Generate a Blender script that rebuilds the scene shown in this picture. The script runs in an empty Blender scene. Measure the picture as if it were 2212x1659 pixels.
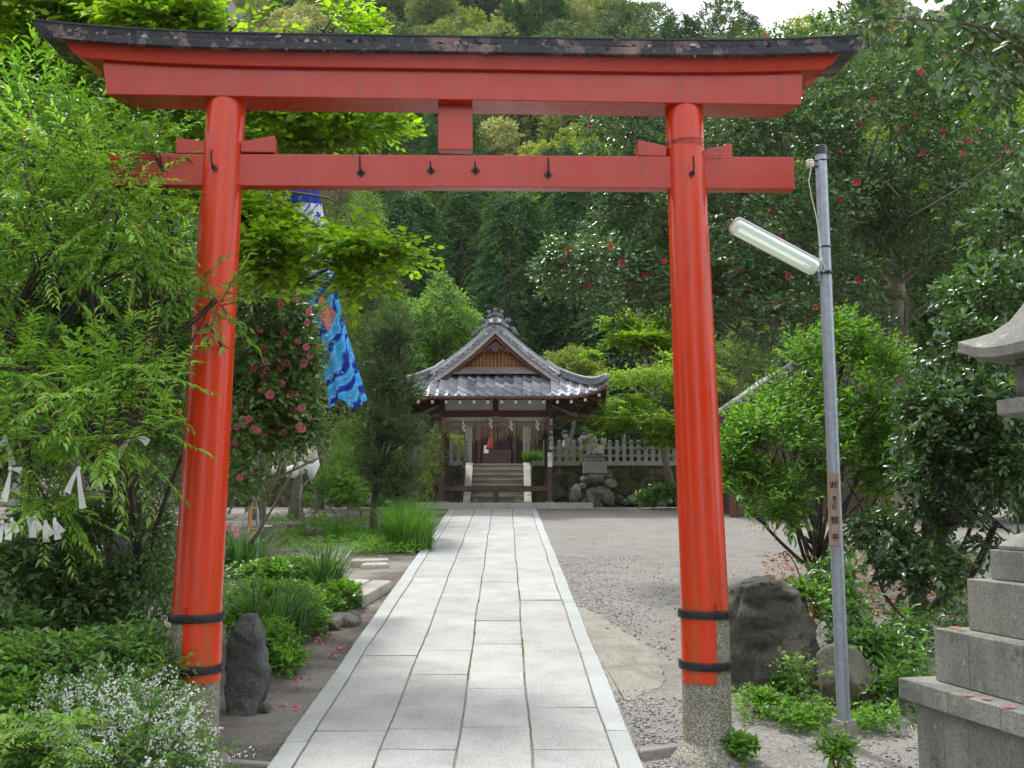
import bpy, bmesh, math, random
import numpy as np
from mathutils import Vector, Matrix, noise as mnoise

scene = bpy.context.scene
COL = scene.collection
R = math.radians
PI = math.pi

# ---------------------------------------------------------------- camera, sky, sun, exposure
F = 2303.0                      # focal length in pixels of a 2212 px wide picture
H = 2.0                         # eye height above the path
PITCH = math.atan(250.5 / F)     # true horizon at row 1080; the path climbs, so its edges meet higher, at row 925
cam_d = bpy.data.cameras.new("camera")
cam_d.sensor_width = 36.0
cam_d.lens = 36.0 * F / 2212.0
cam_d.clip_start = 0.1
cam_d.clip_end = 2000
cam = bpy.data.objects.new("camera", cam_d)
COL.objects.link(cam)
cam.location = (0, 0, H)
cam.rotation_euler = (R(90) + PITCH, 0, 0)
scene.camera = cam

SUN_EL, SUN_AZ = 60.0, 332.0     # azimuth clockwise from +Y (the view direction)
world = bpy.data.worlds.new("World")
scene.world = world
world.use_nodes = True
wn, wl = world.node_tree.nodes, world.node_tree.links
wn.clear()
w_out = wn.new("ShaderNodeOutputWorld")
w_bg = wn.new("ShaderNodeBackground")
w_sky = wn.new("ShaderNodeTexSky")
w_sky.sky_type = 'NISHITA'
w_sky.sun_disc = False
w_sky.sun_elevation = R(SUN_EL)
w_sky.sun_rotation = R(SUN_AZ)
w_sky.dust_density = 2.0
w_mix = wn.new("ShaderNodeMix"); w_mix.data_type = 'RGBA'
w_tc = wn.new("ShaderNodeTexCoord")
w_no = wn.new("ShaderNodeTexNoise"); w_no.inputs['Scale'].default_value = 1.6; w_no.inputs['Detail'].default_value = 4
w_mr = wn.new("ShaderNodeMapRange")
w_mr.inputs['From Min'].default_value = 0.3; w_mr.inputs['From Max'].default_value = 0.6
w_mr.inputs['To Min'].default_value = 0.7; w_mr.inputs['To Max'].default_value = 0.97
wl.new(w_tc.outputs['Generated'], w_no.inputs['Vector'])
wl.new(w_no.outputs['Fac'], w_mr.inputs['Value'])
wl.new(w_mr.outputs['Result'], w_mix.inputs['Factor'])
wl.new(w_sky.outputs['Color'], w_mix.inputs['A'])
w_mix.inputs['B'].default_value = (10.2, 10.6, 11.3, 1)       # bright thin cloud
wl.new(w_mix.outputs['Result'], w_bg.inputs['Color'])
w_bg.inputs['Strength'].default_value = 0.14
wl.new(w_bg.outputs['Background'], w_out.inputs['Surface'])

sun_d = bpy.data.lights.new("sun", 'SUN')
sun_d.energy = 2.6
sun_d.angle = R(8)
sun_d.color = (1.0, 0.97, 0.92)
sun = bpy.data.objects.new("sun", sun_d)
COL.objects.link(sun)
sd = Vector((math.sin(R(SUN_AZ)) * math.cos(R(SUN_EL)), math.cos(R(SUN_AZ)) * math.cos(R(SUN_EL)), math.sin(R(SUN_EL))))
sun.rotation_euler = sd.to_track_quat('Z', 'Y').to_euler()
sun.location = sd * 60

vs = scene.view_settings
vs.view_transform = 'Standard'
vs.look = 'None'
vs.exposure = 0.5
vs.gamma = 1.0
scene.render.engine = 'CYCLES'
scene.cycles.max_bounces = 7
scene.cycles.diffuse_bounces = 4
scene.cycles.glossy_bounces = 2
scene.cycles.transmission_bounces = 4
scene.cycles.transparent_max_bounces = 8
scene.cycles.caustics_reflective = False
scene.cycles.caustics_refractive = False

# ---------------------------------------------------------------- pixel -> world
CP, SP = math.cos(PITCH), math.sin(PITCH)
def ray(x, y):
    dx, dz = (x - 1106) / F, -(y - 829.5) / F
    v = Vector((dx, CP - SP * dz, SP + CP * dz))
    return v / v.y
def P(x, y, Y):
    return Vector((0, 0, H)) + ray(x, y) * Y
SL = ray(1087, 925).z            # slope of the ground towards the shrine
YW = 31.8                        # foot of the retaining wall
def gz(Y):
    return SL * min(max(Y, 0), 27.2) if Y < 33.9 else TERR
TERR = SL * 27.2 + 1.30          # terrace level behind the wall
def px(p):
    d = p[1] * CP + (p[2] - H) * SP
    return 1106 + F * p[0] / d, 829.5 - F * (-p[1] * SP + (p[2] - H) * CP) / d
def G(x, y, z=0.0):
    """where the line of sight meets the sloping ground, z above it"""
    r = ray(x, y)
    return Vector((0, 0, H)) + r * ((z - H) / (r.z - SL))

# ---------------------------------------------------------------- objects
def link(o, parent=None):
    COL.objects.link(o)
    if parent is not None:
        o.parent = parent
    return o
def tag(o, label=None, cat=None, group=None, kind=None):
    if label: o["label"] = label
    if cat: o["category"] = cat
    if group: o["group"] = group
    if kind: o["kind"] = kind
    return o
def thing(name, label, cat, loc=(0, 0, 0), rz=0, group=None):
    o = bpy.data.objects.new(name, None)
    o.empty_display_size = 0.2
    COL.objects.link(o)
    o.location = loc
    o.rotation_euler = (0, 0, rz)
    return tag(o, label, cat, group)
def copy_tree(o, parent=None):
    c = o.copy(); COL.objects.link(c); c.parent = parent
    for ch in list(o.children):
        copy_tree(ch, c)
    return c

class MB:
    def __init__(s):
        s.v = []; s.f = []; s.m = []; s.mi = 0
    def add(s, vs_, fs_):
        b = len(s.v)
        s.v.extend([tuple(v) for v in vs_])
        for f in fs_:
            s.f.append([i + b for i in f]); s.m.append(s.mi)
        return s
    def box(s, c, d, rot=None):
        c = Vector(c); h = Vector(d) / 2
        vs_ = []
        for z in (-1, 1):
            for x, y in ((-1, -1), (1, -1), (1, 1), (-1, 1)):
                p = Vector((x * h.x, y * h.y, z * h.z))
                if rot is not None: p = rot @ p
                vs_.append(c + p)
        return s.add(vs_, [(3, 2, 1, 0), (4, 5, 6, 7), (0, 1, 5, 4), (1, 2, 6, 5), (2, 3, 7, 6), (3, 0, 4, 7)])
    def beam(s, a, b, w, h, up=(0, 0, 1)):
        a, b = Vector(a), Vector(b); d = (b - a)
        L = d.length; d.normalize(); u = Vector(up)
        sx = d.cross(u).normalized(); u = sx.cross(d).normalized()
        m = Matrix((sx, d, u)).transposed()
        return s.box((a + b) / 2, (w, L, h), m)
    def prism(s, pts, vec):
        n = len(pts); vec = Vector(vec)
        pts = [Vector(p) for p in pts]
        vs_ = pts + [p + vec for p in pts]
        nm = Vector((0, 0, 0))
        for i in range(n):
            nm += pts[i].cross(pts[(i + 1) % n])
        fl = nm.dot(vec) > 0
        fs = [tuple(range(n)), tuple(range(2 * n - 1, n - 1, -1))]
        if fl: fs = [f[::-1] for f in fs]
        for i in range(n):
            j = (i + 1) % n
            q = (i, j, j + n, i + n)
            fs.append(q if fl else q[::-1])
        return s.add(vs_, fs)
    def tube(s, pts, rad, n=8, cap=True, flat=1.0):
        pts = [Vector(p) for p in pts]
        if not hasattr(rad, '__len__'): rad = [rad] * len(pts)
        ref = None; rings = []
        for i, p in enumerate(pts):
            a = pts[max(i - 1, 0)]; b = pts[min(i + 1, len(pts) - 1)]
            d = (b - a).normalized()
            if ref is None:
                ref = d.cross(Vector((0, 0, 1)))
                if ref.length < 0.1: ref = d.cross(Vector((0, 1, 0)))
            ref = (ref - d * ref.dot(d)).normalized()
            t = d.cross(ref)
            rings.append([p + (ref * math.cos(2 * PI * k / n) + t * flat * math.sin(2 * PI * k / n)) * rad[i] for k in range(n)])
        vs_ = [v for r in rings for v in r]; fs = []
        for i in range(len(pts) - 1):
            for k in range(n):
                a = i * n + k; b = i * n + (k + 1) % n
                fs.append((a, b, b + n, a + n))
        if cap:
            fs.append(tuple(range(n))[::-1]); fs.append(tuple(range(len(vs_) - n, len(vs_))))
        return s.add(vs_, fs)
    def lathe(s, prof, c=(0, 0, 0), n=24, rot=None, flute=None):
        c = Vector(c); vs_ = []; fs = []
        for r, z in prof:
            for k in range(n):
                a = 2 * PI * k / n
                rr = r * (flute(a) if flute else 1)
                p = Vector((rr * math.cos(a), rr * math.sin(a), z))
                if rot is not None: p = rot @ p
                vs_.append(c + p)
        for i in range(len(prof) - 1):
            for k in range(n):
                a = i * n + k; b = i * n + (k + 1) % n
                fs.append((a, b, b + n, a + n))
        fs.append(tuple(range(n))[::-1]); fs.append(tuple(range(len(vs_) - n, len(vs_))))
        return s.add(vs_, fs)
    def ico(s, c, r, sub=2, disp=0.0, seed=0, freq=1.0, rot=None):
        bm = bmesh.new(); bmesh.ops.create_icosphere(bm, subdivisions=sub, radius=1.0)
        r = Vector(r) if hasattr(r, '__len__') else Vector((r, r, r))
        vs_ = []
        for v in bm.verts:
            d = v.co.normalized(); k = 1.0
            if disp: k += disp * mnoise.noise(d * freq + Vector((seed * 7.3, seed * 3.1, seed)))
            p = Vector((d.x * r.x, d.y * r.y, d.z * r.z)) * k
            if rot is not None: p = rot @ p
            vs_.append(Vector(c) + p)
        fs = [[v.index for v in f.verts] for f in bm.faces]
        bm.free()
        return s.add(vs_, fs)
    def build(s, name, mat, parent=None, smooth=False, bevel=0.0, loc=None, solid=0.0, segs=2):
        me = bpy.data.meshes.new(name)
        me.from_pydata(s.v, [], s.f)
        mats = mat if isinstance(mat, (list, tuple)) else [mat]
        for m in mats: me.materials.append(m)
        if len(mats) > 1: me.polygons.foreach_set('material_index', s.m)
        me.update()
        if smooth:
            me.polygons.foreach_set('use_smooth', [True] * len(me.polygons))
            if smooth != 'all': me.set_sharp_from_angle(angle=R(40))
        o = bpy.data.objects.new(name, me)
        link(o, parent)
        if loc is not None: o.location = loc
        if solid:
            m = o.modifiers.new("solid", 'SOLIDIFY'); m.thickness = solid; m.offset = 0
        if bevel:
            m = o.modifiers.new("bevel", 'BEVEL'); m.width = bevel; m.segments = segs; m.limit_method = 'ANGLE'; m.angle_limit = R(35)
        return o

def remeshed(o, voxel, smooth=4):
    m = o.modifiers.new("remesh", 'REMESH'); m.mode = 'VOXEL'; m.voxel_size = voxel; m.use_smooth_shade = True
    s = o.modifiers.new("smooth", 'SMOOTH'); s.iterations = smooth; s.factor = 0.5
    return o

def rock(name, c, r, mat, seed, planes=10, rough=0.12, sub=5, extra=(), parent=None, rz=0):
    """angular boulder: a sphere cut by planes, then roughened"""
    rng = random.Random(seed)
    bm = bmesh.new(); bmesh.ops.create_icosphere(bm, subdivisions=sub, radius=1.0)
    pl = []
    for _ in range(planes):
        n = Vector((rng.gauss(0, 1), rng.gauss(0, 1), rng.gauss(0, .8))).normalized()
        pl.append((n, rng.uniform(.55, .85)))
    pl += [(Vector(n).normalized(), d) for n, d in extra]
    off = Vector((seed * 3.7, seed * 1.9, seed * 5.3))
    for v in bm.verts:
        p = v.co.copy()
        for n, d in pl:
            t = p.dot(n)
            if t > d: p -= n * (t - d) * .93
        p *= 1 + rough * mnoise.noise(p * 1.7 + off) + rough * .45 * mnoise.noise(p * 5 + off) + rough * .22 * mnoise.noise(p * 13 + off)
        v.co = Vector((p.x * r[0], p.y * r[1], p.z * r[2]))
    me = bpy.data.meshes.new(name); bm.to_mesh(me); bm.free()
    me.materials.append(mat)
    me.polygons.foreach_set('use_smooth', [True] * len(me.polygons))
    o = bpy.data.objects.new(name, me); link(o, parent)
    o.location = c; o.rotation_euler = (0, 0, rz)
    return o

def text_mesh(name, body, size, mat, parent, loc, rot, ext=0.002, spacing=1.0, bold=0.0):
    cu = bpy.data.curves.new(name, 'FONT')
    cu.body = body; cu.size = size; cu.extrude = ext; cu.align_x = 'CENTER'; cu.align_y = 'TOP'
    cu.space_line = spacing; cu.offset = bold; cu.resolution_u = 3
    t = bpy.data.objects.new(name + "_tmp", cu); COL.objects.link(t)
    dg = bpy.context.evaluated_depsgraph_get()
    me = bpy.data.meshes.new_from_object(t.evaluated_get(dg))
    me.name = name
    bpy.data.objects.remove(t); bpy.data.curves.remove(cu)
    me.materials.clear(); me.materials.append(mat)
    o = bpy.data.objects.new(name, me); link(o, parent)
    o.location = loc; o.rotation_euler = rot
    return o

# ---------------------------------------------------------------- materials
class NT:
    def __init__(s, name):
        s.mat = bpy.data.materials.new(name); s.mat.use_nodes = True
        s.n = s.mat.node_tree.nodes; s.l = s.mat.node_tree.links
        s.n.clear()
        s.out = s.n.new("ShaderNodeOutputMaterial")
        s.bsdf = s.n.new("ShaderNodeBsdfPrincipled")
        s.l.new(s.bsdf.outputs[0], s.out.inputs[0])
        s.tc = s.n.new("ShaderNodeTexCoord")
        s.co = s.tc.outputs['Object']
    def set(s, k, v):
        i = s.bsdf.inputs[k]
        if isinstance(v, (int, float)): i.default_value = v
        elif isinstance(v, tuple): i.default_value = v if len(v) == 4 else (*v, 1)
        else: s.l.new(v, i)
        return s
    def pt(s, sock, inp):
        if isinstance(sock, (int, float)): inp.default_value = sock
        elif isinstance(sock, tuple): inp.default_value = sock if len(sock) == 4 or len(inp.default_value) == 3 else (*sock, 1)
        else: s.l.new(sock, inp)
    def mapping(s, scale=(1, 1, 1), rot=(0, 0, 0), loc=(0, 0, 0), co=None):
        m = s.n.new("ShaderNodeMapping")
        m.inputs['Scale'].default_value = scale; m.inputs['Rotation'].default_value = rot; m.inputs['Location'].default_value = loc
        s.l.new(co or s.co, m.inputs['Vector']); return m.outputs[0]
    def noise(s, scale, detail=4, rough=.55, co=None, dist=0.0, out='Fac'):
        n = s.n.new("ShaderNodeTexNoise")
        n.inputs['Scale'].default_value = scale; n.inputs['Detail'].default_value = detail
        n.inputs['Roughness'].default_value = rough; n.inputs['Distortion'].default_value = dist
        s.l.new(co or s.co, n.inputs['Vector']); return n.outputs[out]
    def voro(s, scale, feat='F1', co=None, out='Distance', rnd=1.0):
        n = s.n.new("ShaderNodeTexVoronoi"); n.feature = feat
        n.inputs['Scale'].default_value = scale; n.inputs['Randomness'].default_value = rnd
        s.l.new(co or s.co, n.inputs['Vector']); return n.outputs[out]
    def wave(s, scale, dist=0, co=None, detail=2, dscale=1.0, axis='X'):
        n = s.n.new("ShaderNodeTexWave"); n.bands_direction = axis
        n.inputs['Scale'].default_value = scale; n.inputs['Distortion'].default_value = dist
        n.inputs['Detail'].default_value = detail; n.inputs['Detail Scale'].default_value = dscale
        s.l.new(co or s.co, n.inputs['Vector']); return n.outputs['Fac']
    def ramp(s, fac, stops, interp='LINEAR'):
        r = s.n.new("ShaderNodeValToRGB"); cr = r.color_ramp; cr.interpolation = interp
        while len(cr.elements) < len(stops): cr.elements.new(.5)
        for e, (p, c) in zip(cr.elements, stops):
            e.position = p
            e.color = (c, c, c, 1) if isinstance(c, (int, float)) else (*c, 1)
        s.pt(fac, r.inputs[0]); return r.outputs[0]
    def mix(s, fac, a, b, mode='MIX'):
        m = s.n.new("ShaderNodeMix"); m.data_type = 'RGBA'; m.blend_type = mode
        s.pt(fac, m.inputs['Factor']); s.pt(a, m.inputs['A']); s.pt(b, m.inputs['B'])
        return m.outputs['Result']
    def math(s, op, a, b=0.0):
        m = s.n.new("ShaderNodeMath"); m.operation = op
        s.pt(a, m.inputs[0]); s.pt(b, m.inputs[1]); return m.outputs[0]
    def sep(s, co=None):
        m = s.n.new("ShaderNodeSeparateXYZ"); s.l.new(co or s.co, m.inputs[0]); return m.outputs
    def bump(s, h, strength=.3, dist=.01):
        b = s.n.new("ShaderNodeBump"); b.inputs['Strength'].default_value = strength; b.inputs['Distance'].default_value = dist
        s.pt(h, b.inputs['Height']); s.l.new(b.outputs[0], s.bsdf.inputs['Normal']); return s
    def island(s):
        g = s.n.new("ShaderNodeNewGeometry"); return g.outputs['Random Per Island']
    def normal_z(s):
        g = s.n.new("ShaderNodeNewGeometry"); return s.sep(g.outputs['Normal'])[2]

def plain(name, col, rough=.6, metal=0.0, var=.15, scale=6, bump=.15, bs=60, bd=.003):
    t = NT(name)
    c2 = tuple(c * (1 - var) for c in col); c3 = tuple(min(1, c * (1 + var)) for c in col)
    t.set('Base Color', t.ramp(t.noise(scale, 5), [(.3, c2), (.7, c3)])).set('Roughness', rough).set('Metallic', metal)
    if bump: t.bump(t.noise(bs, 4), bump, bd)
    return t.mat

def leafmat(name, c1, c2, rough=.45, trans=.35, spec=.5, tcol=None, c3=None):
    t = NT(name)
    isl = t.island()
    st = [(0.0, c1), (1.0, c2)]
    if c3: st = [(0.0, c1), (.9, c2), (1.0, c3)]
    col = t.ramp(isl, st)
    big = t.ramp(t.noise(1.3, 2), [(.3, .7), (.7, 1.25)])
    col = t.mix(1.0, col, big, 'MULTIPLY')
    t.set('Base Color', col).set('Roughness', rough).set('Specular IOR Level', spec)
    tr = t.n.new("ShaderNodeBsdfTranslucent")
    tc = t.mix(1.0, col, tcol or (1.5, 1.7, .55), 'MULTIPLY')
    t.l.new(tc, tr.inputs[0])
    ms = t.n.new("ShaderNodeMixShader"); ms.inputs[0].default_value = trans
    t.l.new(t.bsdf.outputs[0], ms.inputs[1]); t.l.new(tr.outputs[0], ms.inputs[2])
    t.l.new(ms.outputs[0], t.out.inputs[0])
    return t.mat

def granite(name, base, speck=.5, moss=0.0, rough=.8, scale=1.0, stain=.3, isl=0.0):
    t = NT(name)
    d = tuple(c * .42 for c in base); l = tuple(min(1, c * 1.3) for c in base)
    n1 = t.ramp(t.noise(170 * scale, 3, .7), [(.36, d), (.5, base), (.66, l)])
    big = t.ramp(t.noise(2.2, 6, .65), [(.3, 1 - stain), (.65, 1.08)])
    c = t.mix(speck, base, n1)
    c = t.mix(1.0, c, big, 'MULTIPLY')
    if isl:
        i_ = t.island()
        c = t.mix(1.0, c, t.ramp(i_, [(0, 1 - isl), (1, 1 + isl)]), 'MULTIPLY')
        c = t.mix(1.0, c, t.ramp(t.math('FRACT', t.math('MULTIPLY', i_, 7.3)), [(0, (1.015, 1.0, .985)), (.6, (1, 1, 1)), (1, (.975, .995, 1.01))]), 'MULTIPLY')
        sp = t.ramp(t.noise(9, 7, .7), [(.60, 0.0), (.72, 1.0)])
        c = t.mix(t.math('MULTIPLY', sp, .35), c, tuple(b * .5 for b in base))
    if 'lantern' in name:
        sk = t.ramp(t.noise(1.8, 7, .7, co=t.mapping((5, 5, .8))), [(.45, 0.0), (.75, 1.0)])
        c = t.mix(t.math('MULTIPLY', sk, .55), c, tuple(b * .38 for b in base))
        lc = t.ramp(t.voro(7, co=t.mix(.2, t.co, t.noise(8, 4, out='Color'))), [(.10, 1.0), (.16, 0.0)])
        c = t.mix(t.math('MULTIPLY', lc, .45), c, (.40, .42, .33))
    if moss:
        mk = t.ramp(t.noise(3.5, 6, .7), [(.62 - moss * .3, 0.0), (.72 - moss * .2, 1.0)])
        mc = t.ramp(t.noise(30, 4), [(.3, (.03, .045, .012)), (.7, (.10, .115, .025))])
        c = t.mix(mk, c, mc)
    t.set('Base Color', c).set('Roughness', rough)
    t.bump(t.noise(120 * scale, 4, .7), .35, .004)
    return t.mat

M = {}
# red lacquer
def redpaint(name, base, tint, k=.55, ro=(.32, .46)):
    t = NT(name)
    z = t.mapping((9, 9, .6))
    streak = t.ramp(t.noise(1.6, 6, .6, co=z), [(.38, 0.0), (.75, 1.0)])
    c = t.mix(t.math('MULTIPLY', streak, k), base, tint)
    c = t.mix(t.math('MULTIPLY', t.ramp(t.noise(1.1, 5, .6), [(.52, 0.0), (.7, 1.0)]), .4), c, tint)
    dirt = t.ramp(t.noise(4, 8, .7, co=t.mapping((4, 4, .5))), [(.52, 0.0), (.75, 1.0)])
    c = t.mix(t.math('MULTIPLY', dirt, .6), c, (.17, .045, .018))
    chips = t.ramp(t.noise(38, 3, .6), [(.77, 0.0), (.8, 1.0)])
    c = t.mix(t.math('MULTIPLY', chips, .8), c, (.12, .03, .02))
    t.set('Base Color', c).set('Roughness', t.ramp(t.noise(5, 4), [(.3, ro[0]), (.7, ro[1])])).set('Specular IOR Level', .5)
    t.bump(t.noise(14, 6, .6), .12, .006)
    return t
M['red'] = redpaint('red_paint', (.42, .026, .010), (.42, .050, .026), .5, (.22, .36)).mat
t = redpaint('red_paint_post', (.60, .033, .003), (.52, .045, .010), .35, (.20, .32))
zz = t.sep()[2]
low = t.ramp(t.math('MULTIPLY', zz, .25), [(.28, 1.0), (.48, 0.0)])   # rust run-off near the foot, z measured in metres
st = t.ramp(t.noise(2.2, 6, .65, co=t.mapping((7, 7, .9))), [(.46, 0.0), (.62, 1.0)])
old = t.bsdf.inputs['Base Color'].links[0].from_socket
t.set('Base Color', t.mix(t.math('MULTIPLY', t.math('MULTIPLY', low, st), .5), old, (.30, .11, .015)))
M['redpost'] = t.mat

t = NT('black_roof_paint')
pe = t.ramp(t.noise(5.5, 7, .72, dist=.4), [(.55, 0.0), (.565, 1.0)])
edge = t.ramp(t.noise(5.5, 7, .72, dist=.4), [(.52, 0.0), (.55, 1.0), (.58, 0.0)])
c = t.ramp(t.noise(3, 5), [(.3, (.022, .024, .030)), (.7, (.055, .058, .068))])
rust = t.ramp(t.noise(9, 5), [(.35, (.13, .07, .07)), (.65, (.34, .24, .19))])
c = t.mix(t.math('MULTIPLY', pe, .8), c, rust)
c = t.mix(t.math('MULTIPLY', edge, .5), c, (.25, .24, .26))
t.set('Base Color', c).set('Roughness', .45)
t.bump(t.math('ADD', t.math('MULTIPLY', pe, -.8), t.noise(20, 5)), .6, .012)
M['blackroof'] = t.mat
M['blackiron'] = plain('black_iron', (.018, .018, .02), .45, .3, .4, 20, .5, 70, .004)
M['rustiron'] = plain('rusty_iron', (.045, .035, .03), .7, .4, .5, 30, .5, 90, .003)
M['wire'] = plain('copper_wire', (.22, .10, .06), .6, .5)
t = NT('aggregate_concrete')
v = t.voro(150, 'F1', out='Color')
vs1 = t.sep(v)[0]
c = t.ramp(vs1, [(0, (.10, .095, .08)), (.45, (.24, .22, .17)), (.8, (.42, .39, .31)), (1, (.58, .55, .48))])
c = t.mix(t.ramp(t.noise(2.5, 6, .7), [(.42, 0.0), (.7, .75)]), c, (.10, .10, .055))
t.set('Base Color', c).set('Roughness', .9); t.bump(t.voro(150), .8, .006)
M['aggregate'] = t.mat
M['slab'] = granite('path_granite', (.415, .405, .385), .7, 0, .85, .6, .22, .07)
M['kerb'] = granite('kerb_granite', (.40, .415, .40), .5, 0, .85, .6, .12, .08)
M['lantern'] = granite('lantern_granite', (.275, .28, .24), .85, .06, .85, .6, .5, .08)
M['lantern_old'] = granite('old_granite', (.30, .285, .25), .5, .25, .9, .7, .5)
M['stonepost'] = granite('grey_granite', (.30, .285, .25), .5, .1, .9, .7, .4, .1)
M['step'] = granite('step_granite', (.37, .35, .30), .5, 0, .9, .7, .3, .05)
M['palestone'] = granite('pale_stone', (.42, .39, .32), .4, .1, .9, .6, .4)

def rockmat(name, c1, c2, moss=0.0):
    t = NT(name)
    n = t.noise(3.2, 9, .68, dist=.3)
    c = t.ramp(n, [(.28, tuple(a * .45 for a in c1)), (.5, c1), (.72, c2)])
    c = t.mix(.55, c, t.ramp(t.noise(46, 6, .75), [(.35, tuple(a * .5 for a in c1)), (.7, tuple(a * 1.2 for a in c2))]))
    if moss:
        mk = t.ramp(t.noise(4, 6, .7), [(.60 - moss * .3, 0.0), (.70 - moss * .2, 1.0)])
        c = t.mix(mk, c, t.ramp(t.noise(30, 4), [(.3, (.03, .04, .01)), (.7, (.11, .11, .02))]))
    c = t.mix(1.0, c, t.ramp(t.noise(1.6, 6, .65), [(.35, .55), (.65, 1.35)]), 'MULTIPLY')
    li = t.ramp(t.voro(17, co=t.mix(.1, t.co, t.noise(12, 4, out='Color'))), [(.10, .6), (.16, 0.0)])
    c = t.mix(t.math('MULTIPLY', li, t.ramp(t.noise(2.4, 4), [(.5, 0.0), (.6, 1.0)])), c, tuple(min(.5, a * 2.2) for a in c2))
    t.set('Base Color', c).set('Roughness', .85)
    t.bump(t.math('ADD', t.noise(6, 12, .78), t.math('MULTIPLY', t.noise(28, 6, .7), .3)), 1.0, .07)
    return t.mat
M['darkrock'] = rockmat('dark_schist', (.11, .115, .11), (.26, .26, .24))
M['brownrock'] = rockmat('brown_rock', (.125, .12, .095), (.23, .215, .17), .2)
M['roundrock'] = rockmat('weathered_rock', (.17, .155, .11), (.30, .28, .21))
M['greyrock'] = rockmat('grey_rock', (.20, .19, .17), (.42, .40, .37), .25)
t = NT('mossy_wall')
v = t.voro(2.1, 'DISTANCE_TO_EDGE', co=t.mix(.15, t.co, t.noise(3, 4, out='Color')))
stn = t.ramp(t.noise(5, 9, .75), [(.3, (.07, .06, .045)), (.55, (.16, .14, .10)), (.72, (.34, .31, .27))])
mk = t.ramp(t.noise(1.6, 7, .72), [(.36, 0.0), (.52, 1.0)])
mo = t.ramp(t.noise(12, 6, .7), [(.3, (.02, .02, .008)), (.55, (.06, .06, .014)), (.75, (.14, .13, .03))])
c = t.mix(mk, stn, mo)
c = t.mix(t.math('MULTIPLY', t.ramp(v, [(0, 1.0), (.05, 0.0)]), t.ramp(t.noise(4, 4), [(.4, 0.0), (.6, .8)])), c, (.02, .02, .012))
t.set('Base Color', c).set('Roughness', .95)
t.bump(t.math('ADD', t.ramp(v, [(0, 0.0), (.12, 1.0)]), t.noise(14, 8, .7)), 1.0, .08)
M['mosswall'] = t.mat
M['galv'] = plain('galvanised_steel', (.30, .34, .38), .45, .55, .14, 22, .1, 120, .002)
M['darkpipe'] = plain('dark_painted_pipe', (.05, .058, .068), .4, .2, .3, 6, .2, 50, .002)
M['blackplastic'] = plain('black_cap', (.015, .015, .017), .35, 0, .2)
M['whitemetal'] = plain('white_enamel', (.60, .60, .58), .35, 0, .1, 8)
M['ceramic'] = plain('white_ceramic', (.70, .68, .62), .2, 0, .08)
t = NT('lamp_cover'); t.set('Base Color', (.60, .72, .62)).set('Roughness', .2).set('Transmission Weight', .35)
t.set('Emission Color', (.92, 1, .93)).set('Emission Strength', .12); M['lampcover'] = t.mat
t = NT('lamp_tube'); t.set('Base Color', (.85, .9, .85)).set('Emission Color', (.95, 1, .93)).set('Emission Strength', .9); M['lamptube'] = t.mat

def wood(name, c1, c2, rough=.7, scale=(18, 18, 1.2)):
    t = NT(name)
    g = t.noise(3, 7, .65, co=t.mapping(scale), dist=.6)
    c = t.ramp(g, [(.3, c1), (.7, c2)])
    c = t.mix(1.0, c, t.ramp(t.noise(1.7, 5), [(.3, .7), (.7, 1.2)]), 'MULTIPLY')
    t.set('Base Color', c).set('Roughness', rough); t.bump(g, .3, .006)
    return t.mat
M['darkwood'] = wood('dark_timber', (.035, .018, .015), (.105, .060, .050))
M['redwood'] = wood('red_brown_timber', (.075, .022, .012), (.16, .055, .030))
M['greywood'] = wood('grey_timber', (.12, .10, .09), (.26, .23, .21), .8, (1.2, 18, 18))
M['hafu'] = wood('bleached_board', (.22, .205, .20), (.42, .40, .39), .8, (2, 2, 14))
M['lattice'] = wood('orange_cedar', (.22, .09, .03), (.52, .27, .10), .7)
M['gablewall'] = wood('gable_boards', (.06, .018, .008), (.22, .075, .025), .7)
M['plaque'] = wood('plaque_wood', (.20, .13, .09), (.36, .26, .19), .7)
M['stake'] = wood('orange_stake', (.34, .16, .05), (.55, .30, .12), .7)
M['blackboard'] = plain('black_board', (.014, .015, .018), .5, 0, .3)
M['plaster'] = plain('white_plaster', (.62, .60, .57), .9, 0, .06, 3, .1)
M['whitepaint'] = plain('white_end_paint', (.75, .74, .70), .7, 0, .06)
M['ink'] = plain('black_ink', (.01, .01, .01), .6, 0, .1, bump=0)
M['paper'] = plain('paper', (.70, .70, .68), .8, 0, .05, 5, .05)
M['cord'] = plain('red_cord', (.28, .012, .010), .6, 0, .15)
t = NT('roof_tile')
isl = t.island()
c = t.ramp(isl, [(0, (.11, .115, .13)), (.35, (.20, .21, .235)), (.8, (.34, .355, .39)), (1, (.52, .54, .58))])
c = t.mix(t.ramp(t.noise(5, 6, .7), [(.5, 0.0), (.75, .6)]), c, (.07, .07, .07))
t.set('Base Color', c).set('Roughness', .38).set('Specular IOR Level', .6); t.bump(t.noise(40, 4), .2, .004)
M['tile'] = t.mat
M['ridgetile'] = plain('ridge_tile', (.17, .175, .19), .5, 0, .4, 9, .3, 40, .006)
t = NT('straw'); t.set('Base Color', t.ramp(t.island(), [(0, (.22, .16, .08)), (1, (.55, .44, .26))])).set('Roughness', .85); M['straw'] = t.mat
def bark(name, c1, c2, s=1.0):
    t = NT(name)
    g = t.noise(5 * s, 8, .7, co=t.mapping((3, 3, .7)), dist=.5)
    t.set('Base Color', t.ramp(g, [(.3, c1), (.7, c2)])).set('Roughness', .9); t.bump(g, .8, .03)
    return t.mat
M['bark'] = bark('grey_bark', (.07, .055, .04), (.22, .19, .15))
M['darkbark'] = bark('dark_bark', (.03, .022, .016), (.10, .075, .055))
M['palebark'] = bark('pale_bark', (.16, .13, .10), (.34, .29, .23))
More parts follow.
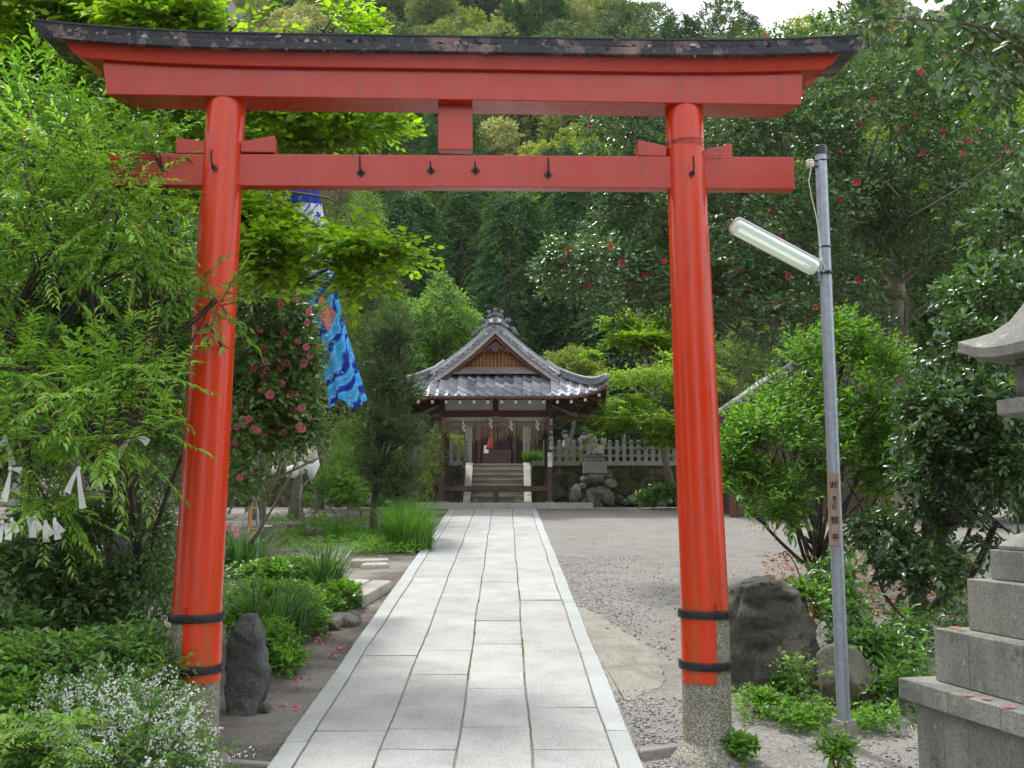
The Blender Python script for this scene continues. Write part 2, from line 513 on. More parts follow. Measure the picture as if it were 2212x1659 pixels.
# leaves
M['L_magnolia'] = leafmat('magnolia_leaf', (.11, .21, .012), (.32, .46, .03), .45, .5, .4)
M['L_pinnate'] = leafmat('pinnate_leaf', (.12, .25, .045), (.30, .50, .09), .42, .42, .5, c3=(.34, .26, .05))
M['L_glossy'] = leafmat('glossy_leaf', (.045, .12, .025), (.14, .29, .055), .3, .32, .6)
M['L_camellia'] = leafmat('camellia_leaf', (.028, .075, .026), (.10, .19, .06), .27, .25, .7, c3=(.18, .22, .045))
M['L_camellia2'] = leafmat('pink_camellia_leaf', (.045, .11, .025), (.15, .27, .06), .28, .28, .6, c3=(.22, .24, .05))
M['L_dark'] = leafmat('dark_shrub_leaf', (.045, .105, .03), (.13, .24, .06), .4, .3, .5)
M['L_shrub'] = leafmat('fresh_shrub_leaf', (.055, .15, .02), (.20, .38, .04), .4, .4, .5)
M['L_maple'] = leafmat('maple_leaf', (.12, .22, .012), (.30, .44, .03), .55, .5, .3)
M['L_green'] = leafmat('mid_green_leaf', (.11, .22, .05), (.26, .42, .11), .5, .4, .3)
M['L_conifer'] = leafmat('podocarp_needle', (.05, .10, .045), (.16, .23, .11), .5, .25, .4)
M['L_cedar'] = leafmat('cedar_needle', (.03, .075, .042), (.10, .175, .072), .7, .22, .2)
M['L_cedar2'] = leafmat('cedar_needle_yellow', (.09, .13, .03), (.22, .27, .05), .7, .25, .2)
M['L_oak'] = leafmat('oak_leaf', (.12, .165, .065), (.26, .29, .125), .6, .3, .25)
M['L_oak2'] = leafmat('oak_leaf_pale', (.24, .25, .13), (.46, .43, .24), .6, .3, .25)
M['L_oak3'] = leafmat('oak_leaf_deep', (.07, .115, .06), (.15, .20, .10), .6, .25, .25)
M['L_olive'] = leafmat('olive_leaf', (.13, .17, .03), (.30, .34, .08), .55, .4, .3)
M['L_azalea'] = leafmat('azalea_leaf', (.09, .16, .035), (.22, .32, .08), .5, .4, .3)
M['L_grass'] = leafmat('grass_blade', (.05, .14, .02), (.15, .32, .045), .45, .35, .4)
M['L_iris'] = leafmat('iris_blade', (.05, .12, .04), (.13, .25, .08), .4, .3, .4)
M['L_herb'] = leafmat('herb_leaf', (.06, .16, .02), (.20, .38, .05), .45, .4, .4)
M['L_deutzia'] = leafmat('deutzia_leaf', (.07, .17, .035), (.18, .33, .07), .45, .35, .4)
def petal(name, c1, c2, tr=.25):
    return leafmat(name, c1, c2, .5, tr, .3, tcol=(1.1, 1, 1))
M['F_pink'] = petal('pink_petal', (.62, .11, .18), (.85, .30, .38))
M['F_red'] = petal('red_petal', (.36, .016, .035), (.58, .09, .12))
M['F_paleflower'] = petal('azalea_petal', (.50, .22, .34), (.72, .45, .52))
M['F_white'] = petal('white_petal', (.75, .76, .70), (.85, .86, .82))
M['F_purple'] = petal('purple_petal', (.16, .10, .50), (.30, .20, .65))
M['F_orange'] = plain('orange_fruit', (.75, .25, .015), .35, 0, .1)
M['F_stamen'] = plain('stamen', (.7, .5, .1), .6)
# ---------------------------------------------------------------- foliage engine (numpy)
TPL = {
 # (u across, v along, w along the normal), triangles
 'simple': (np.array([(0, 0, 0), (-.5, .42, .10), (0, 1, -.10), (.5, .42, .10)], float),
            np.array([(0, 3, 2), (0, 2, 1)])),
 'oval': (np.array([(0, 0, 0), (0, .5, -.03), (0, 1, -.16), (-.42, .25, .07), (-.46, .66, .03), (.42, .25, .07), (.46, .66, .03)], float),
          np.array([(0, 1, 3), (1, 4, 3), (1, 2, 4), (0, 5, 1), (1, 5, 6), (1, 6, 2)])),
 'lance': (np.array([(0, 0, 0), (0, .5, -.02), (0, 1, -.28), (-.5, .35, .08), (-.34, .7, -.04), (.5, .35, .08), (.34, .7, -.04)], float),
           np.array([(0, 1, 3), (1, 4, 3), (1, 2, 4), (0, 5, 1), (1, 5, 6), (1, 6, 2)])),
 'star': (np.array([(0, 0, 0), (-.25, .35, 0), (-.75, .55, -.05), (-.2, .55, 0), (0, 1, -.1), (.2, .55, 0), (.75, .55, -.05), (.25, .35, 0)], float),
          np.array([(0, 3, 1), (1, 3, 2), (3, 5, 4), (0, 5, 3), (0, 7, 5), (7, 6, 5)])),
}
def unit(a):
    return a / np.maximum(np.linalg.norm(a, axis=1, keepdims=True), 1e-9)
def raw_mesh(name, V, T, mats, mi=None, smooth=False):
    me = bpy.data.meshes.new(name)
    n, m = len(V), len(T)
    me.vertices.add(n); me.vertices.foreach_set('co', np.ascontiguousarray(V, dtype=np.float32).ravel())
    me.loops.add(m * 3); me.loops.foreach_set('vertex_index', np.ascontiguousarray(T, dtype=np.int32).ravel())
    me.polygons.add(m)
    me.polygons.foreach_set('loop_start', np.arange(0, m * 3, 3, dtype=np.int32))
    for x in mats: me.materials.append(x)
    if mi is not None: me.polygons.foreach_set('material_index', np.asarray(mi, dtype=np.int32))
    if smooth: me.polygons.foreach_set('use_smooth', np.ones(m, dtype=bool))
    me.update(calc_edges=True)
    return me
def leaves_geo(Pn, D, N, L, W, kind='simple'):
    tv, tf = TPL[kind]
    D = unit(D); S = unit(np.cross(D, N)); N2 = np.cross(S, D)
    L = np.asarray(L).reshape(-1, 1, 1) * np.ones((len(Pn), 1, 1)); W = np.asarray(W).reshape(-1, 1, 1) * np.ones((len(Pn), 1, 1))
    V = Pn[:, None, :] + S[:, None, :] * tv[None, :, 0:1] * W + D[:, None, :] * tv[None, :, 1:2] * L + N2[:, None, :] * tv[None, :, 2:3] * L
    T = tf[None] + (np.arange(len(Pn)) * len(tv))[:, None, None]
    return V.reshape(-1, 3), T.reshape(-1, 3)
def twigs_geo(A, B, r0, r1):
    """thin three-sided twigs from A to B"""
    d = unit(B - A); ref = np.where(np.abs(d[:, 2:3]) > .9, np.array([[1., 0, 0]]), np.array([[0, 0, 1.]]))
    s = unit(np.cross(d, ref)); t = np.cross(d, s)
    vs_ = []
    for k in range(3):
        a = 2 * PI * k / 3
        vs_.append(A + (s * math.cos(a) + t * math.sin(a)) * r0)
    for k in range(3):
        a = 2 * PI * k / 3
        vs_.append(B + (s * math.cos(a) + t * math.sin(a)) * r1)
    V = np.stack(vs_, 1).reshape(-1, 3)
    tf = np.array([(0, 1, 4), (0, 4, 3), (1, 2, 5), (1, 5, 4), (2, 0, 3), (2, 3, 5)])
    T = (tf[None] + (np.arange(len(A)) * 6)[:, None, None]).reshape(-1, 3)
    return V, T
class Geo:
    def __init__(s): s.V = []; s.T = []; s.MI = []; s.n = 0
    def add(s, VT, mi=0):
        V, T = VT
        s.V.append(V); s.T.append(T + s.n); s.MI.append(np.full(len(T), mi)); s.n += len(V); return s
    def mesh(s, name, mats, smooth=False):
        return raw_mesh(name, np.concatenate(s.V), np.concatenate(s.T), mats, np.concatenate(s.MI), smooth)
    def obj(s, name, mats, parent=None, smooth=False):
        o = bpy.data.objects.new(name, s.mesh(name, mats, smooth)); return link(o, parent)

def gapnoise(p, sc, ph):
    return (np.sin(p[:, 0] * sc * 1.9 + ph) * np.sin(p[:, 1] * sc * 1.3 + ph * 2.1 + p[:, 2] * sc) * .5 +
            np.sin(p[:, 2] * sc * 2.3 + ph * .7 + p[:, 0] * sc * .8) * .35 + np.sin(p[:, 0] * sc * 4.7 + p[:, 2] * sc * 5.1 + ph) * .25)
def E(px, py, Y, rx, ry, rz=None, w=1.0):
    """ellipsoid whose middle stands where the given line of sight meets depth Y; rx, ry in px at that depth, rz in metres"""
    c = P(px, py, Y); k = Y / F
    return (np.array(c), np.array((rx * k, rz if rz else (rx + ry) * .5 * k, ry * k)), w * rx * ry)
AVOID = {}
def avoid_mask(p, segs):
    d = p[:, 1] * CP + (p[:, 2] - H) * SP
    X = 1106 + F * p[:, 0] / d; Y = 829.5 - F * (-p[:, 1] * SP + (p[:, 2] - H) * CP) / d
    ok = np.ones(len(p), bool)
    for x0, y0, x1, y1, w in segs:
        t = np.clip(((X - x0) * (x1 - x0) + (Y - y0) * (y1 - y0)) / ((x1 - x0) ** 2 + (y1 - y0) ** 2), 0, 1)
        ok &= np.hypot(X - x0 - t * (x1 - x0), Y - y0 - t * (y1 - y0)) > w
    return ok
def crown(rng, ells, n, inner=.45, gap=-.25, gsc=1.0, flat=0.0, avoid=None):
    w = np.array([e[2] for e in ells]); w = w / w.sum()
    idx = rng.choice(len(ells), int(n * 2.2), p=w)
    d = unit(rng.normal(size=(len(idx), 3)))
    r = rng.uniform(inner ** 3, 1, len(idx)) ** (1 / 3)
    C = np.stack([e[0] for e in ells])[idx]; S = np.stack([e[1] for e in ells])[idx]
    p = C + d * S * r[:, None]
    g = gapnoise(p, gsc, float(rng.uniform(0, 9)))
    ok = (g > gap) & (p[:, 2] > .03)
    if avoid: ok &= avoid_mask(p, avoid)
    p, d, C = p[ok][:n], d[ok][:n], C[ok][:n]
    return p, d, C
def spray(rng, C, D, k, length, leafL, leafW, kind, ang=55, droop=.3, up=.6, jit=.25, curve=.25, twig=None, lenvar=.3):
    """leafy twigs: C starts, D directions; k leaves alternate along each"""
    n = len(C); D = unit(D)
    S = unit(np.cross(D, np.array([[0, 0, 1.]])) + 1e-6)
    Ln = length * rng.uniform(1 - lenvar, 1 + lenvar, n)
    t = (np.arange(k) + .6) / k
    Dn = np.array([0, 0, -1.])
    pos = C[:, None, :] + D[:, None, :] * (Ln[:, None] * t)[..., None] + Dn * (Ln[:, None] * curve * t ** 2)[..., None]
    sg = np.where(np.arange(k) % 2 == 0, 1., -1.)
    a = R(ang) * (1 - .5 * t)
    ld = D[:, None, :] * np.cos(a)[None, :, None] + S[:, None, :] * (np.sin(a) * sg)[None, :, None]
    ld = ld + Dn * droop * rng.uniform(.2, 1.4, (n, k, 1)) + rng.normal(size=(n, k, 3)) * jit
    nn = np.array([0, 0, 1.]) * up + rng.normal(size=(n, k, 3)) * .38 + D[:, None, :] * .15
    LL = leafL * rng.uniform(.5, 1.2, (n, k)) * rng.uniform(.8, 1.12, (n, 1)) * (1 - .25 * np.abs(t - .5))[None]
    geo = leaves_geo(pos.reshape(-1, 3), ld.reshape(-1, 3), unit(nn.reshape(-1, 3)), LL.reshape(-1), (LL * leafW / leafL).reshape(-1), kind)
    tw = None
    if twig:
        a1 = C; b1 = C + D * (Ln * .5)[:, None] + Dn * (Ln * curve * .25)[:, None]; c1 = C + D * Ln[:, None] + Dn * (Ln * curve)[:, None]
        v1, t1 = twigs_geo(a1, b1, twig, twig * .7); v2, t2 = twigs_geo(b1, c1, twig * .7, twig * .35)
        tw = (np.concatenate([v1, v2]), np.concatenate([t1, t2 + len(v1)]))
    return geo, tw
def wiggle(a, b, rng, n=7, amp=.08, sag=0.0):
    a, b = Vector(a), Vector(b); L = (b - a).length; pts = []; amp = min(amp, .06)
    o1 = Vector(rng.normal(size=3)) * L * amp; o2 = Vector(rng.normal(size=3)) * L * amp * .6
    for i in range(n):
        t = i / (n - 1)
        pts.append(a.lerp(b, t) + o1 * math.sin(PI * t) + o2 * .5 * math.sin(2 * PI * t) + Vector((0, 0, 1)) * sag * L * math.sin(PI * t))
    return pts
def tree(name, label, cat, base, fork, ells, n, leaf, mats, seed, r0=.1, group=None, inner=.45, gap=-.25, gsc=1.0,
         limbs=True, sub=3, trunkmat='bark', outw=.7, upw=.35, sidew=.0, twig=.003, trunk_n=10, lean=.05, extra_trunks=(), twigpart=True, limbr=.45, limbmax=99, avoid=None, shrink=.5, zflat=1.0):
    """leaf: dict for spray(); ells: list of E(...). one thing: trunk (limbs and twigs) + crown."""
    rng = np.random.default_rng(seed)
    root = thing(name, label, cat, tuple(base), 0, group)
    org = np.array(base, float)
    m = MB()
    base = Vector(base); fork = Vector(fork)
    tp = wiggle(base - Vector((0, 0, .1)), fork, rng, 8, lean)
    m.tube([p - base for p in tp], [r0 * (1.25 if i == 0 else 1) * (1 - .45 * i / 7) for i in range(8)], trunk_n)
    for (a, b, ra, rb) in extra_trunks:
        q = wiggle(a, b, rng, 9, .05)
        m.tube([p - base for p in q], [ra + (rb - ra) * i / 8 for i in range(9)], 8)
    ells = [(c, np.maximum(s - shrink * leaf['length'], .35 * s), w) for c, s, w in ells]
    p, d, C = crown(rng, ells, n, inner, gap, gsc, avoid=avoid)
    if limbs:
        for e in ells[:limbmax]:
            c = Vector(e[0]); s = tp[int(rng.integers(4, 8))] if len(ells) > 2 else tp[-1]
            q = wiggle(s, c, rng, 11, .06, .06)
            rr = r0 * limbr
            m.tube([x - base for x in q], [rr * (1 - .8 * i / 10) + .004 for i in range(11)], 6)
            for _ in range(sub):
                dd = Vector(unit(rng.normal(size=(1, 3)))[0] * e[1]) * .7
                s2 = q[int(rng.integers(5, 11))]
                q2 = wiggle(s2, c + dd, rng, 9, .06, .04)
                m.tube([x - base for x in q2], [rr * .4 * (1 - .85 * i / 8) + .0025 for i in range(9)], 5)
    m.build('trunk', M[trunkmat], root, smooth='all')
    D = d * np.array([1, 1, zflat]) * outw + np.array([0, 0, upw]) + rng.normal(size=d.shape) * .35 * np.array([1, 1, max(.4, zflat)])
    geo, tw = spray(rng, p - org, D, twig=twig, **leaf)
    g = Geo().add(geo, 0)
    if tw is not None: g.add(tw, 1)
    g.obj('crown', [mats, M[trunkmat]], root)
    return root, p, d
def on_crown(rng, p, d, n, facing=True):
    """pick outer points that look towards the path side for flowers and fruit"""
    k = rng.permutation(len(p))
    out = []
    for i in k:
        if facing and d[i][1] > .25: continue
        out.append(i)
        if len(out) >= n: break
    return out
def flower_mesh(name, mat, mat2, r, petals=6, layers=2, seed=0):
    rng = np.random.default_rng(seed)
    Pn, D, N, L = [], [], [], []
    for ly in range(layers):
        for k in range(petals):
            a = 2 * PI * (k + .5 * ly) / petals + rng.normal() * .1
            e = .25 + .55 * ly / max(1, layers - 1) if layers > 1 else .3
            d = np.array([math.cos(a) * math.cos(e), math.sin(a) * math.cos(e), math.sin(e)])
            Pn.append(d * r * .05); D.append(d); N.append(np.array([-math.cos(a) * math.sin(e), -math.sin(a) * math.sin(e), math.cos(e)])); L.append(r * (1 - .28 * ly))
    g = Geo().add(leaves_geo(np.array(Pn), np.array(D), np.array(N), np.array(L), np.array(L) * 1.15, 'oval'), 0)
    c = leaves_geo(np.zeros((5, 3)), unit(rng.normal(size=(5, 3)) * .4 + np.array([0, 0, 1.])), unit(rng.normal(size=(5, 3))), np.full(5, r * .5), np.full(5, r * .12), 'simple')
    g.add(c, 1)
    return g.mesh(name, [mat, mat2])
def put_flowers(root, mesh, pts, dirs, rng, name='flower', smin=.7, smax=1.15, push=.03):
    org = Vector(root.location)
    for p, d in zip(pts, dirs):
        o = bpy.data.objects.new(name, mesh); link(o, root)
        v = Vector((float(d[0]), float(d[1]) - .5, float(d[2]) * .5 + .1)).normalized()
        o.location = Vector(p) + v * push - org
        o.rotation_euler = v.to_track_quat('Z', 'Y').to_euler()
        s = float(rng.uniform(smin, smax)); o.scale = (s, s, s)
def clump(name, label, cat, c, n, h, spread, mat, seed, w=.012, group=None, kind=None, lean=.5):
    """tuft of arching blades"""
    rng = np.random.default_rng(seed)
    g = Geo(); seg = 4
    a = rng.uniform(0, 2 * PI, n); rr = np.sqrt(rng.uniform(0, 1, n))
    b = np.stack([np.cos(a) * rr * spread[0] * .6, np.sin(a) * rr * spread[1] * .6, np.zeros(n)], 1)
    o = np.stack([np.cos(a), np.sin(a), np.zeros(n)], 1) + rng.normal(size=(n, 3)) * .5; o[:, 2] = 0
    hh = h * rng.uniform(.55, 1.1, n); ln = rng.uniform(.15, 1, n) * lean
    side = np.stack([-o[:, 1], o[:, 0], np.zeros(n)], 1); side = unit(side)
    rows = []
    for i in range(seg + 1):
        t = i / seg
        c0 = b + np.array([0, 0, 1.]) * (hh * (t - .35 * ln * t ** 3))[:, None] + o * (hh * ln * t ** 2)[:, None]
        ww = w * (1 - t ** 2) + .001
        rows.append(c0 - side * ww / 2); rows.append(c0 + side * ww / 2)
    V = np.stack(rows, 1)
    tf = []
    for i in range(seg):
        q = 2 * i
        tf += [(q, q + 1, q + 3), (q, q + 3, q + 2)]
    T = np.array(tf)[None] + (np.arange(n) * (2 * seg + 2))[:, None, None]
    g.add((V.reshape(-1, 3), T.reshape(-1, 3)))
    ob = g.obj(name, [mat]); ob.location = tuple(c)
    return tag(ob, label, cat, group, kind)
# ---------------------------------------------------------------- ground
def ground_z(x, y):
    a = min(1, max(0, (y - 3) / 3))
    return gz(y) - .035 + .012 * mnoise.noise(Vector((x * .9, y * .9, 0))) + .006 * mnoise.noise(Vector((x * 3, y * 3, 4)))
gx = [-600, -200, -80, -40, -25, -18] + [x * .35 for x in range(-42, 43)] + [18, 25, 40, 80, 200, 600]
gy = [-60, -20, -5, 0, 2, 3] + [3.3 + i * .3 for i in range(94)] + [33.0, 33.85, 33.95, 34.5, 36, 42, 60, 120, 300, 900]
m = MB()
m.add([(x, y, ground_z(x, y) if abs(x) < 16 and 2 < y < 35 else gz(y) - .035) for y in gy for x in gx],
      [(j * len(gx) + i, j * len(gx) + i + 1, (j + 1) * len(gx) + i + 1, (j + 1) * len(gx) + i) for j in range(len(gy) - 1) for i in range(len(gx) - 1)])
t = NT('ground_gravel_and_soil')
x_, y_, z_ = t.sep()
grain = t.ramp(t.voro(55, out='Color'), [(0, (.10, .095, .085)), (.5, (.225, .213, .192)), (1, (.37, .35, .32))])
sand = t.ramp(t.noise(90, 5, .7), [(.3, (.205, .188, .163)), (.7, (.305, .283, .25))])
patch = t.ramp(t.noise(.55, 6, .65), [(.38, 0.0), (.62, 1.0)])
grav = t.mix(patch, grain, sand)
grav = t.mix(t.ramp(t.noise(2.5, 6, .7), [(.45, 0.0), (.7, .65)]), grav, (.15, .14, .12))
soil = t.ramp(t.noise(14, 8, .72), [(.3, (.055, .046, .036)), (.55, (.12, .10, .08)), (.75, (.21, .185, .155))])
edge = t.math('ADD', x_, t.math('MULTIPLY', t.noise(1.5, 5), .5))
left = t.ramp(t.math('MULTIPLY', t.math('ADD', edge, 6.0), .1), [(.48, 1.0), (.515, 0.0)])
sh = t.ramp(t.noise(.8, 5), [(.5, 0.0), (.62, .8)])
soil = t.mix(sh, soil, sand)
t.set('Base Color', t.mix(left, grav, soil)).set('Roughness', .95)
t.bump(t.math('ADD', t.voro(55), t.math('MULTIPLY', t.noise(18, 8, .7), 1.5)), .7, .012)
tag(m.build('ground', t.mat, smooth='all'), kind='structure')

# hillside behind the shrine
def hill_z(x, y):
    px = x / max(y, 1)
    crest = 84 + 3 * math.sin(x * .05) + (-49 if px > .14 else -49 * max(0, (px - .06) / .08))
    crest += 12 * max(0, min(1, (px - .28) / .05))
    z = .56 * (y - 42)
    z = max(-1, z)
    return min(z, crest - .12 * max(0, y - 42 - 2 * crest)) + SL * y + (1.2 * mnoise.noise(Vector((x * .06, y * .06, 1))) if y > 44 else 0)
hx = [x * 6 - 180 for x in range(61)]; hy = [40, 41.5, 44, 48] + [52 + i * 6 for i in range(26)]
m = MB()
m.add([(x, y, hill_z(x, y) - (1.5 if y < 41 else 0)) for y in hy for x in hx],
      [(j * 61 + i, j * 61 + i + 1, (j + 1) * 61 + i + 1, (j + 1) * 61 + i) for j in range(len(hy) - 1) for i in range(60)])
t = NT('forest_floor'); t.set('Base Color', t.ramp(t.noise(.8, 8, .7), [(.3, (.012, .016, .008)), (.7, (.045, .05, .02))])).set('Roughness', 1.0)
tag(m.build('hillside', t.mat, smooth='all'), kind='structure')

# path of granite slabs between two kerbs
xb = [573, 628, 807, 982, 1150, 1337, 1393]
xt = [965, 982, 1023.7, 1062, 1107, 1149, 1162]
def line_x(i, Y):
    a, b = G(xb[i], 1659), G(xt[i], 1106)
    return a.x + (b.x - a.x) * (Y - a.y) / (b.y - a.y)
joints = [
 [1146, 1206, 1243, 1293, 1363, 1454, 1603],
 [1129, 1136, 1148, 1179, 1211, 1246, 1291, 1393, 1416, 1499, 1578],
 [1115, 1138, 1158, 1193, 1206, 1229, 1249, 1296, 1328, 1363, 1406, 1457, 1529, 1575, 1618],
 [1114, 1143, 1164, 1205, 1235, 1257, 1281, 1306, 1341, 1390, 1486, 1569],
 [1115, 1139, 1158, 1171, 1183, 1229, 1251, 1296, 1364, 1459, 1529, 1620],
 [1168, 1191, 1240, 1299, 1393, 1456, 1578]]
rg = random.Random(5)
YEND = G(1070, 1098.5).y
slabs, kerbs = MB(), MB()
def curve_off(i, Y):     # hand-laid wobble of each joint line
    return .005 * math.sin(Y * .9 + i * 2.1) * (1 if 0 < i < 6 else .4) + .004 * math.sin(Y * 2.3 + i)
for c in range(6):
    ys = sorted([G(1000, j).y for j in joints[c]])
    ys = [4.2, 5.1] + ys + [YEND]
    for a, b in zip(ys, ys[1:]):
        if b - a > 2.6:
            pass
        g = .006 if c in (0, 5) else .008
        gl, gr = (.003, .003) if c in (0, 5) else (.004, .004)
        tgt = kerbs if c in (0, 5) else slabs
        dz = rg.uniform(-.005, .005) if tgt is slabs else rg.uniform(-.002, .003)
        n = max(2, int((b - a) / .11)); sk = rg.uniform(-.012, .012)
        top = []
        for k in range(n + 1):
            Y = a + g / 2 + (b - a - g) * k / n
            top.append((line_x(c, Y) + curve_off(c, Y) + gl + rg.uniform(0, .005), Y + sk, line_x(c + 1, Y) + curve_off(c + 1, Y) - gr - rg.uniform(0, .005), Y - sk))
        L = [Vector((p[0], p[1], gz(p[1]) + dz)) for p in top]; Rr = [Vector((p[2], p[3], gz(p[3]) + dz)) for p in top]
        ring = L[::-1] + Rr
        tgt.prism(ring, (0, 0, -.16 if tgt is kerbs else -.05))
so = tag(slabs.build('stone_path', M['slab'], bevel=.007), kind='structure')
ko = tag(kerbs.build('kerb', M['kerb'], bevel=.008), kind='structure')
m = MB()
ys = [4.2 + i * .6 for i in range(100) if 4.2 + i * .6 < YEND] + [YEND - .01]
v = []
for Y in ys: v += [(line_x(0, Y) + .05, Y, gz(Y) - .016), (line_x(6, Y) - .05, Y, gz(Y) - .016)]
m.add(v, [(2 * i, 2 * i + 1, 2 * i + 3, 2 * i + 2) for i in range(len(ys) - 1)])
t = NT('joint_sand')
c = t.ramp(t.noise(60, 5, .7), [(.3, (.17, .155, .13)), (.7, (.30, .28, .24))])
c = t.mix(t.ramp(t.noise(1.1, 5, .7), [(.52, 0.0), (.6, 1.0)]), c, t.ramp(t.noise(50, 4), [(.3, (.03, .05, .01)), (.7, (.11, .16, .03))]))
t.set('Base Color', c).set('Roughness', 1.0); t.bump(t.noise(60, 4), .6, .006)
tag(m.build('path_bedding', t.mat), kind='structure')
# thin moss and weeds growing out of the joints
rng = np.random.default_rng(3)
pp = []
for i, lo, hi, n in ((3, 8.5, 15, 260), (4, 9.5, 17, 320), (2, 9, 12, 110), (5, 12, 17, 90), (1, 15, 22, 60), (0, 14, 25, 160), (6, 12, 25, 40)):
    for _ in range(n):
        Y = rng.uniform(lo, hi)
        if gapnoise(np.array([[Y * 2, i, 0.]]), 1.1, i)[0] < .12: continue
        pp.append((line_x(i, Y) + curve_off(i, Y) + rng.normal() * .004, Y, gz(Y) - .012))
pp = np.array(pp); pp = np.repeat(pp, 4, 0) + rng.normal(size=(len(pp) * 4, 3)) * np.array([.004, .012, 0])
g = Geo().add(leaves_geo(pp, unit(rng.normal(size=pp.shape) * .8 + np.array([0, 0, 1.])), unit(rng.normal(size=pp.shape)), rng.uniform(.008, .022, len(pp)), .006, 'simple'))
tag(g.obj('moss', [M['L_herb']]), kind='stuff')

# concrete apron beside the path
ap = [(1243, 1312), (1268, 1316), (1303, 1331), (1345, 1362), (1400, 1403), (1424, 1432), (1436, 1462), (1430, 1482), (1395, 1498), (1350, 1512), (1330, 1500), (1307, 1455), (1282, 1400), (1258, 1346)]
t = NT('brushed_concrete')
br = t.noise(6, 6, .6, co=t.mapping((9, 1, 1), (0, 0, .12)), dist=.8)
t.set('Base Color', t.mix(t.ramp(t.noise(2.5, 7, .7), [(.45, 0.0), (.65, .7)]), t.ramp(br, [(.3, (.22, .205, .17)), (.7, (.36, .34, .295))]), (.17, .155, .12))).set('Roughness', .9); t.bump(br, .8, .02)
rga = random.Random(4)
ap2 = []
for (xa, ya), (xb_, yb_) in zip(ap, ap[1:] + ap[:1]):
    for k in range(5):
        u = k / 5; ap2.append((xa + (xb_ - xa) * u + (rga.uniform(-5, 5) if xa > 1290 else 0), ya + (yb_ - ya) * u + rga.uniform(-3, 3)))
ap_pts = [G(x, y, -.026) for x, y in ap2]
tag(MB().prism(ap_pts, (0, 0, -.05)).build('concrete_apron', t.mat), kind='structure')

# left: side paving and edging stones
def slab_thing(name, label, pxs, z, h, mat, cat='stone', group=None, bev=.012):
    pts = [G(x, y, z) for x, y in pxs]
    c = sum(pts, Vector()) / len(pts); c.z = gz(c.y)
    o = MB().prism([p - c for p in pts], (0, 0, -h)).build(name, mat, bevel=bev, loc=c)
    return tag(o, label, cat, group)
slab_thing('stone_step', 'long granite step block beside the left kerb, with a plant at its near end', [(783, 1289), (846, 1254), (806, 1252), (740, 1284)], .09, .16, M['step'], 'step')
slab_thing('paving_slab', 'pale paving slab behind the granite step block left of the path', [(738, 1283), (800, 1252), (748, 1249), (676, 1270)], .03, .1, M['slab'], 'paving', 'paving slabs left of the path')
slab_thing('paving_slab', 'pale paving slab furthest from the path, behind the leafy bed', [(672, 1268), (744, 1249), (640, 1238), (560, 1252)], .025, .1, M['slab'], 'paving', 'paving slabs left of the path')
slab_thing('edging_stone', 'long thin edging stone lying before the ground cover left of the path', [(648, 1202), (735, 1211), (737, 1207), (652, 1198)], .05, .12, M['palestone'], 'stone')
slab_thing('edging_stone', 'dark sided flat stone near the left kerb, behind the sandy patch', [(757, 1212), (840, 1209), (838, 1205), (762, 1206)], .06, .12, M['palestone'], 'stone')
slab_thing('flat_stone', 'low rounded stone sunk in sand near the left kerb', [(778, 1220), (842, 1218), (836, 1212), (786, 1212)], .03, .1, M['palestone'], 'stone', bev=.03)
slab_thing('edging_stone', 'short granite kerb stone at the foot of the right gate post', [(1378, 1613), (1476, 1602), (1482, 1609), (1384, 1623)], .02, .13, M['stonepost'], 'stone')
slab_thing('edging_stone', 'half buried edging stone near the left kerb in the foreground', [(480, 1636), (602, 1645), (604, 1652), (478, 1643)], -.01, .1, M['stonepost'], 'stone')
for k, (x, y, r_, s) in enumerate([(712, 1352, .10, 21), (742, 1343, .13, 22), (760, 1338, .09, 23), (690, 1364, .07, 24), (700, 1340, .08, 29)]):
    p = G(x, y)
    tag(rock('rock', (p.x, p.y, p.z + .02), (r_ * 1.3, r_, r_ * .8), M['greyrock'], s, 7, sub=4), 'small grey rock edging the leafy bed left of the path', 'rock', 'small rocks edging the left bed')
p = G(572, 1527)
tag(rock('rock', (p.x, p.y, p.z), (.06, .05, .05), M['greyrock'], 31, 7, sub=3), 'fist sized grey stone at the right foot of the upright dark rock', 'rock')

# pebbles
rng = np.random.default_rng(11)
def pebbles(name, n, sampler, smin, smax, mat):
    oct_v = np.array([(1, 0, 0), (-1, 0, 0), (0, 1, 0), (0, -1, 0), (0, 0, 1), (0, 0, -1)], float)
    oct_f = np.array([(0, 2, 4), (2, 1, 4), (1, 3, 4), (3, 0, 4), (2, 0, 5), (1, 2, 5), (3, 1, 5), (0, 3, 5)])
    c = []
    while len(c) < n:
        p = sampler()
        if p is not None: c.append(p)
    c = np.array(c)
    s = smin + (smax - smin) * rng.uniform(0, 1, n) ** 2.5
    a = rng.uniform(0, 2 * PI, n)
    V = oct_v[None] * rng.uniform(.6, 1.2, (n, 6, 1)) * (s[:, None] * np.stack([np.ones(n), rng.uniform(.6, 1, n), rng.uniform(.35, .7, n)], 1))[:, None, :]
    x = V[..., 0] * np.cos(a)[:, None] - V[..., 1] * np.sin(a)[:, None]; y = V[..., 0] * np.sin(a)[:, None] + V[..., 1] * np.cos(a)[:, None]
    V = np.stack([x, y, V[..., 2]], -1) + c[:, None, :]
    T = oct_f[None] + (np.arange(n) * 6)[:, None, None]
    o = link(bpy.data.objects.new(name, raw_mesh(name, V.reshape(-1, 3), T.reshape(-1, 3), [mat], smooth=True)))
    return tag(o, kind='stuff')
t = NT('pebbles'); t.set('Base Color', t.ramp(t.island(), [(0, (.09, .09, .095)), (.35, (.22, .215, .205)), (.75, (.38, .36, .335)), (1, (.55, .52, .47))])).set('Roughness', .8)
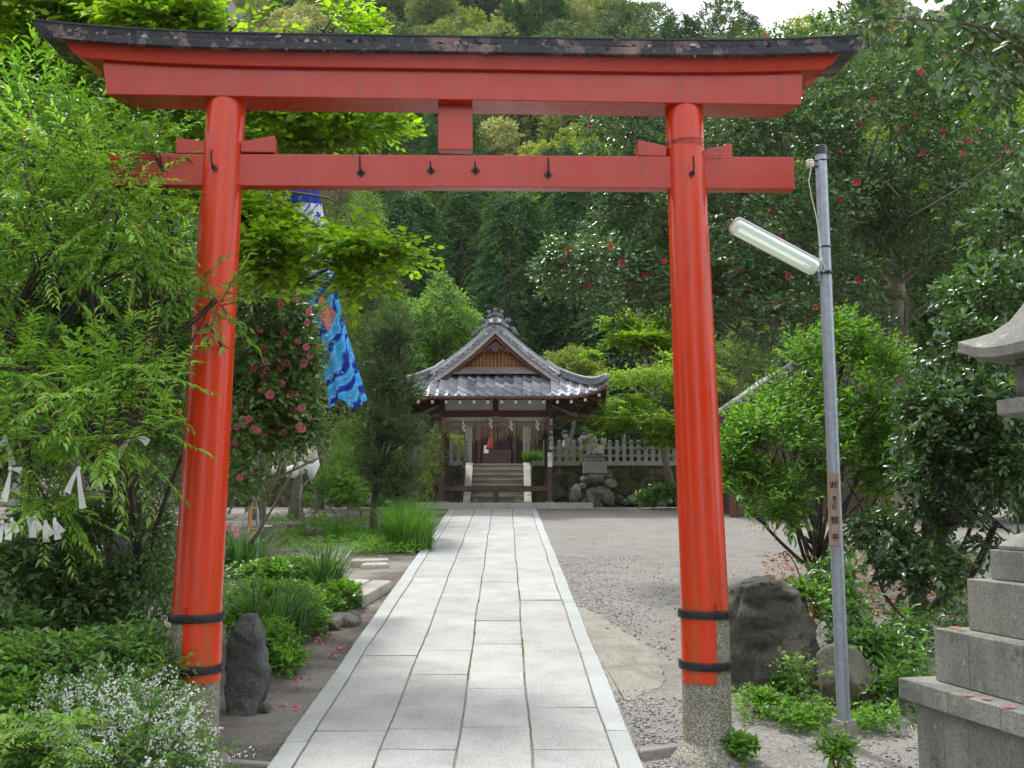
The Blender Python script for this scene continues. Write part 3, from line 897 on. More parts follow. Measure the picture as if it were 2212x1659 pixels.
def samp_right():
    Y = 5.2 + 12 * rng.uniform() ** 2.0
    lo = line_x(6, Y) + .02
    x = lo + rng.exponential(.9) if rng.uniform() < .5 else rng.uniform(lo, lo + 4 + Y * .25)
    if gapnoise(np.array([[x, Y, 0.]]), 1.3, 1.0)[0] < rng.uniform(-.5, .25): return None
    # keep off the apron
    a, b = G(1243, 1312), G(1436, 1470)
    if 8.2 < Y < 11.7 and x < a.x + .75 * max(0, (11.6 - Y)) ** .6 * .6 and rng.uniform() < .93: return None
    return (x, Y, ground_z(x, Y) + .003)
pebbles('gravel', 24000, samp_right, .004, .020, t.mat)
def samp_left():
    Y = 5 + 14 * rng.uniform() ** 1.8
    x = line_x(0, Y) - rng.exponential(.45) - .01
    return (x, Y, ground_z(x, Y) + .002)
pebbles('small_stones', 2600, samp_left, .003, .011, t.mat)
# fallen petals and dead leaves
def litter(name, n, sampler, s0, s1, mat):
    c = np.array([q for q in (sampler() for _ in range(n * 3)) if q is not None][:n])
    d = unit(np.stack([rng.normal(size=len(c)), rng.normal(size=len(c)), rng.normal(size=len(c)) * .25], 1))
    nn = unit(rng.normal(size=(len(c), 3)) * .5 + np.array([0, 0, 1.]))
    g = Geo().add(leaves_geo(c, d, nn, rng.uniform(s0, s1, len(c)), rng.uniform(s0, s1, len(c)) * .8, 'oval'))
    return tag(g.obj(name, [mat]), kind='stuff')
def s_red():
    p = G(rng.uniform(1190, 2000), 1120 + 260 * rng.uniform() ** .8)
    if p.x < line_x(6, p.y) + .05: return None
    w = .25 + .75 * min(1, max(0, (p.x - line_x(6, p.y)) / 4))
    if rng.uniform() > w: return None
    return (p.x, p.y, ground_z(p.x, p.y) + .012)
litter('fallen_petals', 190, s_red, .03, .06, petal('fallen_red_petal', (.45, .03, .05), (.70, .16, .18)))
def s_red2():
    p = G(rng.uniform(1650, 2110), rng.uniform(1190, 1330))
    return (p.x, p.y, ground_z(p.x, p.y) + .012)
litter('leaf_litter', 2600, s_red2, .03, .07, leafmat('dead_leaf', (.20, .05, .02), (.50, .22, .10), .7, .2, .2))
def s_blossom():
    p = G(rng.uniform(1600, 1800), rng.uniform(1098, 1150))
    return (p.x, p.y, ground_z(p.x, p.y) + .012)
litter('fallen_blossom', 1500, s_blossom, .02, .035, petal('blossom_litter', (.55, .35, .42), (.75, .6, .65)))
def s_pink():
    q = [(700, 1385), (715, 1372), (690, 1375), (735, 1392), (640, 1475), (655, 1460), (615, 1515), (650, 1518), (720, 1410), (655, 1400), (725, 1400), (600, 1510)][int(rng.integers(12))]
    p = G(q[0] + rng.normal() * 7, q[1] + rng.normal() * 4)
    return (p.x, p.y, ground_z(p.x, p.y) + .015)
litter('pink_petals', 75, s_pink, .022, .045, M['F_pink'])
# ---------------------------------------------------------------- torii gate
TH = math.atan(.045)
TO = Vector((-.40, 6.8 + .045 * -.40, 0))
tn = Vector((-math.sin(TH), math.cos(TH), 0)); te = Vector((math.cos(TH), math.sin(TH), 0))
def PT(x, y, dy=0.0):
    r = ray(x, y); c = Vector((0, 0, H))
    t = (dy + (TO - Vector((0, 0, 0))).dot(tn)) / r.dot(tn)
    p = c + r * t
    return Vector(((p - TO).dot(te), (p - TO).dot(tn), p.z))
gate = thing('torii_gate', 'vermilion wooden shrine gate with flaking black cap spanning the stone path', 'gate', TO, TH)
zs_bot = PT(980, 210, -.125).z
for side, (bx, by, tx, ty) in enumerate([(425, 1330, 489, 235), (1523, 1322, 1477, 245)]):
    pb, pt_ = PT(bx, by), PT(tx, ty)
    r0, r1 = .150, .123
    n = 10
    ztop = zs_bot + .10
    dxy = (pt_.x - pb.x) / (pt_.z - pb.z)
    x0 = pb.x
    prof = []
    m = MB()
    k = 10; g0 = gz((TO + te * x0).y)
    pts = [Vector((x0 + dxy * (pb.z + (ztop - pb.z) * i / k - pb.z), 0, pb.z + (ztop - pb.z) * i / k)) for i in range(k + 1)]
    m.tube([p - Vector((x0, 0, 0)) for p in pts], [r0 + (r1 - r0) * (i / k) for i in range(k + 1)], 40)
    post = m.build('post', M['redpost'], gate, smooth=True, loc=(x0, 0, 0))
    post["label"] = 'round vermilion gate post left of the path' if side == 0 else 'round vermilion gate post right of the path, stained yellow at its foot'
    zlow = PT(bx, 1470).z
    a0, a1 = (R(-17), R(205)) if side == 0 else (R(-205), R(13))
    m = MB(); v = []; f = []
    K = 26; zsn = [zlow, zlow + .15, pb.z - .1, pb.z + .01]
    for rr in (.1565, .1500):
        for zi, z in enumerate(zsn):
            for i in range(K + 1):
                ph = a0 + (a1 - a0) * i / K
                jag = .008 * mnoise.noise(Vector((ph * 3, side * 5, 0))) if zi == 0 else 0
                v.append((rr * math.sin(ph), -rr * math.cos(ph), z + jag))
    nz = len(zsn); W = K + 1
    for l in range(2):
        for zi in range(nz - 1):
            for i in range(K):
                a = l * nz * W + zi * W + i
                q = (a, a + 1, a + W + 1, a + W)
                f.append(q if l == 0 else q[::-1])
    o2 = nz * W
    for i in range(K): f.append((i, i + o2, i + 1 + o2, i + 1))
    for zi in range(nz - 1):
        a = zi * W; f.append((a, a + W, a + W + o2, a + o2)); a += K; f.append((a, a + o2, a + W + o2, a + W))
    m.add(v, f); m.build('painted_sleeve', M['redpost'], post, smooth=True)
    m = MB()
    m.lathe([(.19, g0 - .12), (.175, g0 - .03), (.156, g0), (.153, g0 + .05), (.150, pb.z - .02)], (0, 0, 0), 40)
    m.build('concrete_stub', M['aggregate'], post, smooth=True)
    for yb in (by + 2, by + 112):
        zb = PT(bx, yb).z
        m = MB()
        m.lathe([(.1575, zb - .024), (.170, zb - .024), (.172, zb - .02), (.172, zb + .02), (.170, zb + .024), (.1575, zb + .024)], (0, 0, 0), 40)
        m.box((.0, -.178, zb), (.05, .016, .03)) if side == 0 else m.box((.12, -.125, zb), (.04, .02, .03), Matrix.Rotation(R(45), 3, 'Z'))
        m.build('iron_band', M['blackiron'], post, smooth=True)
    m = MB(); lx = -.045 if side == 0 else .05
    m.box((lx, -.155, pb.z + .045), (.035, .018, .05)); m.build('joint_peg', M['red'], post, bevel=.004)
    # rough splash of mortar round the foot
    m = MB(); v = []
    m.lathe([(.29, -.10), (.25, -.03), (.20, .005), (.168, .04), (.15, .05)], (0, 0, g0), 30, flute=lambda a: 1 + .16 * mnoise.noise(Vector((math.cos(a) * 1.4, math.sin(a) * 1.4, side * 3))))
    m.build('mortar_collar', M['aggregate'], post, smooth='all')

# curve of the cap, from the photo's top line
cx = [(70, 42), (233, 59), (400, 67.5), (737, 75), (1100, 81), (1475, 88), (1650, 84), (1875, 75)]
cp = [PT(x, y, -.23) for x, y in cx]
cf = np.polyfit([p.x for p in cp], [p.z for p in cp], 4)
def ztop(x): return float(np.polyval(cf, x))
def sweep(name, prof, mat, parent, xl, xr, follow=1.0, n=48, zc=None, bevel=.004):
    """prof: (y, dz, inset) closed loop; inset shortens both ends at that corner"""
    m = MB(); v = []; f = []
    K = len(prof)
    for i in range(n + 1):
        u = i / n
        for (y, dz, ins) in prof:
            x = (xl + ins) * (1 - u) + (xr - ins) * u
            z = (ztop(x) if zc is None else zc) + dz
            v.append((x, y, z))
    for i in range(n):
        for k in range(K):
            a = i * K + k; b = i * K + (k + 1) % K
            f.append((a, a + K, b + K, b))
    f.append(tuple(range(K))); f.append(tuple(range(n * K, n * K + K))[::-1])
    m.add(v, f)
    o = m.build(name, mat, parent, bevel=bevel)
    return o
xl, xr = cp[0].x, cp[-1].x
hb = .098
roof = sweep('cap_roof', [(-.235, -.002, 0), (.235, -.002, 0), (.215, -hb * .62, .03), (.205, -hb, .07), (-.205, -hb, .07), (-.218, -hb * .62, .03)], M['blackroof'], gate, xl, xr)
sweep('cap_lip', [(-.248, -hb * .60, 0), (-.235, -hb * .60, 0), (-.225, -hb - .004, 0), (-.238, -hb - .004, 0)], M['blackroof'], roof, xl + .135, xr - .13, bevel=.002)
sweep('cap_edge', [(-.240, .006, 0), (.24, .006, 0), (.24, -.006, 0), (-.240, -.006, 0)], M['blackiron'], roof, xl - .01, xr + .01, bevel=.001)
# flakes of paint curling off the cap
rng = np.random.default_rng(8)
N = 300
fx = rng.uniform(xl + .15, xr - .1, N); gx_ = np.sin(fx * 5.3) + np.sin(fx * 13.1 + 1)
keep = gx_ > -.7; fx = fx[keep]; N = len(fx)
fz = np.array([ztop(x) for x in fx]) - .02 - rng.uniform(0, .07, N) ** 1.0
pp = np.stack([fx, np.full(N, -.228), fz], 1)
dd = unit(np.stack([rng.normal(size=N), -np.abs(rng.normal(size=N)) * .35, rng.normal(size=N) * .8], 1))
nn = unit(rng.normal(size=(N, 3)) * .35 + np.array([0, -1., .3]))
g = Geo().add(leaves_geo(pp, dd, nn, rng.uniform(.015, .055, N), rng.uniform(.012, .035, N), 'oval'), 0)
t = NT('curled_flake'); t.set('Base Color', t.ramp(t.island(), [(0, (.015, .016, .02)), (.6, (.06, .06, .07)), (.8, (.22, .17, .17)), (1, (.38, .33, .32))])).set('Roughness', .5)
g.obj('paint_flakes', [t.mat], roof)["kind"] = "stuff"
# red lintel under the cap
zk = ztop(0)
kl, kr = PT(142, 110, -.17).x, PT(1812, 125, -.17).x
kh = ztop(0) - hb - PT(980, 148, -.17).z
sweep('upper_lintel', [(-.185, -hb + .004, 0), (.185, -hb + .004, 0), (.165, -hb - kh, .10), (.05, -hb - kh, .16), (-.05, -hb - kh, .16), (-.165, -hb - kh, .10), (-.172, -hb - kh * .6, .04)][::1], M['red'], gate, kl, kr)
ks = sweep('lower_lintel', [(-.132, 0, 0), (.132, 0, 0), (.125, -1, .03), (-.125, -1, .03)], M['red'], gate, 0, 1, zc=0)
# straight lower lintel: rebuilt with its own four long edges
bpy.data.objects.remove(ks)
A, B, C_, D_ = PT(220, 151, -.13), PT(230, 204, -.125), PT(1735, 167, -.13), PT(1730, 227, -.125)
m = MB(); v = []
for s in range(25):
    u = s / 24
    zt = ztop(A.x * (1 - u) + C_.x * u) - hb - kh + .012
    zb_ = B.z * (1 - u) + D_.z * u
    xt_ = A.x * (1 - u) + C_.x * u
    x1 = (B.x) * (1 - u) + D_.x * u
    x2 = (B.x + .07) * (1 - u) + (D_.x - .07) * u
    v += [(xt_, -.130, zt), (x1, -.127, zb_), (x2, .127, zb_), (xt_, .130, zt)]
f = []
for s in range(24):
    for k in range(4):
        a = s * 4 + k; b = s * 4 + (k + 1) % 4
        f.append((a, b, b + 4, a + 4))
f += [(3, 2, 1, 0), (96, 97, 98, 99)]
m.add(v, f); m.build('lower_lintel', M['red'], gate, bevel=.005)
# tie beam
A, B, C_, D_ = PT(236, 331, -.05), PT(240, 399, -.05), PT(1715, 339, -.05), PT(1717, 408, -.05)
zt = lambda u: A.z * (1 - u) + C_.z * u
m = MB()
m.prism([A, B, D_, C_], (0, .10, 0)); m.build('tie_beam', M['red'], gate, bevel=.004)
a, b, c, d = PT(947, 198, -.045), PT(1020, 200, -.045), PT(1021, 324, -.045), PT(946, 322, -.045)
MB().prism([a, d, c, b], (0, .09, 0)).build('centre_strut', M['red'], gate, bevel=.004)
for pts in ([(379, 297), (441, 305), (441, 331), (380, 331)], [(593, 292), (520, 306), (520, 328), (593, 329)],
            [(1378, 302), (1440, 315), (1440, 337), (1379, 336)], [(1582, 310), (1520, 323), (1520, 343), (1582, 343)]):
    q = [PT(x, y, -.052) for x, y in pts]
    MB().prism(q, (0, .104, 0)).build('wedge', M['red'], gate, bevel=.004)
# iron hooks for hanging lanterns
for (x, y, long, yy) in [(462, 362, 1, -.142), (780, 374, 1, -.05), (931, 369, 0, -.05), (1027, 369, 0, -.05), (1184, 378, 1, -.05), (1495, 375, 1, -.142)]:
    p = PT(x, y, yy)
    m = MB()
    s = .030 if abs(yy) < .1 else .022
    m.prism([p + Vector((0, -.004, s)), p + Vector((-s, -.004, 0)), p + Vector((0, -.004, -s)), p + Vector((s, -.004, 0))], (0, .010, 0))
    m.tube([p, p + Vector((0, -.055, .004)), p + Vector((-.002, -.062, .02)), p + Vector((-.004, -.064, .095 if long else .04))], .0065, 6)
    m.build('hook', M['rustiron'], gate, smooth=True)
# loops of wire round the right post and its loose ends
q = PT(1480, 312); r_ = .137
m = MB()
for k, (dz, tl) in enumerate([(0, .012), (-.012, -.015), (-.03, .03)]):
    pts = [Vector((q.x + (r_ + .003 * k) * math.sin(a), -(r_ + .003 * k) * math.cos(a), q.z + dz + tl * math.sin(a + k))) for a in [2 * PI * i / 28 for i in range(29)]]
    m.tube(pts, .0022, 5)
for pts in ([(1524, 322), (1535, 330), (1548, 342), (1536, 335), (1520, 350), (1518, 420), (1524, 440)], [(1516, 330), (1530, 322), (1560, 328), (1552, 346)]):
    m.tube([PT(x, y, -.10) for x, y in pts], .0016, 5)
m.build('wire', M['wire'], gate, smooth='all')

# ---------------------------------------------------------------- lamp post
YL = 7.0
pb, pt_ = P(1823, 1560, YL), P(1772, 318, YL)
lamp = thing('lamp_post', 'galvanised steel post with fluorescent lamp and wooden donor plaque, right of the gate', 'lamp post', (pb.x, pb.y, gz(pb.y)))
O = Vector((pb.x, pb.y, gz(pb.y)))
m = MB(); m.tube([pb - O, (pb + pt_) / 2 - O, pt_ - O], [.0425, .041, .0385], 28); m.build('pole', M['galv'], lamp, smooth=True)
d = (pt_ - pb).normalized()
m = MB(); m.tube([pt_ - O - d * .055, pt_ - O + d * .003, pt_ - O + d * .008], [.0425, .0425, .038], 28); m.build('cap', M['blackplastic'], lamp, smooth=True)
m = MB(); m.lathe([(.078, -.1), (.076, .13), (.072, .137), (.04, .14)], (0, 0, 0), 28); m.build('footing', M['aggregate'], lamp, smooth=True)
def on_pole(y, off=0.0):
    t_ = (y - 1560) / (318 - 1560); return pb + (pt_ - pb) * t_ - O
c = on_pole(355)
m = MB(); m.beam(c + Vector((-.03, -.02, .012)), c + Vector((-.10, -.03, .012)), .022, .006); m.beam(c + Vector((-.03, -.02, -.028)), c + Vector((-.10, -.03, -.028)), .022, .006)
m.tube([c + Vector((-.02, -.03, .016)), c + Vector((0, -.044, .016)), c + Vector((.03, -.036, .016))], .004, 5)
m.build('bracket', M['blackiron'], lamp)
m = MB(); m.lathe([(.012, -.03), (.026, -.026), (.028, -.017), (.018, -.013), (.028, -.008), (.028, .001), (.018, .005), (.027, .01), (.024, .019), (.01, .023)], c + Vector((-.082, -.03, -.006)), 20); m.build('insulator', M['ceramic'], lamp, smooth=True)
for y in (545, 603):
    c = on_pole(y)
    m = MB()
    ring = [c + Vector((.0435 * math.cos(a), .0435 * math.sin(a), .0)) for a in [2 * PI * i / 20 for i in range(21)]]
    m.tube(ring, .0035 if y == 545 else .006, 6, flat=1.6)
    if y == 603: m.box(c + Vector((.0, -.05, 0)), (.03, .02, .018))
    m.build('clamp_band', M['blackiron'], lamp, smooth='all')
A = on_pole(596) + Vector((-.06, -.02, .0)); Bq = P(1584, 486, YL - .16) - O
ax = (Bq - A).normalized(); L = (Bq - A).length
nl = Vector((.10, -.72, -.70)); nl = (nl - ax * nl.dot(ax)).normalized(); sx = ax.cross(nl)
m = MB(); c = on_pole(615)
m.tube([c + Vector((-.042, -.01, -.02)), c + Vector((-.046, -.012, .03)), c + Vector((-.055, -.015, .075)), A - nl * .02 + ax * .05 + Vector((0, 0, .02)), A - nl * .028 + ax * .16], [.014, .014, .013, .012, .010], 8)
m.build('lamp_arm', M['galv'], lamp, smooth=True)
rot = Matrix((sx, ax, nl)).transposed()
def rounded(hw, hl, n=6, rad=.035):
    pts = []
    for (cx_, cy_, a0) in ((hw - rad, hl - rad, 0), (-hw + rad, hl - rad, PI / 2), (-hw + rad, -hl + rad, PI), (hw - rad, -hl + rad, 1.5 * PI)):
        for i in range(n + 1):
            a = a0 + PI / 2 * i / n; pts.append((cx_ + rad * math.cos(a), cy_ + rad * math.sin(a)))
    return pts
mid = (A + Bq) / 2
def lay(pts, h): return [mid + rot @ Vector((x, y, h)) for x, y in pts]
m = MB()
rg_ = [(.055, L / 2, -.004, .034), (.064, L / 2 + .008, -.010, .036), (.064, L / 2 + .008, -.018, .036), (.050, L / 2 - .01, -.045, .03), (.030, L / 2 - .05, -.058, .02)]
rows = [lay(rounded(a, b, 6, c_), h) for a, b, h, c_ in rg_]
v = [p for r in rows for p in r]; K = len(rows[0]); f = []
for i in range(len(rows) - 1):
    for k in range(K):
        a = i * K + k; b = i * K + (k + 1) % K; f.append((a, b, b + K, a + K))
f.append(tuple(range((len(rows) - 1) * K, len(rows) * K)))
f.append(tuple(range(K))[::-1])
m.add(v, f); hs = m.build('lamp_housing', M['whitemetal'], lamp, smooth=True)
m = MB(); rg_ = [(.053, L / 2 - .002, -.006, .034), (.050, L / 2 - .006, .020, .032), (.036, L / 2 - .022, .036, .026), (.015, L / 2 - .04, .041, .012)]
rows = [lay(rounded(a, b, 6, c_), h) for a, b, h, c_ in rg_]
v = [p for r in rows for p in r]; f = []
for i in range(3):
    for k in range(K):
        a = i * K + k; b = i * K + (k + 1) % K; f.append((a, a + K, b + K, b))
f.append(tuple(range(3 * K, 4 * K))[::-1])
m.add(v, f); m.build('lamp_cover', M['lampcover'], lamp, smooth='all')
m = MB(); m.tube([mid + rot @ Vector((-.012, -L / 2 + .05, .014)), mid + rot @ Vector((-.012, L / 2 - .05, .014))], .012, 10)
m.build('lamp_tube', M['lamptube'], hs, smooth=True)
m = MB()
m.tube([on_pole(352) + Vector((-.075, -.05, -.02)), on_pole(400) + Vector((-.10, -.04, 0)), on_pole(440) + Vector((-.085, -.05, 0)), on_pole(480) + Vector((-.06, -.045, 0)), on_pole(530) + Vector((-.04, -.04, 0)), on_pole(598) + Vector((-.04, -.045, 0)), A + Vector((-.01, -.05, -.02)), A + Vector((-.10, -.05, .02))], .003, 5)
m.tube([on_pole(560) + Vector((-.04, -.03, 0)), on_pole(585) + Vector((-.028, -.05, 0)), on_pole(606) + Vector((-.01, -.058, 0)), on_pole(596) + Vector((.012, -.056, 0)), on_pole(604) + Vector((-.03, -.05, 0))], .0025, 5)
m.build('cable', M['ceramic'], lamp, smooth='all')
tl, br_ = P(1799, 1021, YL - .05) - O, P(1803.5, 1178, YL - .05) - O
ctr = (tl + br_) / 2; ph = (tl - br_).length; dv = (tl - br_).normalized()
tilt = math.atan2(dv.x, dv.z)
rotp = Matrix.Rotation(tilt, 3, 'Y')
m = MB(); m.box(ctr, (.072, .014, ph), rotp); pl_ = m.build('plaque', M['plaque'], lamp, bevel=.002)
for txt, y, s in (('献', 1040, .050), ('草\n川\n町', 1072, .032), ('瓢', 1116, .054), ('亭', 1153, .050)):
    p = P(1800 + (y - 1021) * .03, y, YL - .05) - O + Vector((0, -.0078, 0))
    text_mesh('lettering', txt, s, M['ink'], pl_, p, (R(90), tilt, 0), .0004, .92, .0006)

# ---------------------------------------------------------------- big stone lantern on the right
RL = R(12)
e1 = Vector((math.sin(RL), -math.cos(RL), 0)); e2 = Vector((math.cos(RL), math.sin(RL), 0))
LC = Vector((2.35, 6.65, 0)) + (e1 + e2) * .75; LC.z = SL * 6.5
lan = thing('stone_lantern', 'tall pale granite lantern on stepped square plinth, cut off by the right edge', 'stone lantern', LC, RL)
def tier(name, a, z0, z1, cuts=(), bev=.006, mat='lantern'):
    m = MB(); ys = [a] + [a - c for c in cuts] + [-a]
    for y1, y0 in zip(ys, ys[1:]):
        m.box((0, (y0 + y1) / 2, (z0 + z1) / 2), (2 * a, y1 - y0 - .003, z1 - z0))
    m.build(name, M[mat], lan, bevel=bev)
tier('plinth', .68, -.06, .365, (.27, .50, .85))
tier('plinth_cap', .75, .368, .49, (.50, .95))
tier('middle_step', .595, .493, .80, (.33, .8))
tier('upper_step', .455, .803, 1.10, (.55,))
tier('base_block', .36, 1.103, 1.275)
def sqloft(name, prof, mat='lantern', n=4, rz=0.0):
    """prof: (half side, z, roundness 0 square .. 1 circle)"""
    m = MB(); K = 32; v = []; f = []
    for a, z, rd in prof:
        for k in range(K):
            t_ = 2 * PI * (k + .5) / K; c_, s_ = math.cos(t_), math.sin(t_)
            q = a / max(abs(c_), abs(s_)); rr = q * (1 - rd) + a * rd
            v.append((rr * c_, rr * s_, z))
    for i in range(len(prof) - 1):
        for k in range(K):
            a = i * K + k; b = i * K + (k + 1) % K; f.append((a, b, b + K, a + K))
    f.append(tuple(range(K))[::-1]); f.append(tuple(range(len(v) - K, len(v))))
    m.add(v, f); return m.build(name, M[mat], lan, smooth=True, bevel=.003)
sqloft('lotus_base', [(.35, 1.278, 0), (.352, 1.30, 0), (.345, 1.31, .05), (.325, 1.335, .15), (.30, 1.365, .3), (.28, 1.375, .4)])
sqloft('shaft', [(.245, 1.378, 1), (.262, 1.40, 1), (.265, 1.43, 1), (.235, 1.47, 1), (.20, 1.50, 1), (.185, 1.60, 1), (.175, 1.75, 1), (.185, 1.90, 1), (.20, 1.98, 1), (.23, 2.01, 1)])
sqloft('platform', [(.21, 2.013, .6), (.27, 2.045, .2), (.325, 2.06, 0), (.33, 2.065, 0), (.33, 2.145, 0), (.32, 2.15, 0)])
m = MB()
for sx_, sy_ in ((-1, -1), (1, -1), (1, 1), (-1, 1)): m.box((sx_ * .19, sy_ * .19, 2.26), (.08, .08, .225))
m.box((0, 0, 2.175), (.46, .46, .05)); m.box((0, 0, 2.36), (.46, .46, .05)); m.box((.18, 0, 2.26), (.04, .3, .17))
m.build('fire_box', M['lantern'], lan, bevel=.008)
m = MB(); v = []; f = []; K = 16        # roof: corners sweep up
ring = []
for i in range(4 * K):
    s_, t_ = divmod(i, K); u = t_ / K * 2 - 1
    x_, y_ = [(u, -1), (1, u), (-u, 1), (-1, -u)][s_]
    ring.append((x_, y_))
lay_ = [(.45, 2.485, 1, .0), (.45, 2.545, 1, .0), (.40, 2.575, .75, 0), (.32, 2.63, .4, 0), (.25, 2.71, .15, 0), (.20, 2.80, .05, 0), (.15, 2.90, 0, 0), (.09, 2.98, 0, 0)]
v.extend([(x_ * .24, y_ * .24, 2.387) for x_, y_ in ring])
lay_ = [(a * .955, z - .10, u_, 0) for a, z, u_, _ in lay_]
for a, z, up, _ in lay_:
    for x_, y_ in ring:
        cor = (abs(x_ * y_)) ** 3.0
        v.append((x_ * a * (1 + .04 * cor * up), y_ * a * (1 + .04 * cor * up), z + .075 * cor * up))
NR = 4 * K
for i in range(len(lay_)):
    for k in range(NR):
        a = i * NR + k; b = i * NR + (k + 1) % NR; f.append((a, b, b + NR, a + NR))
f.append(tuple(range(NR))[::-1]); f.append(tuple(range(len(v) - NR, len(v))))
m.add(v, f); m.build('lantern_roof', M['lantern'], lan, smooth=True, bevel=.003)
sqloft('finial', [(.08, 2.88, .9), (.12, 2.9, 1), (.10, 2.93, 1), (.13, 2.99, 1), (.12, 3.06, 1), (.06, 3.13, 1), (.01, 3.17, 1)])
# petals lying on its steps
pm = flower_mesh('petal_scrap', M['F_pink'], M['F_pink'], .028, 3, 1, 4)
for (x, y, z) in [(2090, 1501, .494), (2130, 1508, .494), (2180, 1526, .494), (2076, 1359, .803), (2060, 1355, .803)]:
    r_ = ray(x, y); p = Vector((0, 0, H)) + r_ * ((z + .006 + LC.z - H) / r_.z)
    o = bpy.data.objects.new('fallen_petal', pm); COL.objects.link(o); o.location = p; o.scale = (1.3, 1.1, .6)
    tag(o, 'withered pink petal lying on ' + ('the lowest ledge of the big stone lantern' if z < .6 else 'the second step of the big stone lantern'), 'petal', 'petals on lantern ledge' if z < .6 else 'petals on second lantern step')

# ---------------------------------------------------------------- boulders in front
def stone_loft(name, c, prof, dep, mat, seed, label, cat, sq=3.2, amp=.05, K=64, sub=7):
    """prof: (height, left, right) outline in metres; dep: half depth; blocky section, broken by ridged noise"""
    m = MB(); rows = []; zs = []
    for (z0, l0, r0), (z1, l1, r1) in zip(prof, prof[1:]):
        for i in range(sub): u = i / sub; zs.append((z0 + (z1 - z0) * u, l0 + (l1 - l0) * u, r0 + (r1 - r0) * u))
    zs.append(prof[-1]); v = []; f = []
    for z, l, r in zs:
        mx, hw = (l + r) / 2, (r - l) / 2; dd = dep * min(1, .55 + hw * 3)
        for k in range(K):
            a = 2 * PI * k / K; cs_, sn = math.cos(a), math.sin(a)
            x = mx + hw * math.copysign(abs(cs_) ** (2 / sq), cs_); y = dd * math.copysign(abs(sn) ** (2 / sq), sn)
            p = Vector((x, y, z)); o = Vector((seed, seed * 2.3, 0))
            n = amp * (mnoise.noise(p * 4 + o) + .5 * mnoise.noise(p * 11 + o)) - amp * .9 * (1 - abs(mnoise.noise(p * 6 + o * 2))) ** 4 + amp * .25 * mnoise.noise(p * 30 + o)
            d = Vector((cs_, sn, 0)); v.append(p + d * n + Vector((0, 0, amp * .6 * mnoise.noise(p * 7 + o * 3))))
    for i in range(len(zs) - 1):
        for k in range(K):
            a = i * K + k; b = i * K + (k + 1) % K; f.append((a, b, b + K, a + K))
    t_ = len(v); v.append(Vector(((zs[-1][1] + zs[-1][2]) / 2, 0, zs[-1][0] + amp * .25)))
    for k in range(K): f.append((t_ - K + k, t_ - K + (k + 1) % K, t_))
    m.add(v, f)
    return tag(m.build(name, mat, None, smooth='all', loc=c), label, cat)
p = G(525, 1535)
stone_loft('upright_rock', (p.x - .005, p.y + .1, p.z), [(-.1, -.12, .12), (.0, -.135, .125), (.11, -.154, .157), (.27, -.152, .163), (.43, -.147, .152), (.54, -.125, .13), (.60, -.09, .10), (.655, -.055, .078), (.665, -.03, .05)],
           .13, M['darkrock'], 4, 'upright jagged dark grey rock beside the left gate post', 'rock', 3.4, .023)
p = G(1668, 1500)
stone_loft('boulder', (p.x + .05, p.y + .35, p.z), [(-.1, -.42, .46), (.08, -.42, .45), (.3, -.40, .42), (.5, -.38, .37), (.66, -.36, .33), (.76, -.32, .26), (.82, -.22, .12), (.835, -.15, .04)],
           .30, M['brownrock'], 9, 'large brown grey boulder with broken face beside the right gate post', 'boulder', 2.2, .055)
p = G(1829, 1535)
tag(rock('boulder', (p.x, p.y + .15, p.z + .17), (.235, .2, .27), M['roundrock'], 12, 4, .07, 5, extra=[((.55, -.6, .55), .80)]), 'rounded pale boulder standing behind the foot of the lamp post', 'boulder')
# ---------------------------------------------------------------- open worship pavilion
PY = 28.2
PC = Vector((P(1070.5, 1000, 27.2).x, PY, SL * 27.2))
pav = thing('pavilion', 'small open wooden worship pavilion with grey tiled gable roof at the end of the path', 'pavilion', PC)
FY = -1.0                                     # front posts (local y)
HX = 1.374
m = MB(); xs = [-2.45, -1.75, -.35, .95, 2.45]
for a, b in zip(xs, xs[1:]): m.box(((a + b) / 2, 0, .03), (b - a - .006, 2.75, .16))
m.build('platform', M['step'], pav, bevel=.008)
for x, y in ((-HX, FY), (HX, FY), (-HX, 1.0), (HX, 1.0)):
    m = MB(); m.box((0, 0, 1.46), (.136, .136, 2.7)); m.build('post', M['darkwood'], pav, bevel=.008, loc=(x, y, 0))
    m = MB(); m.box((0, 0, .125), (.2, .2, .03)); m.build('post_base', M['stonepost'], pav, loc=(x, y, 0), bevel=.005)
for y, nm in ((FY, 0), (1.0, 1)):
    MB().box((0, y, .468), (2 * HX - .14, .09, .13)).build('rail', M['darkwood'], pav, bevel=.006)
    MB().box((-.01, y, .257), (.12, .10, .285)).build('rail_strut', M['darkwood'], pav, bevel=.006)
    MB().box((0, y, 2.365), (2 * HX - .14, .12, .165)).build('beam', M['redwood'], pav, bevel=.006)
    MB().box((0, y, 2.81), (2 * HX + .9, .13, .16)).build('purlin', M['redwood'], pav, bevel=.006)
    MB().box((0, y, 2.59), (.13, .11, .28)).build('short_post', M['redwood'], pav, bevel=.004)
    for s in (-1, 1):
        MB().box((s * .685, y + .01, 2.59), (1.23, .03, .278)).build('plaster_panel', M['plaster'], pav)
    MB().box((0, y + .02, 2.23), (2 * HX - .14, .02, .10)).build('plaster_strip', M['plaster'], pav)
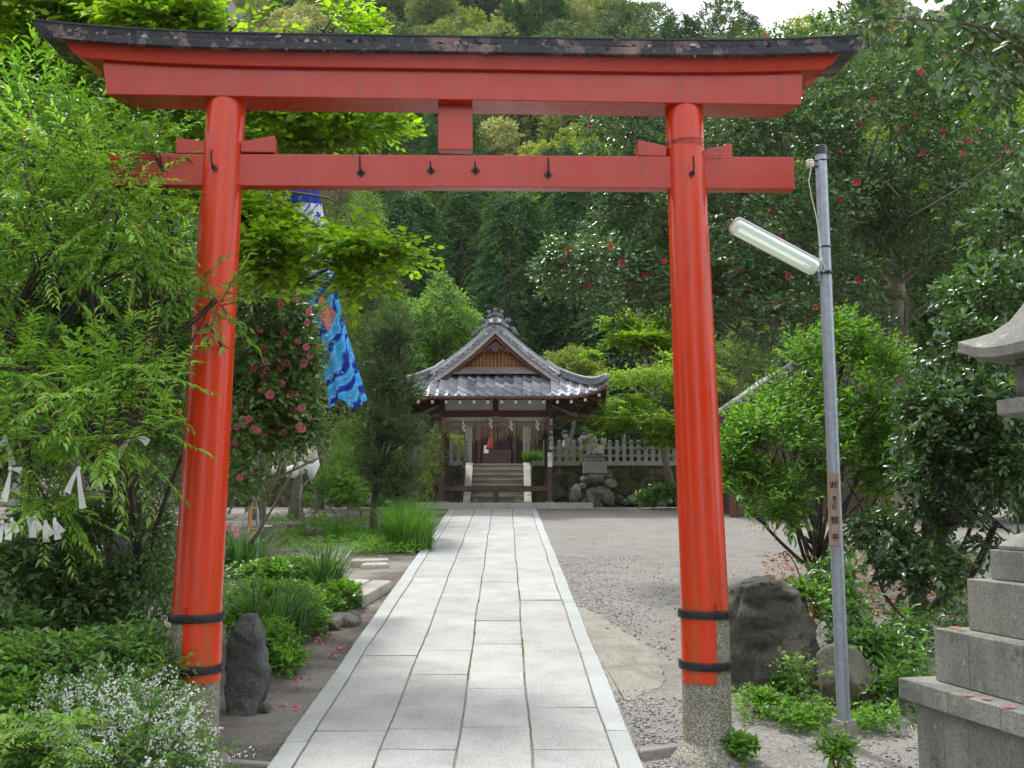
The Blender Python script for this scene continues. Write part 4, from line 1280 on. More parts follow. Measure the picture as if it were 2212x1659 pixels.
for x in (-HX, HX):
    MB().box((x, 0, .468), (.09, 1.86, .13)).build('rail', M['darkwood'], pav, bevel=.006)
    MB().box((x, 0, 2.365), (.12, 1.86, .165)).build('beam', M['redwood'], pav, bevel=.006)
    MB().box((x, 0, 2.81), (.13, 3.0, .16)).build('purlin', M['redwood'], pav, bevel=.006)
    m = MB(); s = 1 if x > 0 else -1
    m.beam((x + s * .06, FY, 2.58), (x + s * .78, FY, 2.26), .05, .07); m.build('bracket_arm', M['greywood'], pav)
    MB().beam((x - s * .1, FY, 2.24), (x + s * 1.0, FY, 2.24), .08, .10).build('side_beam', M['redwood'], pav)
def lift(x, y):
    a = max(0, (abs(x) - 1.5) / 1.24); b = max(0, (abs(y) - 1.15) / 1.2)
    return a, b
def prof(x):                                   # side slope
    return 4.52 - .990 * x + .1166 * x * x
EZ = 2.700
def S_front(x, v, s=-1):
    y = s * (2.35 - .85 * v)
    return Vector((x, y, EZ + .60 * (v * .93 + .07 * v * v) + .28 * min(1, lift(x, 9)[0]) ** 3 * (1 - .7 * v)))
def S_side(y, w, s=1):
    x = 2.74 * (1 - w)
    a = min(1, max(0, (x - 1.5) / 1.24))
    return Vector((s * x, y, prof(x) - .03 + .28 * min(1, lift(0, y)[1]) ** 3 * a))
def tiles(m, S, half, amin, amax, tw, rows, lim, flip=False):
    nx = int(round((amax - amin) / tw)); seg = 6
    for r in range(rows):
        v0 = r / rows; v1 = min(1.0, (r + 1.22) / rows)
        l0, l1 = lim(v0), lim(v1)
        for c in range(nx):
            a0 = amin + (amax - amin) * c / nx; a1 = amin + (amax - amin) * (c + 1.04) / nx
            if a0 > l0 or a1 < -l0: continue
            vs_ = []
            for k in range(seg + 1):
                u = k / seg; a = a0 + (a1 - a0) * u
                if flip: u = 1 - u
                h = .034 * math.cos(u * 1.35 * PI) * (1 if u < .7 else .85)
                q0 = S(max(-l0, min(l0, a)), v0); q1 = S(max(-l1, min(l1, a)), v1)
                vs_ += [q0 + Vector((0, 0, h + .004)), q0 + Vector((0, 0, h + .034)), q1 + Vector((0, 0, h + .010))]
            fs = []
            for k in range(seg):
                b = 3 * k
                fs += [(b, b + 3, b + 4, b + 1), (b + 1, b + 4, b + 5, b + 2)]
            m.add(vs_, fs)
lf = lambda v: 2.74 - 1.22 * v
def ls(w):
    x = 2.74 * (1 - w)
    return 1.82 if x < 1.50 else 1.5 + (x - 1.52) / 1.22 * .85
m = MB()
tiles(m, lambda a, v: S_front(a, v, -1), 0, -2.76, 2.76, .228, 5, lf)
tiles(m, lambda a, v: S_front(a, v, 1), 0, -2.76, 2.76, .228, 5, lf)
tiles(m, lambda a, v: S_side(a, v, 1), 0, -2.36, 2.36, .228, 14, ls)
tiles(m, lambda a, v: S_side(a, v, -1), 0, -2.36, 2.36, .228, 14, ls, True)
roof = m.build('roof', M['tile'], pav, smooth=True)
# round eave-end tiles
m = MB()
for i in range(25):
    x = -2.74 + i * .228 + .03
    for s in (-1,):
        q = S_front(max(-2.74, min(2.74, x)), 0, s)
        m.lathe([(.042, 0), (.045, .012), (.030, .016), (.030, .010)], q + Vector((0, -.012, .012)), 12, Matrix.Rotation(R(90), 3, 'X'))
m.build('eave_end_tiles', M['ridgetile'], roof, smooth=True)
# boards under the roof
m = MB()
def strip(fn, n, flip=False):
    v = []
    for i in range(n + 1):
        a, b = fn(i / n); v += [a, b]
    m.add(v, [(2 * i, 2 * i + 1, 2 * i + 3, 2 * i + 2) for i in range(n)])
dn = Vector((0, 0, -.06))
for s in (-1, 1):
    strip(lambda u: (S_front(-2.72 + 5.44 * u, 0, s) + dn, Vector(((-2.72 + 5.44 * u) * .5, s * 1.0, 2.98))), 24)
    strip(lambda u: (S_side(-2.33 + 4.66 * u, 0, s) + dn, Vector((s * 1.37, (-2.33 + 4.66 * u) * .43, 2.98))), 24)
m.add([(-1.37, -1, 2.985), (1.37, -1, 2.985), (1.37, 1, 2.985), (-1.37, 1, 2.985)], [(0, 1, 2, 3)])
m.build('soffit', M['redwood'], roof)
m = MB()
for s in (-1, 1):
    for i in range(24):
        a = S_front(-2.73 + 5.46 * i / 24, 0, s) + Vector((0, -s * .02, -.035)); b = S_front(-2.73 + 5.46 * (i + 1) / 24, 0, s) + Vector((0, -s * .02, -.035))
        m.beam(a, b, .05, .065)
        a = S_side(-2.34 + 4.68 * i / 24, 0, s) + Vector((-s * .02, 0, -.035)); b = S_side(-2.34 + 4.68 * (i + 1) / 24, 0, s) + Vector((-s * .02, 0, -.035))
        m.beam(a, b, .05, .065)
m.build('eave_board', M['redwood'], roof)
# rafters with white painted ends
proto = None
for i in range(16):
    x = -2.55 + i * .34
    q = S_front(x, 0, -1)
    q.z -= .135; q.y += .13
    if proto is None:
        mm = MB(); mm.mi = 0; mm.beam((0, 0, 0), (0, 1.25, .36), .06, .07)
        mm.mi = 1; mm.box((0, -.004, .0), (.066, .006, .076), Matrix.Rotation(R(16), 3, 'X'))
        proto = mm.build('rafter', [M['redwood'], M['whitepaint']], roof, loc=q)
    else:
        o = proto.copy(); COL.objects.link(o); o.location = q
        s_ = abs(x) > 1.6
        if s_: o.rotation_euler = (R(-8), 0, R(-14 * (abs(x) - 1.4)) * (-1 if x < 0 else 1) * -1)
proto = None
for s in (-1, 1):
    for i in range(12):
        y = -1.95 + i * .355
        q = S_side(y, 0, s); q.z -= .12; q.x -= s * .12
        if proto is None:
            mm = MB(); mm.mi = 0; mm.beam((0, 0, 0), (1.25, 0, .34), .06, .07)
            mm.mi = 1; mm.box((-.004, 0, 0), (.006, .066, .076))
            proto = mm.build('rafter', [M['redwood'], M['whitepaint']], roof, loc=q)
        else:
            o = proto.copy(); COL.objects.link(o); o.location = q
            if s == 1: o.rotation_euler = (0, 0, PI)
# gable: bargeboards, wall, lattice, gegyo, tie beams, for the front and the back
for s in (-1, 1):
    gy = s * 1.78
    nf = 20
    for sx in (-1, 1):
        m = MB(); v = []
        for i in range(nf + 1):
            x = 1.60 * i / nf
            w = .112 + .03 * (i / nf)
            zt_ = prof(x) - .035
            zb_ = zt_ - w * math.sqrt(1 + (.99 - .233 * x) ** 2)
            xb_ = x
            v += [(sx * x, gy - .02, zt_), (sx * xb_, gy - .02, zb_), (sx * xb_, gy + .02, zb_), (sx * x, gy + .02, zt_)]
        f = []
        for i in range(nf):
            for k in range(4):
                a = 4 * i + k; b = 4 * i + (k + 1) % 4; f.append((a, b, b + 4, a + 4) if sx < 0 else (a, a + 4, b + 4, b))
        f += [(0, 1, 2, 3), (4 * nf, 4 * nf + 3, 4 * nf + 2, 4 * nf + 1)]
        m.add(v, f); m.build('bargeboard', M['hafu'], pav)
        m = MB(); v = []       # dark inner board behind it
        for i in range(nf + 1):
            x = 1.45 * i / nf; zt_ = prof(x) - .15 * math.sqrt(1 + (.99 - .233 * x) ** 2)
            v += [(sx * x, gy - s * .06, zt_ + .04), (sx * x, gy - s * .06, zt_ - .10)]
        m.add(v, [(2 * i, 2 * i + 1, 2 * i + 3, 2 * i + 2) for i in range(nf)])
        m.build('inner_board', M['redwood'], pav, solid=.03)
    gw = [Vector((x, gy - s * .30, prof(abs(x)) - .12)) for x in np.linspace(-1.4, 1.4, 15)]
    MB().prism([Vector((-1.4, gy - s * .30, 3.30))] + gw + [Vector((1.4, gy - s * .30, 3.30))], (0, -s * .03, 0)).build('gable_wall', M['gablewall'], pav)
    m = MB()
    for k in range(23):
        x = -1.02 + k * .0927
        h = (3.49, min(prof(abs(x)) - .36 - .05 * (k % 3 == 1), 3.96 - .04 * (k % 4)))
        if h[1] - h[0] > .03: m.box((x, gy - s * .255, (h[0] + h[1]) / 2), (.022, .02, h[1] - h[0]))
    for k in range(11):
        z = 3.505 + k * .044
        xw = 1.12 * max(0, (4.08 - z) / .60) ** .9
        if xw > .1: m.box((0, gy - s * .265, z), (2 * min(xw, 1.1), .012, .014))
    m.build('lattice', M['lattice'], pav)
    m = MB(); m.box((0, gy - s * .20, 3.455), (2.40, .10, .07)); m.box((0, gy - s * .16, 3.385), (2.75, .12, .06)); m.box((0, gy - s * .11, 3.335), (3.05, .10, .035))
    m.build('gable_sill', M['greywood'], pav, bevel=.006)
    m = MB()                                   # carved pendant
    yy = gy - s * .05
    rx = Matrix.Rotation(R(90), 3, 'X')
    m.lathe([(.085, -.02), (.10, 0), (.085, .02)], (0, yy, 3.94), 16, rx)
    m.lathe([(.045, -.02), (.055, 0), (.045, .02)], (0, yy, 4.07), 12, rx)
    for sx in (-1, 1):
        for k, (x, z, r_) in enumerate([(.10, 3.99, .045), (.17, 3.965, .05), (.25, 3.91, .042), (.32, 3.87, .035), (.07, 4.05, .04)]):
            m.lathe([(r_ * .8, -.018), (r_, 0), (r_ * .8, .018)], (sx * x, yy, z), 10, rx)
    m.build('carved_pendant', M['darkwood'], pav, smooth=True)
# ridges
def roll(m, pts, n=5, w=.09, lay=3):
    for k in range(lay):
        hw = w * (1 - .10 * k); 
        for a, b in zip(pts, pts[1:]):
            m.beam(Vector(a) + Vector((0, 0, .03 + .036 * k)), Vector(b) + Vector((0, 0, .03 + .036 * k)), hw * 2, .030)
    m.tube([Vector(p) + Vector((0, 0, .03 + .036 * lay + .02)) for p in pts], .055, 10)
m = MB(); roll(m, [(0, -1.80, 4.47), (0, 0, 4.46), (0, 1.80, 4.47)], w=.14, lay=5); m.build('main_ridge', M['ridgetile'], roof, smooth=True)
for sy in (-1, 1):
    for sx in (-1, 1):
        m = MB()
        pts = [Vector((sx * x, sy * 1.62, prof(x) + .015)) for x in np.linspace(.12, 1.60, 9)]
        roll(m, pts, w=.085, lay=2); m.build('gable_ridge', M['ridgetile'], roof, smooth=True)
        m = MB()
        pts = []
        for i in range(9):
            t_ = i / 8; v = 1 - t_
            q = S_front(sx * (2.74 - 1.22 * v), v, sy); q.z += .03 + .05 * t_ ** 6
            pts.append(q)
        pts = [Vector((sx * 1.30, sy * 1.35, pts[0].z + .19))] + pts[:-1] + [pts[-2].lerp(pts[-1], .72)]
        roll(m, pts, w=.085, lay=3)
        e = pts[-1]
        m.ico(e + Vector((sx * .03, sy * .03, .11)), (.09, .07, .10), 2, .3, 3, 2.5)
        m.build('hip_ridge', M['ridgetile'], roof, smooth=True)
        # verge: a run of rolled tiles and the discs below them
        m = MB()
        for i in range(12):
            x = .10 + i * .128
            z = prof(x)
            sl = math.atan(.99 - .233 * x)
            m.lathe([(.046, 0), (.050, .01), (.050, .02), (.034, .022), (.034, .016)], Vector((sx * x, sy * 1.815, z + .01)), 14, Matrix.Rotation(R(90) * (1 if sy < 0 else -1), 3, 'X'))
            a = Vector((sx * (x - .06), sy * 1.80, prof(max(0, x - .06)) + .055)); b = Vector((sx * (x + .075), sy * 1.80, prof(x + .075) + .052))
            m.tube([a, (a + b) / 2 + Vector((0, 0, .012)), b], .036, 8)
            # scalloped lip of each verge tile
            m.tube([Vector((sx * (x + .02), sy * 1.825, prof(x + .02) - .02)), Vector((sx * (x + .065), sy * 1.83, prof(x + .065) - .055)), Vector((sx * (x + .11), sy * 1.825, prof(x + .11) - .02))], .018, 6)
        m.tube([Vector((sx * x, sy * 1.70, prof(x) + .085)) for x in np.linspace(.05, 1.62, 12)], .045, 8)
        m.build('verge_tiles', M['tile'], roof, smooth=True)
# ornamental end tile of the ridge
on = MB()
for sy in (-1,):
    y0 = sy * 1.88
    hexp = [(-.24, 4.62), (-.26, 4.80), (-.17, 4.93), (0, 4.99), (.17, 4.93), (.26, 4.80), (.24, 4.62)]
    on.prism([Vector((x, y0, z)) for x, z in hexp], (0, .16, 0))
    for k in range(3):
        on.beam((-.25 + .02 * k, y0 - .02, 4.84 + k * .045), (0, y0 - .02, 4.93 + k * .045), .10, .025); on.beam((.25 - .02 * k, y0 - .02, 4.84 + k * .045), (0, y0 - .02, 4.93 + k * .045), .10, .025)
    rx = Matrix.Rotation(R(90), 3, 'X')
    for x, z in ((-.19, 5.06), (0, 5.14), (.19, 5.06)):
        on.tube([(x, y0 + .25, z), (x, y0 - .06, z)], .052, 14); on.lathe([(.055, 0), (.062, .012), (.058, .03), (.035, .03), (.035, .022)], (x, y0 - .05, z), 14, rx)
    for sx in (-1, 1):
        # curling fins at both sides
        c = []
        for i in range(15):
            t_ = i / 14; a = -R(100) + t_ * R(430); rr = .125 * (1 - .72 * t_)
            c.append(Vector((sx * (.36 - rr * math.cos(a) * 1.0 + .02), y0 + .02, 4.64 + rr * math.sin(a) + .12 * t_)))
        on.tube(c, [.048 - .020 * i / 14 for i in range(15)], 8)
        on.tube([Vector((sx * .22, y0 + .02, 4.60)), Vector((sx * .30, y0 + .01, 4.50)), Vector((sx * .40, y0, 4.45))], [.06, .06, .05], 8)
        for j in range(4):
            on.tube([Vector((sx * (.44 + .03 * j), y0 + .01, 4.48)), Vector((sx * (.52 + .035 * j), y0 + .01, 4.36 - .02 * j)), Vector((sx * (.56 + .05 * j), y0 + .01, 4.22 - .02 * j))], [.035, .030, .015], 6)
on.v = [(x * .84, y, 4.53 + (z - 4.56) * .66) for x, y, z in on.v]
on.build('ridge_end_ornament', M['ridgetile'], roof, smooth=True)
MB().prism([Vector((x * .84, -1.895, 4.53 + (z - 4.56) * .66)) for x, z in [(-.17, 4.66), (-.20, 4.75), (-.10, 4.82), (0, 4.85), (.10, 4.82), (.20, 4.75), (.17, 4.66)]], (0, .02, 0)).build('ornament_plaster', M['whitepaint'], roof)
MB().lathe([(.055, 0), (.06, .02), (.045, .035), (.03, .03), (.025, .04)], (0, -1.897, 4.655), 18, Matrix.Rotation(R(90), 3, 'X')).build('ornament_disc', M['ridgetile'], roof, smooth=True)
# name board and notice on the right front post
MB().box((HX + .035, FY - .09, 1.84), (.125, .02, .86)).build('name_board', M['blackboard'], pav, bevel=.002)
nb = [o for o in pav.children if o.name.startswith('name_board')][0]
for txt, z, s in (('毎\n月\n一\n日', 2.245, .105), ('月\n次\n祭', 1.79, .125)):
    text_mesh('lettering', txt, s, M['whitepaint'], nb, (HX + .035, FY - .1015, z), (R(90), 0, 0), .0005, .95, .0)
no_ = MB().box((HX + .01, FY - .075, 1.195), (.115, .008, .36)).build('notice', M['paper'], pav)
text_mesh('lettering', '温\n一\n地\n温\nト\n号', .048, M['ink'], no_, (HX + .035, FY - .0802, 1.36), (R(90), 0, 0), .0004, .85)
text_mesh('lettering', '汰\n竟\nヤ\nハ', .042, M['ink'], no_, (HX - .018, FY - .0802, 1.28), (R(90), 0, 0), .0004, .85)

# straw rope with fringe and paper streamers, tied between the front posts
rope = thing('straw_rope', 'thin straw festoon rope with hanging straw fringe tied across the pavilion front', 'rope', PC + Vector((0, FY - .10, 0)))
def rz_(x):
    u = abs(x) / HX
    return 2.285 - .115 * math.sin(PI * min(1, u)) ** 1 + (.02 if u < .1 else 0)
m = MB(); m.tube([(x, 0, rz_(x)) for x in np.linspace(-HX, HX, 31)], .010, 6); m.build('cord', M['straw'], rope, smooth='all')
rg_ = random.Random(2); m = MB()
for i in range(190):
    x = -HX + 2 * HX * (i + rg_.uniform(-.4, .4)) / 190
    u = abs(x) / HX
    L_ = .34 + .30 * (math.cos(u * 3 * PI) * .5 + .5) * rg_.uniform(.5, 1) + rg_.uniform(-.04, .10)
    if abs(u - .45) < .2 and x < 0: L_ += .12
    z = rz_(x); sw = rg_.uniform(-.05, .05) - (.12 * x if abs(x) < .35 else 0)
    m.tube([(x, 0, z), (x + sw * .4, rg_.uniform(-.02, .02), z - L_ * .5), (x + sw, rg_.uniform(-.03, .03), z - L_)], [.0045, .0045, .0035], 4)
f_ = m.build('straw_fringe', M['straw'], rope); f_["kind"] = "stuff"
sp_ = None
for x in (-.815, -.13, .395, 1.06):
    if sp_ is None:
        m = MB(); z = 0
        for k in range(4):
            o_ = .018 if k % 2 else -.018
            m.add([(o_ - .028, -.03 - .004 * k, z), (o_ + .028, -.03 - .004 * k, z - .012), (o_ + .034, -.034 - .004 * k, z - .085), (o_ - .022, -.034 - .004 * k, z - .073)], [(0, 1, 2, 3)])
            z -= .064
        sp_ = m.build('paper_streamer', M['paper'], rope, loc=(x, 0, rz_(x)), solid=.002)
    else:
        o = sp_.copy(); COL.objects.link(o); o.location = (x, 0, rz_(x))

# ---------------------------------------------------------------- stone stairs, wall, fence, guardian
WZ = SL * 27.2
sx0 = P(1075, 1000, 32.2).x
st = thing('stone_stairs', 'granite steps behind the pavilion between sloping side slabs', 'stairs', (sx0, 31.6, WZ))
nst = 8
for k in range(nst):
    mm = MB(); mm.mi = 0; mm.box((0, .155 + k * .27, (k + 1) * .163 / 2 - .075), (1.56, .29, (k + 1) * .163 + .05)); mm.mi = 1; mm.box((0, .13 + k * .27, (k + 1) * .163 - .024), (1.56, .32, .048))
    mm.build('step', [M['step'], M['palestone']], st, bevel=.010)
for s in (-1, 1):
    m = MB(); x = s * .90
    pts = [Vector((x - .11, -.16, -.1)), Vector((x - .11, 2.4, -.1)), Vector((x - .11, 2.4, 1.345)), Vector((x - .11, 2.0, 1.345)), Vector((x - .11, -.16, .12))]
    m.prism(pts, (.22, 0, 0)); m.build('side_slab', M['palestone'], st, bevel=.01)
def wall(x0, x1, name_lab):
    w = thing('retaining_wall', name_lab, 'wall', ((x0 + x1) / 2, 31.75, WZ), 0, None)
    L_ = x1 - x0
    n = 60; m = MB(); v = []; f = []
    nz_ = 14
    for j in range(nz_ + 1):
        for i in range(n + 1):
            x = -L_ / 2 + L_ * i / n; z = -.2 + 1.40 * j / nz_
            v.append((x, -.10 + .10 * j / nz_ * .8 - .09 * mnoise.noise(Vector((x * 2.2 + x0, z * 3, 2))) - .04 * mnoise.noise(Vector((x * 7, z * 7, 5))), z))
    for j in range(nz_):
        for i in range(n):
            a = j * (n + 1) + i; f.append((a, a + 1, a + n + 2, a + n + 1))
    m.add(v, f)
    m.box((0, 1.2, .48), (L_, 2.2, 1.36))
    m.build('stone_face', M['mosswall'], w, smooth=True)
    m = MB(); x = -L_ / 2
    rg2 = random.Random(int(x0 * 10))
    while x < L_ / 2 - .1:
        l = min(rg2.uniform(1.0, 1.7), L_ / 2 - x); m.box((x + l / 2, .12, 1.255), (l - .008, .36, .14)); x += l
    m.build('coping', M['stonepost'], w, bevel=.01)
    return w
wall(sx0 + 1.03, 7.9, 'mossy stone retaining wall with granite coping, right of the stairs')
wall(-10, sx0 - 1.03, 'stone retaining wall with granite coping, left of the stairs')
def fence(pts_x, label, base):
    fn = thing('stone_fence', label, 'fence', (base, 31.82, TERR + .02))
    pr = None
    for k, x in enumerate(pts_x):
        tall = (k % 8 == 3)
        h = .78 if tall else .61
        o = MB(); o.box((0, 0, h / 2), (.105, .105, h)); o.add([(-.0525, -.0525, h), (.0525, -.0525, h), (.0525, .0525, h), (-.0525, .0525, h), (-.03, -.03, h + .025), (.03, -.03, h + .025), (.03, .03, h + .025), (-.03, .03, h + .025)],
              [(0, 1, 5, 4), (1, 2, 6, 5), (2, 3, 7, 6), (3, 0, 4, 7), (4, 5, 6, 7)])
        o.build('fence_post', M['stonepost'], fn, loc=(x - base, 0, 0))
    for z in (.17, .40):
        MB().box(((pts_x[0] + pts_x[-1]) / 2 - base, .005, z), (pts_x[-1] - pts_x[0], .05, .075)).build('rail', M['stonepost'], fn, bevel=.004)
    return fn
fence([P(1177 + 15.6 * i, 1000, 31.82).x for i in range(24)], 'row of short granite fence posts with rails on the wall right of the stairs', P(1180, 1000, 31.82).x)
fence([P(1006 - 15.6 * i, 1000, 31.82).x for i in range(26)][::-1], 'row of short granite fence posts with rails on the wall left of the stairs', P(1000, 1000, 31.82).x)
# tall stone posts flanking the head of the steps
for px, w_, zt_, side in ((1012, .20, 2.05, 'left'), (1138, .22, 2.05, 'right')):
    p = P(px, 980, 33.6)
    o = MB().lathe([(w_ / 2, 0), (w_ / 2, zt_ - .05), (w_ * .42, zt_)], (0, 0, 0), 20).build('stone_pillar', M['stonepost'], None, smooth=True, loc=(p.x, 33.8, TERR - .03))
    tag(o, 'round grey stone pillar at the head of the steps, ' + side + ' one of the pair', 'pillar')
# main sanctuary in shadow
SAN = thing('sanctuary', 'dark wooden sanctuary hall in shadow beyond the stone stairs', 'shrine hall', (P(1072, 980, 36).x, 37.0, TERR))
m = MB(); m.box((0, 1.2, 1.3), (2.9, 1.6, 2.7)); m.build('wall', M['darkwood'], SAN)
for x in (-1.25, -.62, .62, 1.25):
    MB().box((x, .2, 1.3), (.13, .13, 2.7)).build('post', M['darkwood'], SAN, bevel=.006)
m = MB()
for k in range(22): m.box((-1.25 + k * .12, .36, .95), (.035, .04, 1.5))
m.build('lattice_door', M['darkwood'], SAN)
MB().box((0, .05, .35), (1.0, .35, .5)).build('offering_box', M['darkwood'], SAN, bevel=.01)
MB().box((-.36, -.15, .62), (.16, .01, .28)).build('notice', M['paper'], SAN)
MB().box((0, .1, 2.62), (3.4, .5, .22)).build('beam', M['redwood'], SAN)
MB().prism([Vector((-2.2, -1.3, 2.85)), Vector((2.2, -1.3, 2.85)), Vector((1.6, 1.0, 3.75)), Vector((-1.6, 1.0, 3.75))], (0, .05, .10)).build('roof', M['ridgetile'], SAN)
bell = thing('bell_rope', 'red cloth bell rope hanging in the doorway of the dark sanctuary hall', 'bell rope', (P(1059, 980, 35.4).x, 35.5, TERR))
MB().tube([(0, 0, 2.5), (.01, 0, 1.8), (-.01, 0, 1.3), (0, 0, .95)], [.03, .045, .05, .06], 8).build('rope', M['cord'], bell, smooth='all')
MB().lathe([(.03, .95), (.07, .85), (.12, .62), (.135, .55), (.06, .55)], (0, 0, 0), 14, flute=lambda a: 1 + .15 * math.cos(6 * a)).build('tassel', M['cord'], bell, smooth='all')
# duckboards at the foot of the steps
fp = thing('slatted_board', 'weathered slatted boards leaning at the foot of the stone stairs', 'boards', (sx0 - .02, 31.3, WZ))
m = MB()
for i in range(22):
    if 9 < i < 12: continue
    m.box((-.53 + i * .05, rg_.uniform(-.01, .01), .13), (.032, .02, .27))
m.box((-.3, .02, .20), (.44, .02, .04)); m.box((.29, .02, .20), (.46, .02, .04)); m.build('slats', M['greywood'], fp)

# guardian lion dog on its pedestal
GP = P(1284, 998, 30.9)
gd = thing('guardian_lion', 'carved stone lion dog seated on a tiered pedestal above piled rocks', 'statue', (GP.x, 31.0, 0))
def gZ(y): return P(1284, y, 31.0).z
z0 = gZ(984)
m = MB()
for c, r_ in [((.00, 0, .11), (.22, .13, .12)), ((.10, 0, .17), (.15, .14, .17)), ((-.04, 0, .27), (.13, .13, .18)), ((-.10, 0, .43), (.115, .115, .13)), ((-.13, 0, .52), (.125, .12, .105)),
              ((-.22, 0, .49), (.075, .075, .06)), ((-.20, 0, .44), (.06, .06, .035)), ((-.06, 0, .58), (.10, .12, .06)), ((.0, 0, .46), (.09, .13, .11)), ((.16, 0, .07), (.12, .13, .07)),
              ((-.16, .06, .62), (.03, .025, .035)), ((-.16, -.06, .62), (.03, .025, .035)),
              ((.25, 0, .22), (.06, .05, .12)), ((.29, 0, .36), (.07, .045, .10)), ((.24, 0, .45), (.05, .04, .07)), ((.33, 0, .44), (.035, .04, .06))]:
    m.ico(c, r_, 3, .12, 2, 3)
for s in (-1, 1):
    m.tube([(-.09, s * .07, .30), (-.14, s * .08, .16), (-.16, s * .085, .02)], [.06, .048, .045], 8); m.ico((-.20, s * .085, .03), (.06, .045, .032), 2)
    m.tube([(.10, s * .11, .12), (.00, s * .12, .05), (-.05, s * .12, .03)], [.08, .05, .04], 8)
for k in range(9):
    a = k * .7; m.ico((-.02 + .10 * math.cos(a), .11 * math.sin(a), .42 + .03 * math.sin(3 * a)), .035, 2)
body = m.build('body', M['palestone'], gd, loc=(0, 0, z0)); remeshed(body, .013, 2)
m = MB(); m.box((.03, 0, z0 - .02), (.56, .34, .045)); m.box((.03, 0, z0 - .075), (.50, .30, .06)); m.box((.03, 0, z0 - .13), (.58, .38, .05))
for s in (-1, 1): m.box((.03 + s * .22, 0, z0 - .175), (.14, .38, .05))
m.build('plinth', M['stonepost'], gd, bevel=.012)
zb = gZ(1023)
MB().box((.02, 0, (z0 - .20 + zb) / 2), (.67, .46, z0 - .20 - zb)).build('pedestal_block', M['step'], gd, bevel=.015)
for k, (px, py, w_, h_, d_, s) in enumerate([(1285, 1033, .50, .17, .36, 41), (1245, 1068, .20, .30, .22, 42), (1278, 1072, .22, .24, .22, 43), (1297, 1060, .20, .14, .2, 44), (1258, 1050, .11, .09, .12, 45), (1312, 1068, .22, .22, .2, 46), (1265, 1084, .13, .09, .12, 47), (1320, 1043, .22, .14, .2, 48)]):
    p = P(px, py, 30.7)
    labs = ['broad mossy slab of rock carrying the lion dog pedestal', 'pale pointed rock, leftmost of the pile below the lion dog', 'pale rounded rock in the middle of the pile below the lion dog', 'grey rock wedged beneath the mossy slab under the lion dog',
            'small pale rock lying on top of the leftmost rock under the lion dog', 'squarish grey rock at the right of the pile below the lion dog', 'small low stone at the foot of the rock pile under the lion dog', 'grey rock end jutting out at the right under the lion dog']
    tag(rock('rock', (p.x, 30.8 if k else 31.0, p.z), (w_, d_, h_), M['greyrock'], s, 8, .14, 4), labs[k], 'rock')
rg3 = random.Random(9)
for k in range(16):
    x = rg3.uniform(2.2, 6.6); r_ = rg3.uniform(.10, .24)
    tag(rock('rock', (x * 1.08, 31.55 - rg3.uniform(0, .12), WZ + rg3.uniform(0, .22)), (r_ * 1.2, .14, r_), M['greyrock'], 60 + k, 7, .14, 3), 'mossy grey rock set into the foot of the wall right of the lion dog', 'rock', 'rocks at the foot of the mossy wall')
for k in range(10):
    x = rg3.uniform(-5.2, -1.9); r_ = rg3.uniform(.12, .30)
    tag(rock('rock', (x * 1.08, 31.5 - rg3.uniform(0, .2), WZ + rg3.uniform(0, .45)), (r_ * 1.2, .16, r_), M['greyrock'], 80 + k, 7, .14, 3), 'pale grey rock piled against the wall left of the pavilion', 'rock', 'rocks against the left wall')
# dark lantern behind the fence
p = P(1263, 960, 33.2)
p.z -= .0
bl = thing('garden_lantern', 'dark stone lantern with domed roof behind the fence, just left of the lion dog', 'stone lantern', (p.x, 33.4, TERR))
k_ = P(1263, 960, 33.4).z - TERR
M['darkstone'] = granite('dark_stone', (.14, .12, .12), .5, 0, .8, .8, .4)
k_ -= .05
m = MB(); m.lathe([(.24, 0), (.24, .12), (.10, .18), (.09, k_ - .25), (.14, k_ - .20), (.17, k_ - .14)], (0, 0, 0), 16); m.build('shaft', M['darkstone'], bl, smooth=True)
m = MB(); m.lathe([(.10, k_ - .14), (.11, k_ + .10), (.10, k_ + .13)], (0, 0, 0), 6); m.build('fire_box', M['stonepost'], bl)
m = MB(); m.lathe([(.08, k_ + .12), (.20, k_ + .12), (.205, k_ + .15), (.18, k_ + .22), (.12, k_ + .30), (.05, k_ + .33), (.03, k_ + .35), (.05, k_ + .38), (.03, k_ + .42), (.005, k_ + .43)], (0, 0, 0), 24, flute=lambda a: 1 + .03 * math.cos(6 * a)); m.build('dome_roof', M['darkstone'], bl, smooth=True)
